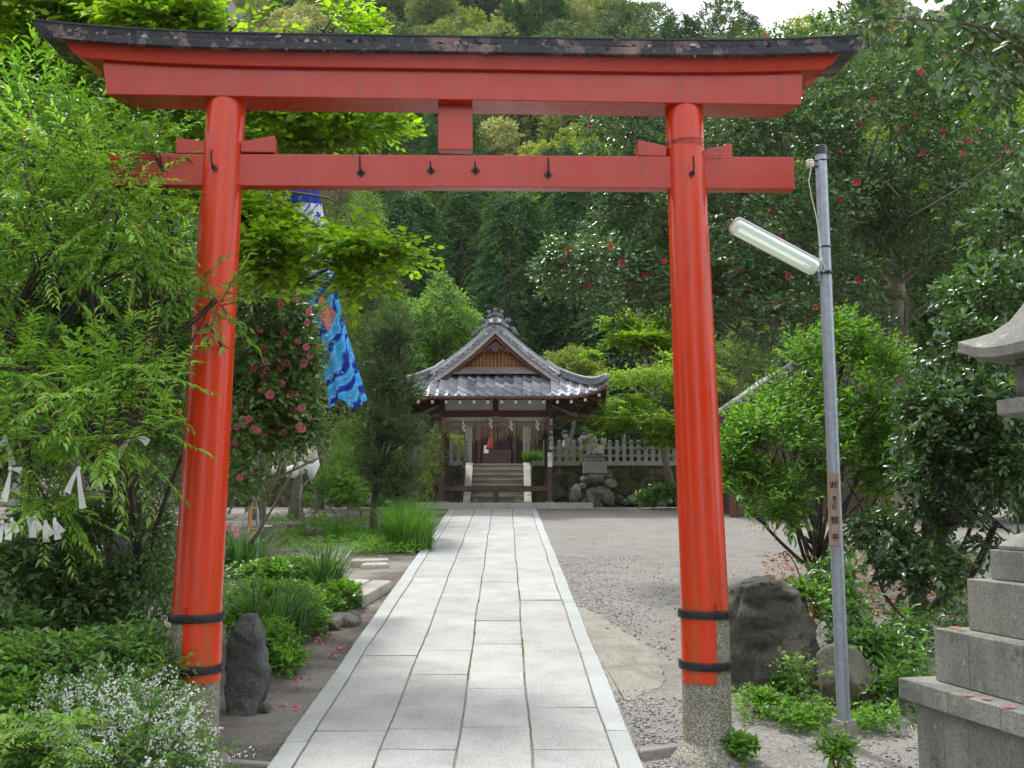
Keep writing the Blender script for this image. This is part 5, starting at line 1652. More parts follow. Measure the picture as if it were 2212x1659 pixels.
# crouching gardener in cap behind the fence
p = P(1222, 938, 33.4)
pe = thing('person', 'person in dark cap and pale blue shirt crouching behind the stone fence', 'person', (p.x, 33.5, TERR))
hz = p.z - TERR
M['skin'] = plain('skin', (.42, .22, .15), .55, 0, .08); M['shirt'] = plain('blue_shirt', (.28, .42, .60), .8, 0, .1); M['navy'] = plain('navy_cloth', (.03, .035, .05), .8, 0, .1)
m = MB()
m.ico((-.02, 0, hz), (.095, .08, .12), 3); m.ico((-.105, 0, hz - .02), (.02, .02, .025), 2)
m.tube([(.0, 0, hz - .06), (.03, 0, hz - .16)], [.05, .055], 10)
m.tube([(.03, 0, hz - .15), (.07, 0, hz - .30), (.10, 0, hz - .50), (.08, 0, hz - .64)], [.09, .15, .14, .15], 12, flat=1.2)
for s in (-1, 1):
    m.tube([(.05, s * .17, hz - .20), (-.02, s * .21, hz - .42), (-.20, s * .12, hz - .50)], [.055, .045, .035], 8)
    m.tube([(-.20, s * .12, hz - .50), (-.27, s * .10, hz - .52)], [.035, .03], 8)
    for q in range(4): m.tube([(-.27, s * .10 - .02 + .013 * q, hz - .52), (-.32, s * .10 - .02 + .013 * q, hz - .54)], [.009, .007], 5)
    m.tube([(-.26, s * .07, hz - .51), (-.29, s * .06, hz - .50)], [.010, .008], 5)
    m.tube([(.10, s * .1, .30), (-.25, s * .13, .42), (-.10, s * .13, .08)], [.10, .07, .05], 10); m.ico((-.17, s * .13, .04), (.11, .045, .04), 2)
bd = m.build('body', M['skin'], pe); remeshed(bd, .012, 2)
m = MB(); m.tube([(.03, 0, hz - .155), (.07, 0, hz - .30), (.10, 0, hz - .50), (.08, 0, hz - .66)], [.10, .165, .155, .165], 14, flat=1.2)
for s in (-1, 1): m.tube([(.05, s * .17, hz - .19), (-.02, s * .21, hz - .42), (-.17, s * .13, hz - .49)], [.07, .06, .05], 10)
remeshed(m.build('shirt', M['shirt'], pe), .012, 2)
m = MB(); m.ico((-.01, 0, hz + .045), (.105, .09, .085), 3); m.box((-.12, 0, hz + .03), (.12, .12, .012), Matrix.Rotation(R(-8), 3, 'Y')); remeshed(m.build('cap', M['navy'], pe), .008, 1)
m = MB()
for s in (-1, 1): m.tube([(.10, s * .1, .30), (-.25, s * .13, .42), (-.10, s * .13, .06)], [.12, .085, .065], 10)
m.ico((.1, 0, .28), (.17, .17, .15), 3); remeshed(m.build('trousers', M['navy'], pe), .015, 2)

# tiled gate roof seen through the shrubs on the right
RB = P(1545, 905, 24)
hut = thing('tiled_building', 'small building with dark tiled roof half hidden by shrubs right of the gate', 'building', (RB.x, 24, gz(24)))
zb = RB.z - gz(24); rise = P(1735, 778, 24).z - RB.z; run = P(1735, 778, 24).x - RB.x
m = MB()
def Sr(a, w): return Vector((run * w, a, zb + rise * (w * .85 + .15 * w * w)))
tiles(m, lambda a, w: Sr(a, w), 0, 0, 4.0, .25, 10, lambda v: 4.0, True)
tiles(m, lambda a, w: Vector((2 * run - run * w, a, zb + rise * (w * .85 + .15 * w * w))), 0, 0, 4.0, .25, 10, lambda v: 4.0)
m.build('roof', M['ridgetile'], hut, smooth=True)
m = MB()
for i in range(15):
    w = i / 14; q = Sr(0, w); m.tube([q + Vector((0, -.06, .02)), q + Vector((0, .12, .03))], .065, 10)
m.tube([Sr(.10, w) + Vector((0, 0, .08)) for w in (0, .25, .5, .75, 1)], .07, 8)
m.build('verge_tiles', M['darkstone'], hut, smooth=True)
m = MB()
for i in range(4):
    a, b = Sr(0, i / 4), Sr(0, (i + 1) / 4); m.beam(a + Vector((0, .02, -.12)), b + Vector((0, .02, -.12)), .05, .16)
    a, b = Vector((2 * run - a.x, 0, a.z)), Vector((2 * run - b.x, 0, b.z)); m.beam(a + Vector((0, .02, -.12)), b + Vector((0, .02, -.12)), .05, .16)
m.build('bargeboard', M['darkwood'], hut)
MB().prism([Vector((.5, .5, 0)), Vector((2 * run - .5, .5, 0)), Vector((2 * run - .5, .5, zb)), Vector((run, .5, zb + rise * .9)), Vector((.5, .5, zb))], (0, 3, 0)).build('wall', M['darkwood'], hut)
for x in (.45, run, 2 * run - .45): MB().box((x, .46, zb / 2), (.14, .12, zb)).build('post', M['redwood'], hut, bevel=.006)
MB().box((run, .46, zb - .1), (2 * run - .9, .10, .18)).build('beam', M['redwood'], hut, bevel=.006)
# vermilion shrine fence far right behind the yard
p = G(1600, 1098)
rf = thing('red_fence', 'low vermilion railing glimpsed under the shrubs beyond the gravel yard', 'fence', (p.x, 26.6, gz(26.6)))
for i in range(9): MB().box((-.35 + i * .28, 0, .2), (.07, .07, .46)).build('fence_post', M['red'] if i % 3 else M['stonepost'], rf, bevel=.004)
MB().box((.75, .01, .36), (2.3, .05, .05)).build('rail', M['red'], rf)
# ---------------------------------------------------------------- forest on the hillside: five kinds, copied
def forest_proto(kind, seed):
    rng = np.random.default_rng(seed)
    g = Geo()
    if kind == 'cedar':
        hgt = 11.0; n = 2600
        lv = np.sort(rng.uniform(.10, 1, n)) ; rad = 2.7 * (1 - lv) ** .55 + .15
        a = rng.uniform(0, 2 * PI, n) ; q = np.floor(lv * 22)
        a = a + 0
        clus = np.sin(a * 3 + q * 1.7) * .5 + .5
        clus = clus * .6 + .4 * (np.sin(a * 5 + lv * 23 + seed) * .5 + .5); r_ = rad * rng.uniform(.5, 1, n) * (.5 + .55 * clus)
        p = np.stack([np.cos(a) * r_, np.sin(a) * r_, lv * hgt + clus * .5 - .25 * r_], 1)
        D = np.stack([np.cos(a), np.sin(a), np.full(n, -.10)], 1)
        geo, _ = spray(rng, p, D, 9, .8, .24, .085, 'simple', ang=42, droop=.30, up=.8, jit=.28, curve=.35)
        g.add(geo)
        gg = MB(); gg.tube([(0, 0, -1.5), (0, 0, hgt * .55), (0, 0, hgt * .95)], [.26, .15, .03], 7)
    else:
        hgt = 8.5; ells = []
        for k in range(13):
            a = rng.uniform(0, 2 * PI); rr = rng.uniform(0, 2.7); z = rng.uniform(3.6, 7.6) - rr * .45
            s = rng.uniform(1.1, 1.9)
            ells.append((np.array((math.cos(a) * rr, math.sin(a) * rr, z)), np.array((s, s, s * .8)), s * s))
        p, d, _ = crown(rng, ells, 3000, .75, -.45, .8)
        geo, _ = spray(rng, p, d + np.array([0, 0, .5]), 6, .40, .25, .15, 'simple', ang=60, droop=.2, up=.9, jit=.4)
        g.add(geo)
        gg = MB(); gg.tube([(0, 0, -1.5), (.1, 0, 2.5), (0, .1, 5)], [.28, .2, .08], 7)
        for k in range(5):
            a = k * 1.3; gg.tube([(0, 0, 2.4 + .3 * k), (math.cos(a) * 1.8, math.sin(a) * 1.8, 5)], [.12, .03], 5)
    return g, gg
PROT = {}
for nm, kind, seed, mat, lab, cat in [
    ('cedar_tree', 'cedar', 1, 'L_cedar', 'dark blue green conifer of the shaded wood behind the pavilion', 'tree'),
    ('cedar_tree', 'cedar', 2, 'L_cedar', 'dark blue green conifer of the shaded wood behind the pavilion', 'tree'),
    ('young_cedar_tree', 'cedar', 3, 'L_cedar2', 'conifer with yellowish green tips among the dark ones behind the gate beam', 'tree'),
    ('broadleaf_tree', 'oak', 4, 'L_oak', 'rounded mid green broadleaf tree on the upper hillside', 'tree'),
    ('broadleaf_tree', 'oak', 5, 'L_oak3', 'deep green rounded tree on the upper hillside', 'tree'),
    ('flowering_oak_tree', 'oak', 6, 'L_oak2', 'pale buff green tree in spring bloom on the upper hillside', 'tree'),
    ('light_maple_tree', 'oak', 7, 'L_olive', 'yellow olive spring leafed tree on the lower hillside seen through the gate', 'tree')]:
    g, gg = forest_proto(kind, seed)
    PROT.setdefault(nm, []).append((g.mesh(nm + '_crown', [M[mat]]), gg, lab, mat))
def plant_tree(nm, var, loc, s, rz, lab=None):
    me, gg, lb, mat = PROT[nm][var]
    if not isinstance(gg, bpy.types.Mesh):
        o_ = gg.build('trunk', M['darkbark'], None, smooth='all'); gm = o_.data; bpy.data.objects.remove(o_)
        PROT[nm][var] = (me, gm, lb, mat); gg = gm
    r = thing(nm, lab or lb, 'tree', loc, rz, {'cedar_tree': 'dark conifers of the wood', 'young_cedar_tree': 'yellow tipped conifers', 'broadleaf_tree': 'broadleaf trees of the hillside', 'flowering_oak_tree': 'blooming trees of the hillside', 'light_maple_tree': 'light trees of the hillside'}[nm] + (' deep green' if nm == 'broadleaf_tree' and var else ''))
    r.scale = (s, s, s * 1.0)
    for a, b in (('crown', me), ('trunk', gg)):
        o = bpy.data.objects.new(a, b); link(o, r)
    return r
STRM = [(652, 400, 690, 560, 30), (690, 560, 755, 880, 36)]
POSTL = [(489, 215, 425, 1330, 52), (425, 1330, 440, 1560, 40)]
BEAM = [(250, 362, 440, 362, 26)]
rf_ = random.Random(77)
Yr = [38, 41.5, 45.5, 50, 55, 60, 66]
for j, Y in enumerate(Yr):
    step = 3.9 + .25 * j
    X = -.50 * Y
    while X < .52 * Y:
        x = X + rf_.uniform(-1, 1); y = Y + rf_.uniform(-1.5, 1.5)
        px = 1106 + x / y * F
        s = rf_.uniform(.75, 1.1)
        z = max(hill_z(x, y), TERR - .3) if y < 44 else hill_z(x, y)
        if abs(x) < 4.5 and y < 43.5: X += step; continue
        if 640 < px < 1560 or rf_.random() < .45:
            if j >= 5 and px > 1000: plant_tree('light_maple_tree', 0, (x, y, z), s * rf_.uniform(.8, 1), rf_.uniform(0, 6))
            elif j >= 3 and rf_.random() < .22: plant_tree('young_cedar_tree', 0, (x, y, z), s, rf_.uniform(0, 6))
            else: plant_tree('cedar_tree', rf_.randrange(2), (x, y, z), s, rf_.uniform(0, 6))
        X += step
for x, y, s in ((-7.5, -3, 1.0), (-8.5, -9, 1.2), (-6.5, -15, 1.3), (8.0, -2, 1.0), (9, -8.5, 1.2), (7, -14.5, 1.3), (-9, 3.5, .8)):
    plant_tree('broadleaf_tree', 1, (x, y, 0), s * .95, x, 'broadleaf tree standing behind the viewer beside the approach path')['group'] = 'trees behind the viewer'
Y = 73
while Y < 172:
    step = 6.6 + (Y - 73) * .02
    X = -.46 * Y
    while X < .52 * Y:
        x = X + rf_.uniform(-2, 2); y = Y + rf_.uniform(-2, 2); px = 1106 + x / y * F
        if px > 560 or rf_.random() < .25:
            k = rf_.random()
            nm, var = ('broadleaf_tree', 0) if k < .38 else ('broadleaf_tree', 1) if k < .66 else ('flowering_oak_tree', 0) if k < .86 else ('light_maple_tree', 0)
            if mnoise.noise(Vector((x * .05, y * .05, 7))) > .22: nm, var = 'cedar_tree', rf_.randrange(2)
            plant_tree(nm, var, (x, y, hill_z(x, y) - .6), rf_.uniform(.85, 1.35), rf_.uniform(0, 6))
        X += step * rf_.uniform(.85, 1.15)
    Y += 7.4
# pointed cedar standing on the skyline right of the gate
p = P(1880, 60, 140)
for px, py, s in ((1900, 12, 1.2),):
    q = P(px, py, 140); plant_tree('cedar_tree', 0, (q.x, q.y, q.z - 11 * s), s, 1, 'pointed dark conifer on the skyline above the right end of the gate cap')

# ---------------------------------------------------------------- middle distance trees
LF = dict
mp = LF(k=9, length=.42, leafL=.085, leafW=.075, kind='simple', ang=60, droop=.15, up=1.4, jit=.25, curve=.12)
tree('maple_tree', 'bright yellow green maple with layered branches just right of the pavilion', 'tree', G(1500, 1100) + Vector((.4, .5, 0)), P(1490, 900, 28),
     [E(1385, 905, 26.6, 115, 22, .9), E(1350, 935, 26.4, 80, 12, .6), E(1330, 870, 27, 70, 20, .8), E(1420, 860, 27, 75, 22, .9), E(1400, 815, 27.3, 105, 20, 1), E(1345, 955, 26.3, 35, 8, .5),
      E(1490, 930, 27, 95, 30, 1), E(1440, 785, 28, 65, 22, 1), E(1500, 820, 28, 60, 40, 1), E(1420, 958, 26.8, 60, 10, .6)],
     2300, mp, M['L_maple'], 21, .10, zflat=.12, shrink=.2, inner=.2, gap=-.05, gsc=2.2, outw=.8, upw=.05, twig=.004, limbr=.35)
tree('maple_tree', 'taller bright green maple rising behind the pavilion roof, just left of the right gate post', 'tree', G(1480, 1100) + Vector((.6, 3, 0)), P(1420, 800, 31),
     [E(1370, 735, 31, 75, 24, 1), E(1400, 690, 31.3, 45, 22, 1), E(1340, 700, 31.2, 38, 20, .8), E(1420, 745, 31.3, 50, 30, 1), E(1310, 765, 31, 45, 20, .8), E(1375, 665, 31.4, 30, 14, .7), E(1440, 690, 31.5, 30, 30, .8)],
     1900, LF(mp, leafL=.10), M['L_maple'], 22, .12, zflat=.2, inner=.2, gap=-.1, gsc=2.0, outw=.8, upw=.15, twig=.004)
tree('shrub', 'rounded olive green bush behind the right slope of the pavilion roof', 'shrub', (P(1230, 900, 33).x, 33, TERR), P(1235, 860, 33),
     [E(1235, 800, 33, 55, 38, 1.2), E(1200, 790, 33, 40, 30, 1), E(1275, 820, 33, 45, 40, 1.2), E(1240, 765, 33, 30, 15, .8)], 1500, LF(k=8, length=.3, leafL=.08, leafW=.045, kind='simple', ang=50, up=.8, jit=.4), M['L_olive'], 23, .08, inner=.6, twig=.004)
tree('broadleaf_tree', 'fresh mid green tree with drooping leafy boughs behind the left slope of the pavilion roof', 'tree', (P(930, 900, 32).x, 32, TERR), P(935, 820, 32),
     [E(935, 700, 32, 85, 55, 1.6), E(880, 740, 31.5, 70, 70, 1.6), E(960, 650, 32, 55, 25, 1), E(950, 612, 32, 16, 22, .5), E(900, 800, 31.5, 70, 60, 1.5), E(860, 690, 32, 50, 45, 1.2), E(1000, 695, 32, 40, 30, 1), E(985, 760, 32.3, 40, 45, 1), E(870, 860, 31, 60, 60, 1.3)],
     5200, LF(k=8, length=.36, leafL=.10, leafW=.055, kind='simple', ang=50, up=.7, jit=.4, droop=.5), M['L_green'], 24, .16, inner=.55, gap=-.35, twig=.005)
tree('broadleaf_tree', 'pale leafed tree with small pink blossom above the fallen carp streamer, left of the pavilion', 'tree', (P(800, 900, 30).x, 30, TERR), P(790, 800, 30),
     [E(770, 560, 30, 60, 60, 1.5), E(820, 640, 30, 60, 50, 1.4), E(760, 660, 30, 60, 60, 1.4), E(830, 560, 30, 45, 40, 1.2), E(780, 460, 31, 55, 60, 1.5), E(740, 790, 29, 50, 80, 1.4), E(800, 730, 29, 50, 60, 1.4)],
     5200, LF(k=7, length=.32, leafL=.08, leafW=.045, kind='simple', ang=55, up=.7, jit=.4), M['L_azalea'], 25, .16, inner=.5, gap=-.3, twig=.005)
# hanging spray inside the pavilion opening and bushes round the terrace
tree('shrub', 'light green weeping spray seen through the pavilion, hanging left of the stairs', 'shrub', (P(985, 985, 33).x, 33, TERR), P(985, 930, 33),
     [E(990, 930, 32.8, 30, 30, .6), E(985, 960, 32.8, 24, 22, .5), E(975, 915, 32.8, 26, 16, .5)], 420, LF(k=8, length=.22, leafL=.07, leafW=.05, kind='simple', up=.8, jit=.3), M['L_maple'], 26, .03, twig=.003)
for k, (px, w_) in enumerate([(1140, 16), (1162, 20), (1215, 26), (1000, 22), (1243, 18)]):
    p = P(px, 995, 32.1)
    clump('grass_clump', 'tuft of green grass growing between the posts on top of the stone wall', 'grass', (p.x, 32.1, TERR), 170, .42, (.25, .12), M['L_grass'], 300 + k, .014, 'grass tufts on the wall')
# azalea slope far left behind the gate post
r, p, d = tree('azalea_tree', 'pink blossoming tree seen past the left gate post below the beam', 'tree', (P(640, 900, 24).x, 24, gz(24)), P(640, 700, 24),
     [E(640, 470, 24, 90, 70, 1.4), E(560, 430, 24, 80, 60, 1.4), E(420, 420, 24, 90, 70, 1.4), E(700, 400, 25, 70, 60, 1.4), E(560, 340, 25, 90, 50, 1.4), E(330, 470, 24, 80, 70, 1.4)],
     4200, LF(k=7, length=.30, leafL=.075, leafW=.04, kind='simple', up=.6, jit=.4), M['L_azalea'], 27, .14, inner=.5, gap=-.3, twig=.005)
rng = np.random.default_rng(28)
org = np.array(r.location)
k_ = rng.permutation(len(p))[:1900]
pp = np.repeat(p[k_] - org, 4, 0) + rng.normal(size=(len(k_) * 4, 3)) * .06
o = Geo().add(leaves_geo(pp, unit(rng.normal(size=pp.shape)), unit(rng.normal(size=pp.shape)), rng.uniform(.04, .075, len(pp)), .05, 'simple')).obj('blossom', [M['F_paleflower']], r)
o["kind"] = "stuff"
# podocarp beside the pavilion
cn = LF(k=20, length=.34, leafL=.10, leafW=.018, kind='simple', ang=48, droop=-.05, up=.4, jit=.28, curve=-.1)
B_ = G(811, 1154)
tree('podocarp_tree', 'dark needle leafed tree with clustered foliage before the left side of the pavilion', 'tree', B_, P(812, 1010, B_.y),
     [E(850, 735, B_.y, 38, 32, .5), E(815, 760, B_.y, 35, 40, .5), E(862, 790, B_.y, 30, 30, .5), E(830, 830, B_.y, 42, 35, .6), E(870, 860, B_.y, 35, 25, .5), E(800, 880, B_.y, 30, 30, .5), E(855, 910, B_.y - .3, 48, 28, .6),
      E(880, 950, B_.y - .3, 34, 22, .5), E(820, 950, B_.y - .3, 38, 25, .5), E(850, 990, B_.y - .4, 45, 20, .5), E(875, 1030, B_.y - .4, 28, 18, .4), E(805, 1010, B_.y - .4, 28, 16, .4), E(865, 1070, B_.y - .5, 30, 20, .4), E(835, 1055, B_.y - .5, 25, 14, .4), E(840, 700, B_.y, 18, 16, .3)],
     1350, cn, M['L_conifer'], 31, .085, inner=.5, gap=-.1, gsc=3.0, shrink=.3, outw=.8, upw=.5, twig=.004, trunkmat='darkbark', limbr=.4)

# ---------------------------------------------------------------- camellias
cl = LF(k=8, length=.26, leafL=.085, leafW=.045, kind='oval', ang=58, droop=.35, up=.55, jit=.35)
FR = flower_mesh('camellia_bloom', M['F_red'], M['F_stamen'], .045, 6, 2, 1)
FP = flower_mesh('pink_camellia_bloom', M['F_pink'], M['F_pink'], .062, 9, 4, 2)
r, p, d = tree('camellia_tree', 'huge dark glossy camellia tree with many red blooms filling the right background behind the gate', 'tree', G(1925, 1165), P(1932, 620, 19),
     [E(1300, 590, 15.5, 150, 70, 1.2), E(1220, 560, 15.5, 70, 45, .9), E(1400, 470, 16, 150, 80, 1.3), E(1330, 430, 16, 90, 60, 1.1), E(1500, 620, 15.5, 190, 75, 1.3), E(1380, 650, 15, 110, 40, .9), E(1600, 480, 15.5, 180, 110, 1.6),
      E(1330, 290, 17, 90, 60, 1.2), E(1420, 260, 17, 90, 60, 1.2), E(1560, 280, 16.5, 140, 80, 1.5), E(1700, 330, 16, 150, 120, 1.8), E(1680, 180, 17, 120, 90, 1.6), E(1800, 130, 17, 120, 80, 1.6), E(1900, 280, 16, 170, 140, 2),
      E(2000, 160, 16.5, 120, 90, 1.8), E(1850, 480, 15.5, 170, 100, 1.8), E(2050, 420, 15.5, 160, 130, 2), E(1660, 690, 15, 120, 50, 1.1), E(1780, 620, 15.5, 150, 80, 1.4), E(2150, 260, 16, 120, 160, 2), E(2120, 600, 16, 120, 110, 1.6), E(1590, 120, 18, 60, 30, 1), E(1930, 640, 17, 140, 80, 1.4)],
     11500, cl, M['L_camellia'], 41, .13, inner=.62, gap=-.28, gsc=1.1, outw=.8, upw=.35, twig=.0035, limbr=.45, sub=4,
     extra_trunks=[(G(1925, 1165) + Vector((.0, .2, 1.5)), P(1700, 560, 17), .05, .02), (G(1925, 1165) + Vector((0, .1, .3)), P(1960, 640, 16), .07, .04), (P(1940, 640, 18), P(1760, 250, 16.5), .07, .02), (P(1940, 620, 18), P(1560, 600, 15.6), .06, .015)])
rng = np.random.default_rng(42)
ix = [i for i in on_crown(rng, p, d, 900) if 1106 + p[i][0] / p[i][1] * F < 2200 and d[i][1] < -.2][:98]
put_flowers(r, FR, p[ix], d[ix], rng, 'bloom', .75, 1.25, .15)
# pink camellia by the left post
r, p, d = tree('pink_camellia', 'camellia bush covered with rose pink double blooms right of the left gate post', 'shrub', G(520, 1215), P(560, 1030, 12.5),
     [E(590, 680, 11.2, 95, 60, .6), E(560, 780, 11, 70, 70, .6), E(640, 760, 11.2, 60, 60, .5), E(600, 870, 11, 95, 60, .6), E(540, 930, 10.8, 55, 60, .5), E(640, 930, 11, 50, 45, .4), E(590, 620, 11.6, 70, 35, .5), E(640, 850, 11.2, 45, 45, .4), E(520, 1040, 10.8, 28, 30, .3), E(500, 860, 11, 25, 70, .4)],
     2000, LF(cl, leafL=.078, leafW=.042, length=.22), M['L_camellia2'], 43, .05, avoid=STRM, inner=.5, gap=-.55, outw=.8, upw=.3, twig=.003, limbr=.5, trunkmat='palebark',
     extra_trunks=[(P(505, 1060, 11), P(700, 985, 11), .022, .010), (G(540, 1200), P(640, 1000, 11.4), .022, .012)])
ix = [i for i in on_crown(rng, p, d, 300) if d[i][1] < -.1][:88]
put_flowers(r, FP, p[ix], d[ix], rng, 'bloom', .5, .9, .13)

# ---------------------------------------------------------------- light green magnolia like tree upper left, in front of everything but the gate
mg = LF(k=7, length=.34, leafL=.105, leafW=.068, kind='oval', ang=60, droop=.12, up=1.1, jit=.22, curve=.05)
B_ = G(330, 1200)
tree('magnolia_tree', 'spreading tree with translucent yellow green oval leaves behind the left half of the gate', 'tree', B_ + Vector((-1.0, 0, 0)), P(130, 420, 14),
     [E(720, 60, 10.5, 90, 45, .7), E(640, 100, 10.5, 100, 50, .8), E(500, 60, 10.5, 130, 70, .9), E(360, 90, 10.5, 130, 90, 1), E(230, 60, 11, 120, 80, 1), E(90, 60, 11, 120, 90, 1), E(60, 180, 11, 100, 80, 1),
      E(800, 270, 10.2, 95, 28, .6), E(700, 270, 10.2, 90, 40, .7), E(600, 260, 10.5, 90, 50, .7), E(640, 330, 10.5, 70, 40, .6), E(560, 480, 10, 80, 60, .6), E(600, 540, 9.8, 50, 45, .6), E(760, 545, 9.6, 80, 30, .5), E(840, 560, 9.6, 75, 20, .45), E(770, 620, 9.8, 50, 22, .4), E(590, 590, 10, 50, 40, .5),
      E(350, 260, 11, 110, 60, .9), E(200, 220, 11, 110, 70, 1), E(390, 400, 11, 90, 60, .8), E(250, 340, 11.5, 110, 60, .9), E(100, 330, 12, 120, 80, 1)],
     4800, mg, M['L_magnolia'], 51, .13, zflat=.35, avoid=[(648, 380, 690, 560, 42), (690, 560, 755, 880, 34)], inner=.2, gap=-.22, gsc=1.6, outw=.7, upw=.12, twig=.004, limbr=.42, sub=3,
     extra_trunks=[(P(110, 640, 12.5), P(255, 120, 12), .085, .03), (P(200, 520, 12), P(420, 60, 11), .05, .02), (P(200, 380, 12), P(560, 230, 10.5), .045, .018), (P(330, 430, 11), P(760, 500, 10), .032, .01)])

# ---------------------------------------------------------------- glossy orange-fruited shrub and pinnate leaved tree on the left
gl = LF(k=9, length=.24, leafL=.065, leafW=.027, kind='lance', ang=55, droop=.25, up=.6, jit=.35)
r, p, d = tree('citrus_tree', 'glossy green fruit tree with small orange fruits, left of the left gate post', 'tree', G(245, 1420) + Vector((0, .6, 0)), P(230, 880, 8.8),
     [E(200, 640, 8.6, 170, 90, .8), E(340, 640, 8.2, 90, 90, .6), E(330, 760, 8.2, 90, 80, .6), E(180, 780, 8.5, 160, 90, .8), E(60, 700, 8.8, 110, 120, .8), E(310, 880, 8.3, 80, 70, .6), E(150, 900, 8.6, 140, 80, .8), E(60, 520, 9, 110, 90, .8), E(230, 520, 8.8, 130, 70, .8), E(360, 540, 8.3, 70, 60, .6), E(40, 860, 8.8, 80, 90, .7), E(330, 980, 8.6, 70, 60, .6)],
     4600, gl, M['L_glossy'], 61, .05, avoid=[(489, 215, 425, 1330, 60)] + BEAM, inner=.3, gap=-.3, twig=.0025, trunkmat='darkbark', limbr=.5)
fm = MB().ico((0, 0, 0), .024, 2)
fo = fm.build('fruit_tmp', M['F_orange'], None, smooth='all'); fme = fo.data; bpy.data.objects.remove(fo); fme.name = 'fruit'
for i in on_crown(rng, p, d, 34):
    o = bpy.data.objects.new('fruit', fme); link(o, r); o.location = Vector(p[i]) + Vector(d[i]) * .12 - r.location
pn = LF(k=22, length=.38, leafL=.080, leafW=.025, kind='lance', ang=64, droop=.0, up=1.4, jit=.09, curve=.08, lenvar=.25)
tree('sumac_tree', 'young tree with feathery pinnate leaves reaching from the left towards the left gate post', 'tree', G(60, 1440) + Vector((-.5, .1, 0)), P(20, 760, 6.9),
     [E(120, 330, 6.6, 140, 60, .5), E(230, 400, 6.4, 130, 60, .5), E(60, 440, 6.6, 100, 70, .5), E(330, 380, 6.7, 70, 40, .35), E(250, 480, 6.3, 120, 50, .5), E(120, 560, 6.5, 140, 60, .5), E(300, 800, 6.1, 110, 50, .45), E(200, 850, 6.2, 130, 60, .5), E(380, 830, 5.9, 50, 28, .25), E(250, 950, 6.1, 120, 45, .5), E(80, 950, 6.3, 100, 60, .5), E(330, 930, 5.95, 50, 25, .25), E(60, 800, 6.5, 90, 70, .5), E(300, 560, 6.5, 90, 40, .4), E(100, 1080, 6.3, 110, 45, .4), E(20, 640, 6.6, 60, 90, .5)],
     450, pn, M['L_pinnate'], 62, .035, avoid=[(489, 215, 425, 1330, 75)] + BEAM, inner=.2, gap=-.7, outw=.7, upw=.22, twig=.0022, trunkmat='darkbark', limbr=.45, sub=3)
sh = LF(k=12, length=.36, leafL=.085, leafW=.024, kind='lance', ang=48, droop=.15, up=.7, jit=.22, curve=.0)
tree('peach_tree', 'slender long leaved tree whose tips cross in front of the left gate post', 'tree', G(330, 1480) + Vector((-.4, .2, 0)), P(260, 900, 7.1),
     [E(470, 650, 6.15, 38, 45, .14), E(445, 700, 6.2, 40, 30, .15), E(400, 640, 6.4, 60, 50, .3), E(300, 330, 7.2, 70, 45, .4), E(330, 300, 7.1, 50, 60, .3), E(200, 300, 7.3, 110, 60, .5), E(80, 230, 7.4, 110, 80, .5), E(340, 340, 6.55, 40, 45, .15), E(110, 400, 7.3, 120, 70, .5), E(330, 540, 7, 80, 60, .4), E(40, 330, 7.4, 70, 80, .5)],
     360, sh, M['L_shrub'], 63, .035, avoid=[(489, 215, 465, 600, 50), (455, 740, 425, 1330, 60)], inner=.15, gap=-.8, outw=.8, upw=.5, twig=.0025, trunkmat='darkbark', limbr=.45)
# understorey on the left
un = LF(k=7, length=.22, leafL=.075, leafW=.036, kind='lance', ang=58, droop=.3, up=.8, jit=.35)
for nm, lab, b, ells, n, lf, mt, sd in [
    ('shrub', 'dark leafy thicket under the fruit tree at the left edge', (90, 1400), [E(60, 1230, 7.6, 90, 80, .5), E(170, 1290, 7.8, 90, 70, .5), E(60, 1360, 7.2, 90, 50, .5), E(200, 1380, 7.6, 100, 45, .5), E(140, 1130, 8.2, 120, 60, .5)], 1500, un, 'L_dark', 71),
    ('shrub', 'dark leaved shrub with twiggy stems just left of the left gate post', (310, 1400), [E(330, 1140, 8.0, 50, 80, .4), E(290, 1250, 8.2, 60, 70, .4), E(350, 1270, 7.8, 30, 90, .3), E(250, 1380, 7.8, 90, 40, .4), E(350, 1040, 8.0, 40, 50, .3)], 720, LF(un, leafL=.05, leafW=.026), 'L_glossy', 72),
    ('shrub', 'low mid green leafy shrub before the left gate post, above the white flowers', (250, 1520), [E(280, 1410, 6.6, 70, 40, .3), E(180, 1430, 6.5, 90, 40, .35), E(60, 1450, 6.4, 80, 45, .4), E(350, 1470, 6.4, 30, 30, .2)], 760, LF(un, leafL=.06, leafW=.026), 'L_deutzia', 73),
    ('shrub', 'broad leaved green shrub in the lower left corner', (60, 1600), [E(50, 1530, 6.0, 80, 50, .3), E(80, 1610, 5.7, 90, 50, .3), E(20, 1450, 6.3, 50, 50, .3)], 420, un, 'L_herb', 74)]:
    bb = G(*b)
    tree(nm, lab, 'shrub', bb, P(b[0], b[1] - 120, bb.y), ells, n, lf, M[mt], sd, .02, avoid=[(455, 1000, 440, 1560, 40)], inner=.25, gap=-.7, twig=.0022, trunkmat='bark', limbr=.5, sub=4)
# twiggy stems rising behind the left post
rng = np.random.default_rng(75)
m = MB(); bb = G(270, 1440)
for k in range(16):
    a = bb + Vector((rng.uniform(-.1, .1), rng.uniform(-.1, .1), 0)); b = P(rng.uniform(250, 390), rng.uniform(1020, 1250), 7.9 + rng.uniform(-.4, .4))
    q = wiggle(a, b, rng, 7, .06); m.tube([x - bb for x in q], [.008 * (1 - .8 * i / 6) + .0015 for i in range(7)], 5)
o = m.build('bare_shrub', M['palebark'], None, smooth='all', loc=bb); tag(o, 'spray of thin bare stems fanning up beside the left gate post', 'shrub')
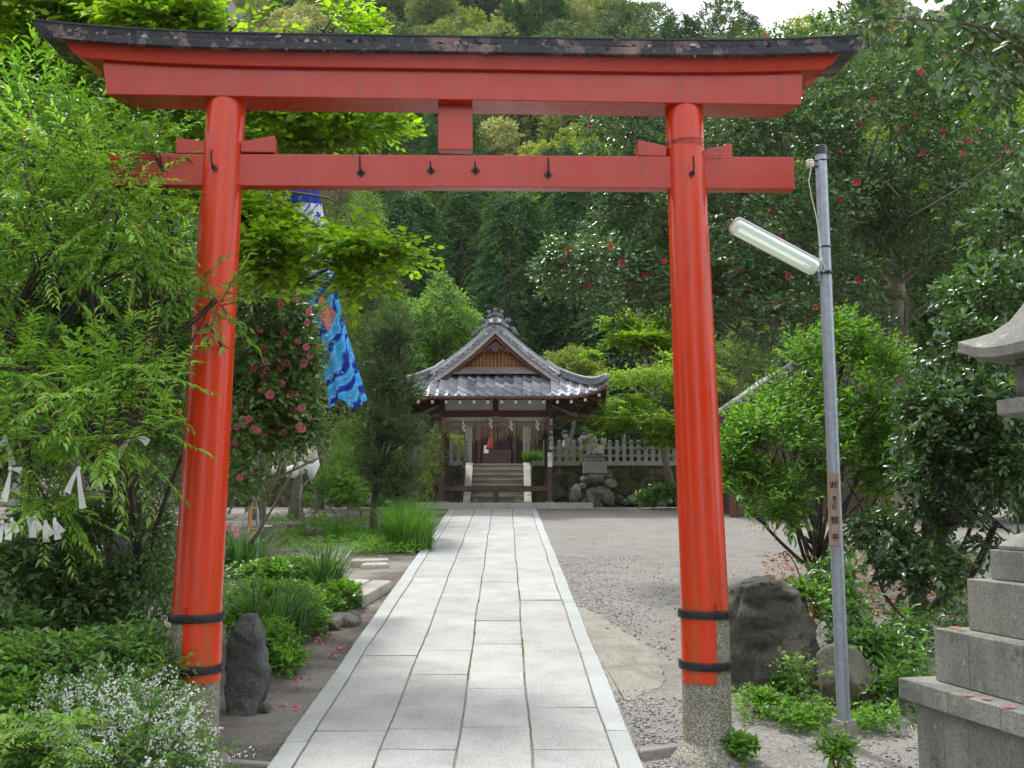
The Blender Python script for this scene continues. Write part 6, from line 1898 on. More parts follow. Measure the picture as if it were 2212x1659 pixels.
# white flowered deutzia
dz = LF(k=9, length=.24, leafL=.058, leafW=.021, kind='lance', ang=50, droop=.1, up=.8, jit=.3, curve=.2)
bb = G(300, 1640)
r, p, d = tree('deutzia_bush', 'low arching bush smothered in tiny white flowers at the foot of the left gate post', 'shrub', bb, P(290, 1610, bb.y),
     [E(230, 1545, 5.9, 100, 45, .25), E(320, 1575, 5.8, 90, 50, .25), E(170, 1600, 5.6, 90, 55, .25), E(380, 1630, 5.7, 70, 35, .2), E(280, 1660, 5.4, 130, 45, .25), E(120, 1555, 5.9, 60, 45, .2), E(420, 1670, 5.5, 60, 22, .2), E(280, 1510, 6.1, 60, 22, .2)],
     600, dz, M['L_deutzia'], 76, .012, avoid=[(455, 1300, 458, 1590, 62)], inner=.35, gap=-.9, outw=.8, upw=.45, twig=.002, limbr=.6, sub=4, limbmax=8)
org = np.array(bb); k_ = [i for i in range(len(p)) if d[i][2] > -.2 and rng.uniform() < .75]
seg = 16; pp = []
for i in k_:
    D = unit((d[i] + np.array([0, -.3, .25]) + rng.normal(size=3) * .3)[None])[0]
    t_ = np.linspace(.08, .27, seg)[:, None]
    q = p[i] + D * t_ + np.array([0, 0, -.7]) * (t_ - .08) ** 2 + rng.normal(size=(seg, 3)) * .008
    pp.append(q)
pp = np.concatenate(pp) - org
pp = np.repeat(pp, 4, 0); dd = unit(rng.normal(size=pp.shape))
o = Geo().add(leaves_geo(pp, dd, unit(rng.normal(size=pp.shape)), rng.uniform(.006, .011, len(pp)), .009, 'simple')).obj('white_flowers', [M['F_white']], r)
o["kind"] = "stuff"
# fern like fronds bottom left
ff = LF(k=22, length=.26, leafL=.055, leafW=.020, kind='lance', ang=66, droop=.1, up=1.5, jit=.06, curve=.25)
bb = G(90, 1700)
rngf = np.random.default_rng(77)
n = 26; ps = np.stack([np.array(P(rngf.uniform(-20, 170), rngf.uniform(1540, 1640), 5.2 + rngf.uniform(-.2, .3))) - np.array(bb) for _ in range(n)])
geo, tw = spray(rngf, ps, np.stack([rngf.normal(size=n) + .5, rngf.normal(size=n) * .6 - .3, np.full(n, .15)], 1), twig=.002, **ff)
o = Geo().add(geo, 0).add(tw, 1).obj('fern', [M['L_pinnate'], M['bark']]); o.location = bb
tag(o, 'yellowish green fern fronds in the lower left corner', 'fern')

# ---------------------------------------------------------------- planting beds
hb = LF(k=7, length=.14, leafL=.065, leafW=.030, kind='lance', ang=60, droop=.2, up=1.0, jit=.35)
def bush(name, lab, b, ells, n, lf, mt, sd, group=None, cat='plant'):
    bb = G(*b); return tree(name, lab, cat, bb, bb + Vector((0, 0, .08)), ells, n, lf, M[mt], sd, .008, group, inner=.15, gap=-.9, twig=.0015, limbr=.6, sub=2, upw=.7)
bush('leafy_plant', 'mound of fresh green leaves right of the upright dark rock', (600, 1430), [E(600, 1400, 9.3, 50, 45, .3), E(630, 1430, 9.0, 28, 28, .2), E(570, 1370, 9.6, 45, 35, .3)], 420, hb, 'L_herb', 81)
bush('leafy_plant', 'broad leafy patch in the bed between the left gate post and the granite step', (600, 1330), [E(560, 1300, 11, 80, 45, .4), E(640, 1300, 11, 60, 40, .4), E(530, 1340, 10.3, 50, 40, .3), E(670, 1340, 10.6, 40, 30, .3)], 900, hb, 'L_herb', 82)
bush('leafy_plant', 'bright lobed leaved plant overhanging the near end of the granite step', (735, 1318), [E(735, 1288, 12.2, 45, 28, .3), E(715, 1305, 12, 35, 25, .25)], 260, LF(hb, kind='star', leafW=.07, leafL=.08), 'L_shrub', 83)
bush('leafy_plant', 'light green bushy leaves behind the iris blades in the left bed', (600, 1270), [E(620, 1235, 13.5, 70, 28, .5), E(560, 1250, 13.2, 50, 30, .4)], 600, LF(hb, leafL=.085, leafW=.04), 'L_shrub', 84)
for k, (x, y, n, h_, s_, mt, lab) in enumerate([
    (515, 1240, 230, .80, (.6, .3), 'L_iris', 'dark upright iris blades right beside the left gate post'),
    (700, 1280, 210, .72, (.35, .2), 'L_iris', 'iris clump with thin dark blades near the far side of the granite step'),
    (585, 1385, 210, .72, (.55, .28), 'L_iris', 'arching strap leaves in the middle of the left bed'),
    (885, 1185, 620, .95, (.62, .45), 'L_grass', 'big bright grass clump spilling over the left kerb before the podocarp tree'),
    (860, 1165, 300, .90, (.50, .40), 'L_grass', 'grass tuft just behind the big grass clump, at the podocarp foot'),
    (720, 1165, 120, .6, (.3, .2), 'L_grass', 'small grass tuft in the ground cover left of the podocarp trunk')]):
    p = G(x, y); clump('iris_clump' if mt == 'L_iris' else 'grass_clump', lab, 'iris' if mt == 'L_iris' else 'grass', (p.x, p.y, p.z - .03), n, h_, s_, M[mt], 90 + k, .022 if mt == 'L_iris' else .012, lean=.75)
# ground cover carpets
def carpet(name, polys, n, mat, sd, L0=.05, h_=.14, kind='simple', k=6):
    rngc = np.random.default_rng(sd); ps = []
    while len(ps) < n:
        x0, y0, x1, y1 = polys[int(rngc.integers(len(polys)))]
        p = G(rngc.uniform(x0, x1), rngc.uniform(y0, y1))
        if gapnoise(np.array([[p.x, p.y, 0.]]), 1.5, sd)[0] < rngc.uniform(-.6, .0): continue
        ps.append((p.x, p.y, p.z - .02 + rngc.uniform(0, h_)))
    ps = np.array(ps); D = unit(rngc.normal(size=ps.shape) * np.array([1, 1, .3]) + np.array([0, 0, .6]))
    geo, tw = spray(rngc, ps, D, k, .10, L0, L0 * .55, kind, ang=62, droop=.2, up=1.1, jit=.4)
    return tag(Geo().add(geo).obj(name, [mat]), kind='stuff')
carpet('ground_cover', [(600, 1150, 900, 1196), (740, 1150, 930, 1192), (560, 1120, 800, 1160)], 2300, M['L_herb'], 5, .06)
carpet('ground_cover', [(500, 1380, 640, 1450), (480, 1330, 700, 1380), (480, 1240, 720, 1330)], 700, M['L_deutzia'], 6, .05, .06)
carpet('ground_cover', [(-40, 1420, 380, 1640)], 900, M['L_dark'], 7, .07)
carpet('ground_cover', [(1585, 1500, 1760, 1560), (1680, 1530, 1800, 1575), (1830, 1540, 1940, 1580)], 520, M['L_herb'], 8, .045, .10)
carpet('ground_cover', [(-100, 1140, 500, 1300)], 1800, M['L_dark'], 9, .09, .3)
carpet('ground_cover', [(1780, 1180, 2250, 1230), (1950, 1300, 2250, 1420)], 700, M['L_dark'], 10, .08, .2)
for x, y, sd, lab in [(1600, 1635, 1, 'small leafy weed at the foot of the right gate post'), (1640, 1530, 2, 'leafy ground plant before the brown boulder'), (1700, 1500, 3, 'light green columbine like plant between the two boulders')]:
    bb = G(x, y); w_ = bb.y / F
    bush('leafy_plant', lab, (x, y), [E(x, y - 22, bb.y, 38, 22, .12), E(x + 15, y - 12, bb.y - .05, 28, 14, .1)], 110, LF(hb, leafL=.042, leafW=.024, length=.08, kind='oval'), 'L_herb', 110 + sd)
bush('leafy_plant', 'bright green weed growing at the bottom edge before the lamp post', (1810, 1700), [E(1810, 1630, 6.0, 30, 28, .1), E(1800, 1610, 6.0, 18, 18, .08)], 70, LF(hb, leafL=.055, leafW=.022, length=.10), 'L_shrub', 114)
bush('leafy_plant', 'sprawl of light leaves on top of the brown boulder', (1745, 1330), [E(1735, 1283, 8.6, 38, 12, .1), E(1760, 1300, 8.5, 25, 14, .1)], 60, LF(hb, leafL=.06, leafW=.035, kind='oval'), 'L_shrub', 115)
bush('leafy_plant', 'thin stemmed light plant in front of the brown boulder, left of the round boulder', (1725, 1520), [E(1720, 1440, 7.2, 20, 30, .1), E(1735, 1470, 7.2, 22, 25, .1)], 55, LF(hb, leafL=.045, leafW=.03, kind='star'), 'L_shrub', 116)

# ---------------------------------------------------------------- shrubs on the right
fs = LF(k=10, length=.26, leafL=.075, leafW=.030, kind='lance', ang=52, droop=.35, up=.7, jit=.28, curve=.0)
B_ = G(1770, 1330)
tree('evergreen_shrub', 'fresh green many stemmed shrub standing behind and around the lamp post', 'shrub', B_ + Vector((0, .1, 0)), P(1770, 1180, B_.y),
     [E(1620, 1010, 10.4, 70, 70, .6), E(1600, 950, 10.6, 40, 50, .4), E(1690, 880, 10.6, 50, 50, .5), E(1680, 970, 10.2, 80, 80, .6), E(1760, 900, 10.6, 80, 70, .6), E(1820, 830, 10.8, 60, 50, .5), E(1830, 760, 10.9, 45, 50, .4), E(1900, 800, 10.9, 50, 55, .4), E(1860, 900, 10.6, 60, 60, .5), E(1740, 790, 11, 50, 50, .4),
      E(1660, 1070, 10.1, 90, 40, .5), E(1580, 1040, 10.4, 40, 40, .4), E(1900, 980, 10.6, 50, 60, .5), E(1790, 1010, 10.2, 70, 70, .5), E(1910, 1050, 10.4, 50, 50, .4), E(1820, 730, 11, 25, 40, .25), E(1700, 1120, 10, 50, 25, .3)],
     2300, fs, M['L_shrub'], 64, .05, shrink=.25, inner=.2, gap=-.1, gsc=2.6, outw=.6, upw=.75, twig=.0028, trunkmat='darkbark', limbr=.4, sub=4,
     extra_trunks=[(B_, P(1930, 860, 10.6), .028, .012), (B_ + Vector((.1, 0, 0)), P(1860, 1010, 10.3), .026, .012)])
# big camellia like tree at right, behind the lantern
dl = LF(k=8, length=.24, leafL=.085, leafW=.042, kind='oval', ang=55, droop=.35, up=.5, jit=.4)
B_ = G(2000, 1330)
r, p, d = tree('evergreen_tree', 'dark glossy tree with bare twigs and silvery leaf shine behind the stone lantern', 'tree', B_, P(2010, 1180, B_.y),
     [E(2060, 760, 9.6, 110, 80, .7), E(2150, 640, 9.8, 110, 90, .8), E(2000, 900, 9.4, 70, 90, .6), E(2130, 880, 9.3, 100, 90, .7), E(2050, 1010, 9.2, 100, 70, .6), E(2170, 1010, 9.2, 90, 80, .6), E(1960, 1090, 9.4, 80, 55, .6), E(2080, 1130, 9.2, 100, 60, .6), E(1900, 1150, 9.6, 60, 45, .5), E(2180, 1150, 9.4, 80, 70, .5), E(1990, 1230, 9.3, 90, 50, .5), E(2150, 760, 9.6, 90, 60, .6), E(2200, 500, 10.2, 90, 110, .8)],
     2700, dl, M['L_camellia'], 65, .06, avoid=[(1940, 600, 1945, 1000, 22)], inner=.25, gap=-.15, gsc=2.0, twig=.003, trunkmat='darkbark', limbr=.5, sub=5,
     extra_trunks=[(B_, P(2150, 1130, 9.6), .05, .03), (G(1960, 1340), P(1830, 1040, 9.7), .02, .008), (B_ + Vector((-.1, 0, 0)), P(1950, 1180, 9.6), .055, .03)])
tree('shrub', 'low dark shrub with long leaves between the round boulder and the stone lantern', 'shrub', G(1900, 1480), P(1890, 1400, 8.6),
     [E(1830, 1330, 8.7, 30, 60, .2), E(1870, 1400, 8.4, 60, 50, .3), E(1940, 1430, 8.2, 50, 50, .3), E(1920, 1500, 7.8, 60, 35, .25), E(1800, 1250, 9, 50, 40, .3), E(1960, 1370, 8.8, 40, 50, .3)], 430, LF(gl, leafL=.09, leafW=.032), M['L_glossy'], 66, .014, inner=.1, gap=-.9, twig=.002, trunkmat='darkbark', limbr=.6)
tree('tree', 'tall straight pale trunked tree behind the fresh shrub, right of the lamp post', 'tree', G(1925, 1180) + Vector((1.0, 2, 0)), P(1925, 380, 17.5),
     [E(1960, 330, 19, 120, 70, 1.2), E(2080, 300, 19, 130, 90, 1.4), E(1850, 300, 19, 80, 60, 1.2)], 900, dl, M['L_green'], 67, .15, trunkmat='palebark', lean=.01, gap=-.3) if False else None
p0 = G(1945, 1190); m = MB(); rng = np.random.default_rng(68)
tk = thing('tall_tree', 'tall tree with smooth pale straight trunk, right of the lamp post', 'tree', p0)
m.tube([x - p0 for x in wiggle(p0, P(1932, 560, p0.y - .3), rng, 8, .01)], [.20, .165, .16, .155, .15, .145, .14, .12], 14)
for a, b, ra in ((P(1932, 600, p0.y - .3), P(1830, 420, p0.y - .8), .07), (P(1932, 570, p0.y - .3), P(2030, 400, p0.y - .4), .09), (P(1932, 620, p0.y - .3), P(2010, 560, p0.y - .8), .05)):
    m.tube([x - p0 for x in wiggle(a, b, rng, 6, .05)], [ra * (1 - .12 * i) for i in range(6)], 8)
m.build('trunk', M['palebark'], tk, smooth='all')
pq, dq, _ = crown(rng, [E(2090, 330, 17.5, 120, 60, 1.2), E(2150, 240, 17.5, 90, 70, 1.2), E(2120, 420, 17.5, 80, 50, 1)], 1200, .4, -.4)
geo, tw = spray(rng, pq - np.array(p0), dq + np.array([0, 0, .3]), twig=.004, **LF(mg, leafL=.09, leafW=.055)); Geo().add(geo, 0).add(tw, 1).obj('crown', [M['L_maple'], M['palebark']], tk)
# background greenery that closes the right side
tree('hedge_shrub', 'thin twiggy bush with small leaves and blossom beyond the yard, above the tiled roof', 'shrub', (P(1640, 900, 31).x, 31, TERR), P(1640, 850, 31),
     [E(1600, 790, 31, 80, 60, 1.3), E(1680, 770, 31, 70, 60, 1.3), E(1560, 860, 30, 60, 50, 1.2), E(1620, 730, 31.5, 60, 40, 1), E(1740, 830, 31, 70, 80, 1.3), E(1500, 760, 31.5, 60, 50, 1)], 3600, LF(k=7, length=.34, leafL=.075, leafW=.045, kind='simple', up=.7, jit=.4), M['L_azalea'], 69, .08, inner=.4, gap=-.45, twig=.006)
for k, (px, Y) in enumerate([(1750, 27), (1850, 26), (1960, 25), (2080, 24), (2200, 23), (2330, 22)]):
    tree('background_tree', ['dark evergreen closing the view behind the lamp post shrub', 'dark evergreen closing the view right of the pale trunk', 'dark evergreen deep behind the pale straight trunk', 'dark evergreen behind the glossy tree at the right', 'dark evergreen at the right edge above the lantern roof', 'dark evergreen outside the right edge behind the lantern'][k], 'tree',
         (P(px, 900, Y).x, Y, gz(Y)), P(px, 850, Y), [E(px, 780, Y, 90, 130, 1.5), E(px - 30, 600, Y, 100, 120, 1.6), E(px + 20, 1000, Y, 90, 110, 1.4), E(px, 420, Y, 100, 130, 1.6)],
         2300, LF(k=7, length=.40, leafL=.13, leafW=.07, kind='simple', up=.6, jit=.4), M['L_dark'], 120 + k, .16, 'dark evergreens behind the right shrubs' if False else None, inner=.6, gap=-.6, twig=.006, trunkmat='darkbark')
for k, (px, Y) in enumerate([(-60, 15), (60, 16.5), (170, 17.5), (290, 19), (430, 21), (560, 24), (690, 27)]):
    tree('background_tree', ['dark leafy tree outside the left edge', 'dark leafy tree closing the view at the left edge', 'dark leafy tree deep behind the fruit tree', 'green tree deep behind the fruit tree, nearer the left gate post', 'green tree hidden behind the left gate post', 'green tree behind the pink camellia', 'green tree closing the view behind the carp streamer'][k], 'tree',
         (P(px, 900, Y).x, Y, gz(Y)), P(px, 900, Y), [E(px, 820, Y, 100, 120, 1.3), E(px - 20, 640, Y, 100, 120, 1.4), E(px + 20, 980, Y, 90, 70, 1.1), E(px, 460, Y, 110, 130, 1.5), E(px, 250, Y, 110, 120, 1.5)],
         2300, LF(k=7, length=.38, leafL=.11, leafW=.06, kind='simple', up=.6, jit=.4), M['L_dark'] if k < 3 else M['L_azalea'], 130 + k, .14, None, inner=.55, gap=-.5, twig=.006, trunkmat='bark')
bush('shrub', 'low green bush growing against the mossy wall behind the right gate post', (1440, 1100), [E(1430, 1070, 27, 40, 22, .5), E(1390, 1082, 27, 25, 12, .3)], 420, LF(hb, leafL=.09, leafW=.05, length=.25, kind='simple'), 'L_glossy', 89, cat='shrub')
bush('shrub', 'rounded bush with small round leaves before the left garden wall, right of the sapling', (740, 1140), [E(725, 1050, 21, 50, 45, .6), E(700, 1085, 20.5, 45, 30, .5), E(760, 1070, 21, 40, 40, .5)], 1000, LF(hb, leafL=.07, leafW=.045, length=.2, kind='simple'), 'L_green', 85, cat='shrub')
bush('shrub', 'bush of light yellow green twigs at the left corner of the pavilion platform', (925, 1085), [E(930, 1000, 25.6, 26, 60, .5), E(910, 1050, 25.2, 26, 40, .5), E(945, 960, 26, 18, 30, .4)], 620, LF(hb, leafL=.06, leafW=.035, length=.25, kind='simple'), 'L_olive', 86, cat='shrub')
bush('shrub', 'pale leafed bushes behind the podocarp tree trunk', (780, 1120), [E(770, 960, 24, 60, 60, .8), E(830, 1000, 24, 50, 60, .8), E(740, 1010, 23, 40, 50, .7)], 1500, LF(hb, leafL=.08, leafW=.045, length=.3, kind='simple'), 'L_azalea', 87, cat='shrub')
# near camellia boughs hanging into the top right corner
B_ = G(2600, 1500)
r, p, d = tree('camellia_tree', 'near camellia whose big dark leaves and boughs hang into the top right corner', 'tree', (3.9, 5.6, gz(5.6)), P(2560, 300, 5.9),
     [E(2130, 60, 5.4, 90, 60, .35), E(2050, 10, 5.3, 70, 30, .3), E(1960, 40, 5.2, 45, 22, .2), E(2170, 190, 5.4, 70, 50, .3), E(2090, 160, 5.2, 60, 30, .2), E(2200, 90, 5.6, 60, 110, .4), E(2180, 380, 5.3, 50, 16, .15), E(2000, 110, 5.15, 40, 26, .15), E(2240, 330, 5.6, 40, 60, .3), E(1890, 20, 5.15, 22, 16, .1)],
     240, LF(k=6, length=.16, leafL=.070, leafW=.038, kind='oval', ang=62, droop=.7, up=.2, jit=.4), M['L_camellia'], 44, .06, limbmax=3, inner=.1, gap=-.9, twig=.0022, limbr=.14, sub=1, outw=.9, upw=-.1, trunkmat='bark',
     extra_trunks=[(P(2400, 130, 5.5), P(1855, 38, 5.2), .014, .004), (P(2300, 160, 5.5), P(2020, 30, 5.3), .012, .004), (P(2350, 250, 5.5), P(1960, 470, 5.6), .007, .002)])
ix = on_crown(rng, p, d, 8, False)
put_flowers(r, FR, p[ix], d[ix], rng, 'bloom', .5, .65, .03)
# purple flowered plant behind the lantern
r, p, d = bush('flowering_plant', 'plant with small violet blue flowers left of the stone lantern plinth', (2040, 1260), [E(2030, 1185, 10, 30, 30, .25), E(2050, 1210, 10, 30, 25, .25)], 60, hb, 'L_dark', 88)
FV = flower_mesh('violet_bloom', M['F_purple'], M['F_stamen'], .022, 4, 1, 3)
put_flowers(r, FV, p[:34], d[:34], rng, 'bloom', .8, 1.2, .05)
# peony blooms by the left post
pe_ = thing('peony_plant', 'peony with two ruffled pink blooms just right of the left gate post', 'flower', G(512, 1205))
for x, y, s in ((512, 1152, 1.0), (493, 1140, .8)):
    o = bpy.data.objects.new('bloom', FP); link(o, pe_); q = P(x, y, G(512, 1205).y - .1); o.location = q - pe_.location; o.scale = (s * 1.2,) * 3; o.rotation_euler = (R(70), 0, 0)
rngp = np.random.default_rng(5); ps = rngp.normal(size=(26, 3)) * np.array([.08, .08, .07]) + np.array([0, 0, .16])
geo, tw = spray(rngp, ps, rngp.normal(size=(26, 3)) + np.array([0, 0, 1]), 5, .10, .075, .035, 'lance', twig=.002)
Geo().add(geo, 0).add(tw, 1).obj('leaves', [M['L_shrub'], M['bark']], pe_)
# ---------------------------------------------------------------- carp streamers and their poles
t = NT('streamer_cloth')
uvn = t.n.new("ShaderNodeUVMap"); uv = uvn.outputs[0]
ux, uy, _ = t.sep(uv)
sw = t.mapping((2.6, 7, 1), co=uv)
w = t.wave(.8, 8, co=sw, detail=3, dscale=.8, axis='DIAGONAL')
blue = t.ramp(w, [(.0, (.01, .03, .30)), (.22, (.01, .06, .50)), (.28, (.02, .32, .80)), (.55, (.05, .50, .90)), (.66, (.45, .82, .95)), (.74, (.06, .48, .88))])
curl = t.voro(9, co=t.mapping((1, 3, 1), co=uv))
blue = t.mix(t.ramp(curl, [(.13, 0.0), (.15, .8), (.19, .8), (.21, 0.0)]), blue, (.55, .85, .95))
top = t.ramp(uy, [(0, (.78, .80, .82)), (.030, (.02, .05, .36)), (.098, (.80, .82, .84)), (.30, (.80, .82, .84))], 'CONSTANT')
top = t.mix(t.math('MULTIPLY', t.ramp(uy, [(.10, 0.0), (.105, 1.0)]), t.ramp(t.wave(2.2, 9, co=sw, detail=3, axis='DIAGONAL'), [(.80, 0.0), (.86, 1.0)])), top, (.03, .10, .50))
c = t.mix(t.ramp(uy, [(.36, 0.0), (.44, 1.0)]), top, blue)
carp = t.math('SUBTRACT', 1.0, t.math('ADD', t.math('MULTIPLY', t.math('ABSOLUTE', t.math('SUBTRACT', ux, .48)), 7.5), t.math('MULTIPLY', t.math('ABSOLUTE', t.math('SUBTRACT', uy, .58)), 11)))
c = t.mix(t.ramp(carp, [(.05, 0.0), (.12, 1.0)]), c, t.ramp(t.voro(40, co=t.mapping((1, 4, 1), co=uv)), [(.2, (.70, .06, .02)), (.5, (.85, .30, .22))]))
t.set('Base Color', c).set('Roughness', .7)
tr = t.n.new("ShaderNodeBsdfTranslucent"); t.l.new(c, tr.inputs[0]); ms = t.n.new("ShaderNodeMixShader"); ms.inputs[0].default_value = .35
t.l.new(t.bsdf.outputs[0], ms.inputs[1]); t.l.new(tr.outputs[0], ms.inputs[2]); t.l.new(ms.outputs[0], t.out.inputs[0])
M['streamer'] = t.mat
def windsock(name, mat, centre, widths, parent, seed, n=40, K=48, folds=5):
    """open cloth tube hanging in pleats; centre: world points; widths: half widths in metres"""
    me = bpy.data.meshes.new(name); bm = bmesh.new(); uvl = bm.loops.layers.uv.new("UVMap")
    org = parent.location; rows = []
    for i in range(n + 1):
        u = i / n; s = u * (len(centre) - 1); a = min(int(s), len(centre) - 2); f_ = s - a
        f_ = f_ * f_ * (3 - 2 * f_) * .3 + f_ * .7
        c = Vector(centre[a]).lerp(Vector(centre[a + 1]), f_); w_ = widths[a] + (widths[a + 1] - widths[a]) * f_
        row = []
        for k in range(K):
            ph = 2 * PI * k / K
            amp = .05 + .22 * min(1, u * 1.8)
            rr = 1 + amp * math.sin(folds * ph + seed + 1.5 * math.sin(u * 4 + seed)) * .6 + .08 * math.sin(9 * ph + u * 6)
            hem = .05 * math.sin(3 * ph + seed) * (u ** 6)
            row.append(bm.verts.new(c - org + Vector((w_ * rr * math.cos(ph), w_ * .40 * rr * math.sin(ph), hem))))
        rows.append(row)
    for i in range(n):
        for k in range(K):
            f = bm.faces.new((rows[i][k], rows[i + 1][k], rows[i + 1][(k + 1) % K], rows[i][(k + 1) % K])); f.smooth = True
            # texture runs round the tube with its seam at the back; front centre is u = .5
            def uu(kk): return ((kk / K) + .75) % 1.0 if kk < K else .75
            a = uu(k); b = a + 1 / K
            for lp, (x, y) in zip(f.loops, ((a, i / n), (a, (i + 1) / n), (b, (i + 1) / n), (b, i / n))): lp[uvl].uv = (x, y)
    bm.to_mesh(me); bm.free(); me.materials.append(mat)
    o = link(bpy.data.objects.new(name, me), parent)
    return o
YS = 12.6
cs = [(654, 395), (668, 470), (684, 560), (700, 640), (716, 720), (734, 800), (750, 872)]
ks = thing('carp_streamer', 'limp carp streamer with blue waves and white top, right of the pink camellia', 'streamer', P(654, 395, YS))
windsock('cloth', M['streamer'], [P(x, y, YS) for x, y in cs], [w * YS / F for w in (31, 30, 28, 28, 30, 33, 36)], ks, 1.3, 60, 72, 6)
MB().tube([Vector((.16 * math.cos(a), .10 * math.sin(a), .005)) for a in [2 * PI * i / 24 for i in range(25)]], .008, 6).build('hoop', M['whitemetal'], ks, smooth='all')
def band(name, stops, scale=(1, 1, 1)):
    t = NT(name); uvn = t.n.new("ShaderNodeUVMap"); _, y_, _ = t.sep(uvn.outputs[0])
    c = t.ramp(y_, stops, 'CONSTANT'); c = t.mix(t.ramp(t.wave(3, 6, co=t.mapping((3, 9, 1), co=uvn.outputs[0]), axis='DIAGONAL'), [(.6, 0.0), (.7, .6)]), c, (.65, .60, .48))
    t.set('Base Color', c).set('Roughness', .75); return t.mat
M['darkkoi'] = band('dark_streamer_cloth', [(0, (.012, .015, .04)), (.45, (.02, .03, .10)), (.72, (.50, .47, .36)), (.85, (.02, .02, .06))])
M['creamkoi'] = band('cream_streamer_cloth', [(0, (.45, .03, .03)), (.35, (.04, .10, .40)), (.55, (.55, .10, .08)), (.7, (.50, .46, .37))])
k2 = thing('carp_streamer', 'dark blue and cream carp streamer left of the blue one', 'streamer', P(655, 560, 12.9))
windsock('cloth', M['darkkoi'], [P(655, 560, 12.9), P(662, 620, 12.9), P(672, 690, 12.9), P(668, 800, 12.9)], [.10, .12, .13, .12], k2, 2.0, 24, 36, 4)
k3 = thing('carp_streamer', 'red and cream carp streamer behind the pink camellia with white tail ends', 'streamer', P(610, 700, 13.2))
windsock('cloth', M['creamkoi'], [P(612, 700, 13.2), P(620, 800, 13.2), P(640, 900, 13.2), P(664, 1000, 13.2)], [.12, .14, .14, .13], k3, 3.0, 24, 36, 5)
def kite(parent, pts, Y):
    q = [P(x, y, Y) - parent.location for x, y in pts]
    c = sum(q, Vector()) / len(q) + Vector((0, -.03, 0)); m = MB()
    m.add(q + [c], [(i, (i + 1) % len(q), len(q)) for i in range(len(q))]); m.build('tail_cloth', M['paper'], parent, solid=.003, smooth='all')
kite(k3, [(619, 1008), (636, 1003), (648, 1012), (645, 1026), (634, 1033), (618, 1029)], 13.1)
kite(k3, [(640, 1000), (662, 993), (664, 1016), (650, 1028), (646, 1010)], 13.05)
kite(k3, [(662, 996), (672, 1004), (688, 992), (691, 1005), (682, 1024), (672, 1040), (662, 1020)], 13.0)
kite(k3, [(586, 1008), (602, 1004), (598, 1018), (587, 1027)], 13.2)
kite(k3, [(568, 975), (584, 962), (598, 968), (592, 986), (576, 984)], 13.25)
kite(k3, [(650, 975), (662, 970), (672, 978), (668, 984), (656, 980)], 12.95)
B_ = G(555, 1200); T_ = P(597, 238, B_.y)
fpole = thing('flag_pole', 'thin galvanised streamer pole lashed to a short wooden stake behind the left gate post', 'pole', B_)
MB().tube([(0, 0, -.1), P(561, 870, B_.y) - B_, P(575, 600, B_.y) - B_, T_ - B_], [.030, .028, .024, .018], 12).build('pole', M['galv'], fpole, smooth=True)
S0, S1 = P(538, 1190, B_.y - .1) - B_, P(541, 1092, B_.y - .1) - B_
MB().tube([S0, S1], .032, 10).build('stake', M['stake'], fpole, smooth=True)
for y in (1098, 1143, 1186):
    MB().tube([P(537, y, B_.y - .06) - B_, P(558, y + 1, B_.y + .0) - B_], .022, 8).build('crosspiece', M['stake'], fpole, smooth=True)
    MB().tube([P(556 + .5, y - 3 + k, B_.y) - B_ + Vector((.034 * math.cos(k * 1.3), .034 * math.sin(k * 1.3), 0)) for k in range(8)], .004, 5).build('lashing', M['paper'], fpole, smooth='all')
p = G(572, 1168)
bk = thing('bucket', 'grey green plastic bucket with pale lid on the ground right of the streamer pole', 'bucket', p)
M['bucket'] = plain('bucket_plastic', (.17, .18, .14), .5, 0, .1)
MB().lathe([(.085, 0), (.10, .02), (.115, .24), (.12, .26)], (0, 0, 0), 20).build('body', M['bucket'], bk, smooth=True)
MB().lathe([(.125, .25), (.125, .27), (.11, .275)], (0, 0, 0), 20).build('lid', M['ceramic'], bk, smooth=True)
p = G(638, 1150)
o = MB().lathe([(.19, -.05), (.17, .05), (.165, .15), (.16, .155)], (0, 0, 0), 18, flute=lambda a: 1 + .06 * math.sin(5 * a)).build('tree_stump', M['bark'], None, smooth=True, loc=p)
tag(o, 'low cut tree stump at the foot of the bare sapling', 'stump')
B_ = G(658, 1150); sp2 = thing('sapling', 'bare forked sapling trunk below the white streamer tails', 'tree', B_)
rng = np.random.default_rng(9); m = MB()
for a, b, ra, rb in ((B_, P(652, 1045, B_.y), .045, .032), (P(653, 1050, B_.y), P(640, 960, B_.y), .026, .012), (P(653, 1052, B_.y), P(676, 1030, B_.y), .022, .014), (P(640, 1005, B_.y), P(566, 1060, B_.y + .3), .02, .012), (P(676, 1030, B_.y), P(700, 940, B_.y), .012, .006)):
    m.tube([x - B_ for x in wiggle(a, b, rng, 6, .05)], [ra + (rb - ra) * i / 5 for i in range(6)], 8)
m.build('trunk', M['palebark'], sp2, smooth='all')
pq, dq, _ = crown(rng, [E(640, 950, B_.y, 35, 25, .3), E(700, 940, B_.y, 25, 25, .3)], 160, .1, -.9)
geo, tw = spray(rng, pq - np.array(B_), dq, 6, .2, .06, .03, 'simple', twig=.003); Geo().add(geo, 0).add(tw, 1).obj('crown', [M['L_green'], M['palebark']], sp2)

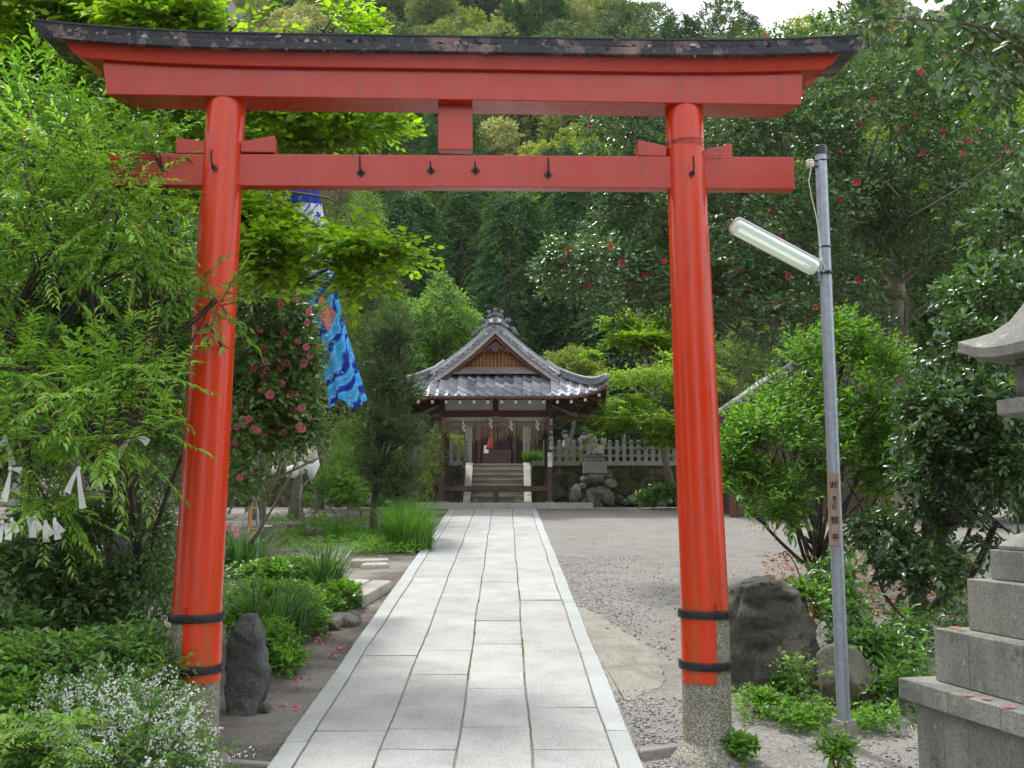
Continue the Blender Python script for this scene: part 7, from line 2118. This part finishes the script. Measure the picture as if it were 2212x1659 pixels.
# ---------------------------------------------------------------- left edge: dark pipe, stones, tied paper fortunes
a, b = G(35, 1430), P(52, 1090, G(35, 1430).y)
pl = thing('steel_pipe', 'dark painted steel pipe leaning slightly at the left edge under the fruit tree', 'pole', a)
MB().tube([(0, 0, -.1), b - a], [.050, .050], 18).build('pipe', M['darkpipe'], pl, smooth=True)
MB().lathe([(.052, 0), (.052, .06), (.046, .065)], b - a - Vector((0, 0, .06)), 18).build('cap', M['galv'], pl, smooth=True)
def standing_stone(label, pts, Y, th, mat, cat='stone'):
    q = [P(x, y, Y) for x, y in pts]; c = sum(q, Vector()) / len(q); c.z = min(v.z for v in q)
    o = MB().prism([v - c for v in q], (0, th, 0)).build('standing_stone', M[mat], None, bevel=.02, loc=c)
    return tag(o, label, cat)
standing_stone('tall pale standing stone slab with pointed top behind the twiggy shrub', [(266, 1262), (330, 1262), (326, 1130), (322, 1085), (308, 1070), (282, 1080), (270, 1150)], 10.6, .2, 'palestone')
standing_stone('dark stone pillar touching the left side of the pale standing slab', [(238, 1255), (268, 1262), (268, 1180), (262, 1132), (246, 1130), (240, 1190)], 10.4, .2, 'darkrock')
sb = thing('stone_basin', 'pale stone blocks stacked low on the ground behind the fruit tree', 'stone', G(205, 1170))
b0 = sb.location
for x, y, w_, h_ in ((190, 1150, .32, .18), (222, 1150, .22, .22), (205, 1128, .48, .07), (215, 1172, .5, .05)):
    q = P(x, y, b0.y) - b0; MB().box((q.x, 0, q.z), (w_, .28, h_)).build('block', M['palestone'], sb, bevel=.015)
slab_thing('paving_slab', 'sunlit pale paving behind the shrubs at the left', [(185, 1190), (300, 1190), (290, 1178), (190, 1178)], .02, .06, M['slab'], 'paving')
def fortune(x, y, Y, legs, s, seed, lab, grp):
    r = random.Random(seed); f = thing('paper_fortune', lab, 'paper', P(x, y, Y), 0, grp); m = MB()
    m.ico((0, 0, 0), (.010 * s, .010 * s, .014 * s), 2, .2, seed, 4)
    for (dx, dz, L_) in legs:
        d_ = Vector((dx, 0, dz)).normalized(); n_ = Vector((-d_.z, 0, d_.x)); L_ *= s * .85; pts = []
        for i in range(6):
            u = i / 5; c = d_ * L_ * u + Vector((0, -.012 * math.sin(u * 3 + seed), -.10 * L_ * u * u)); w_ = (.006 + .015 * u) * s
            pts += [c - n_ * w_, c + n_ * w_ + Vector((0, .006 * math.sin(seed + i), 0))]
        m.add(pts, [(2 * i, 2 * i + 1, 2 * i + 3, 2 * i + 2) for i in range(5)])
    m.build('strip', M['paper'], f, solid=.0012)
G1 = 'paper fortunes tied in the row above the steel pipe'
fortune(170, 1012, 6.0, [(-.5, -1, .16), (.15, -1, .24)], 1.0, 1, 'white paper fortune with two long tails hanging from a twig right of the others', None)
fortune(290, 936, 6.3, [(-.8, -1, .20), (1, -.6, .10)], 1.1, 2, 'pale paper fortune tied high up nearest the left gate post', None)
fortune(12, 945, 6.2, [(.3, -1, .18), (-.4, -.6, .06)], 1.0, 3, 'paper fortune tied high at the left edge', None)
fortune(22, 1012, 6.0, [(-.15, -1, .20), (1, -.1, .08)], 1.0, 4, 'bow tied paper fortune at the left edge below the highest one', None)
for k, x in enumerate([5, 25, 75, 98, 118, 60]):
    fortune(x, 1128 - (k % 3) * 5, 6.1, [(-.2 + .1 * k, -1, .12), (.6, -.9, .09)], 1.0, 10 + k, 'crumpled paper fortune in the cluster tied just above the steel pipe', G1)
# ---------------------------------------------------------------- air
hm = bpy.data.materials.new('haze'); hm.use_nodes = True; hm.node_tree.nodes.clear()
hz_ = MB().box((0, 95, 49), (440, 230, 110)).build('haze', hm, None)
ho = hm.node_tree.nodes.new("ShaderNodeOutputMaterial"); hv = hm.node_tree.nodes.new("ShaderNodeVolumePrincipled")
hv.inputs['Color'].default_value = (.92, .96, 1.0, 1); hv.inputs['Density'].default_value = .00014; hv.inputs['Anisotropy'].default_value = .0
hm.node_tree.links.new(hv.outputs[0], ho.inputs['Volume'])
tag(hz_, kind='stuff')
scene.cycles.volume_bounces = 0
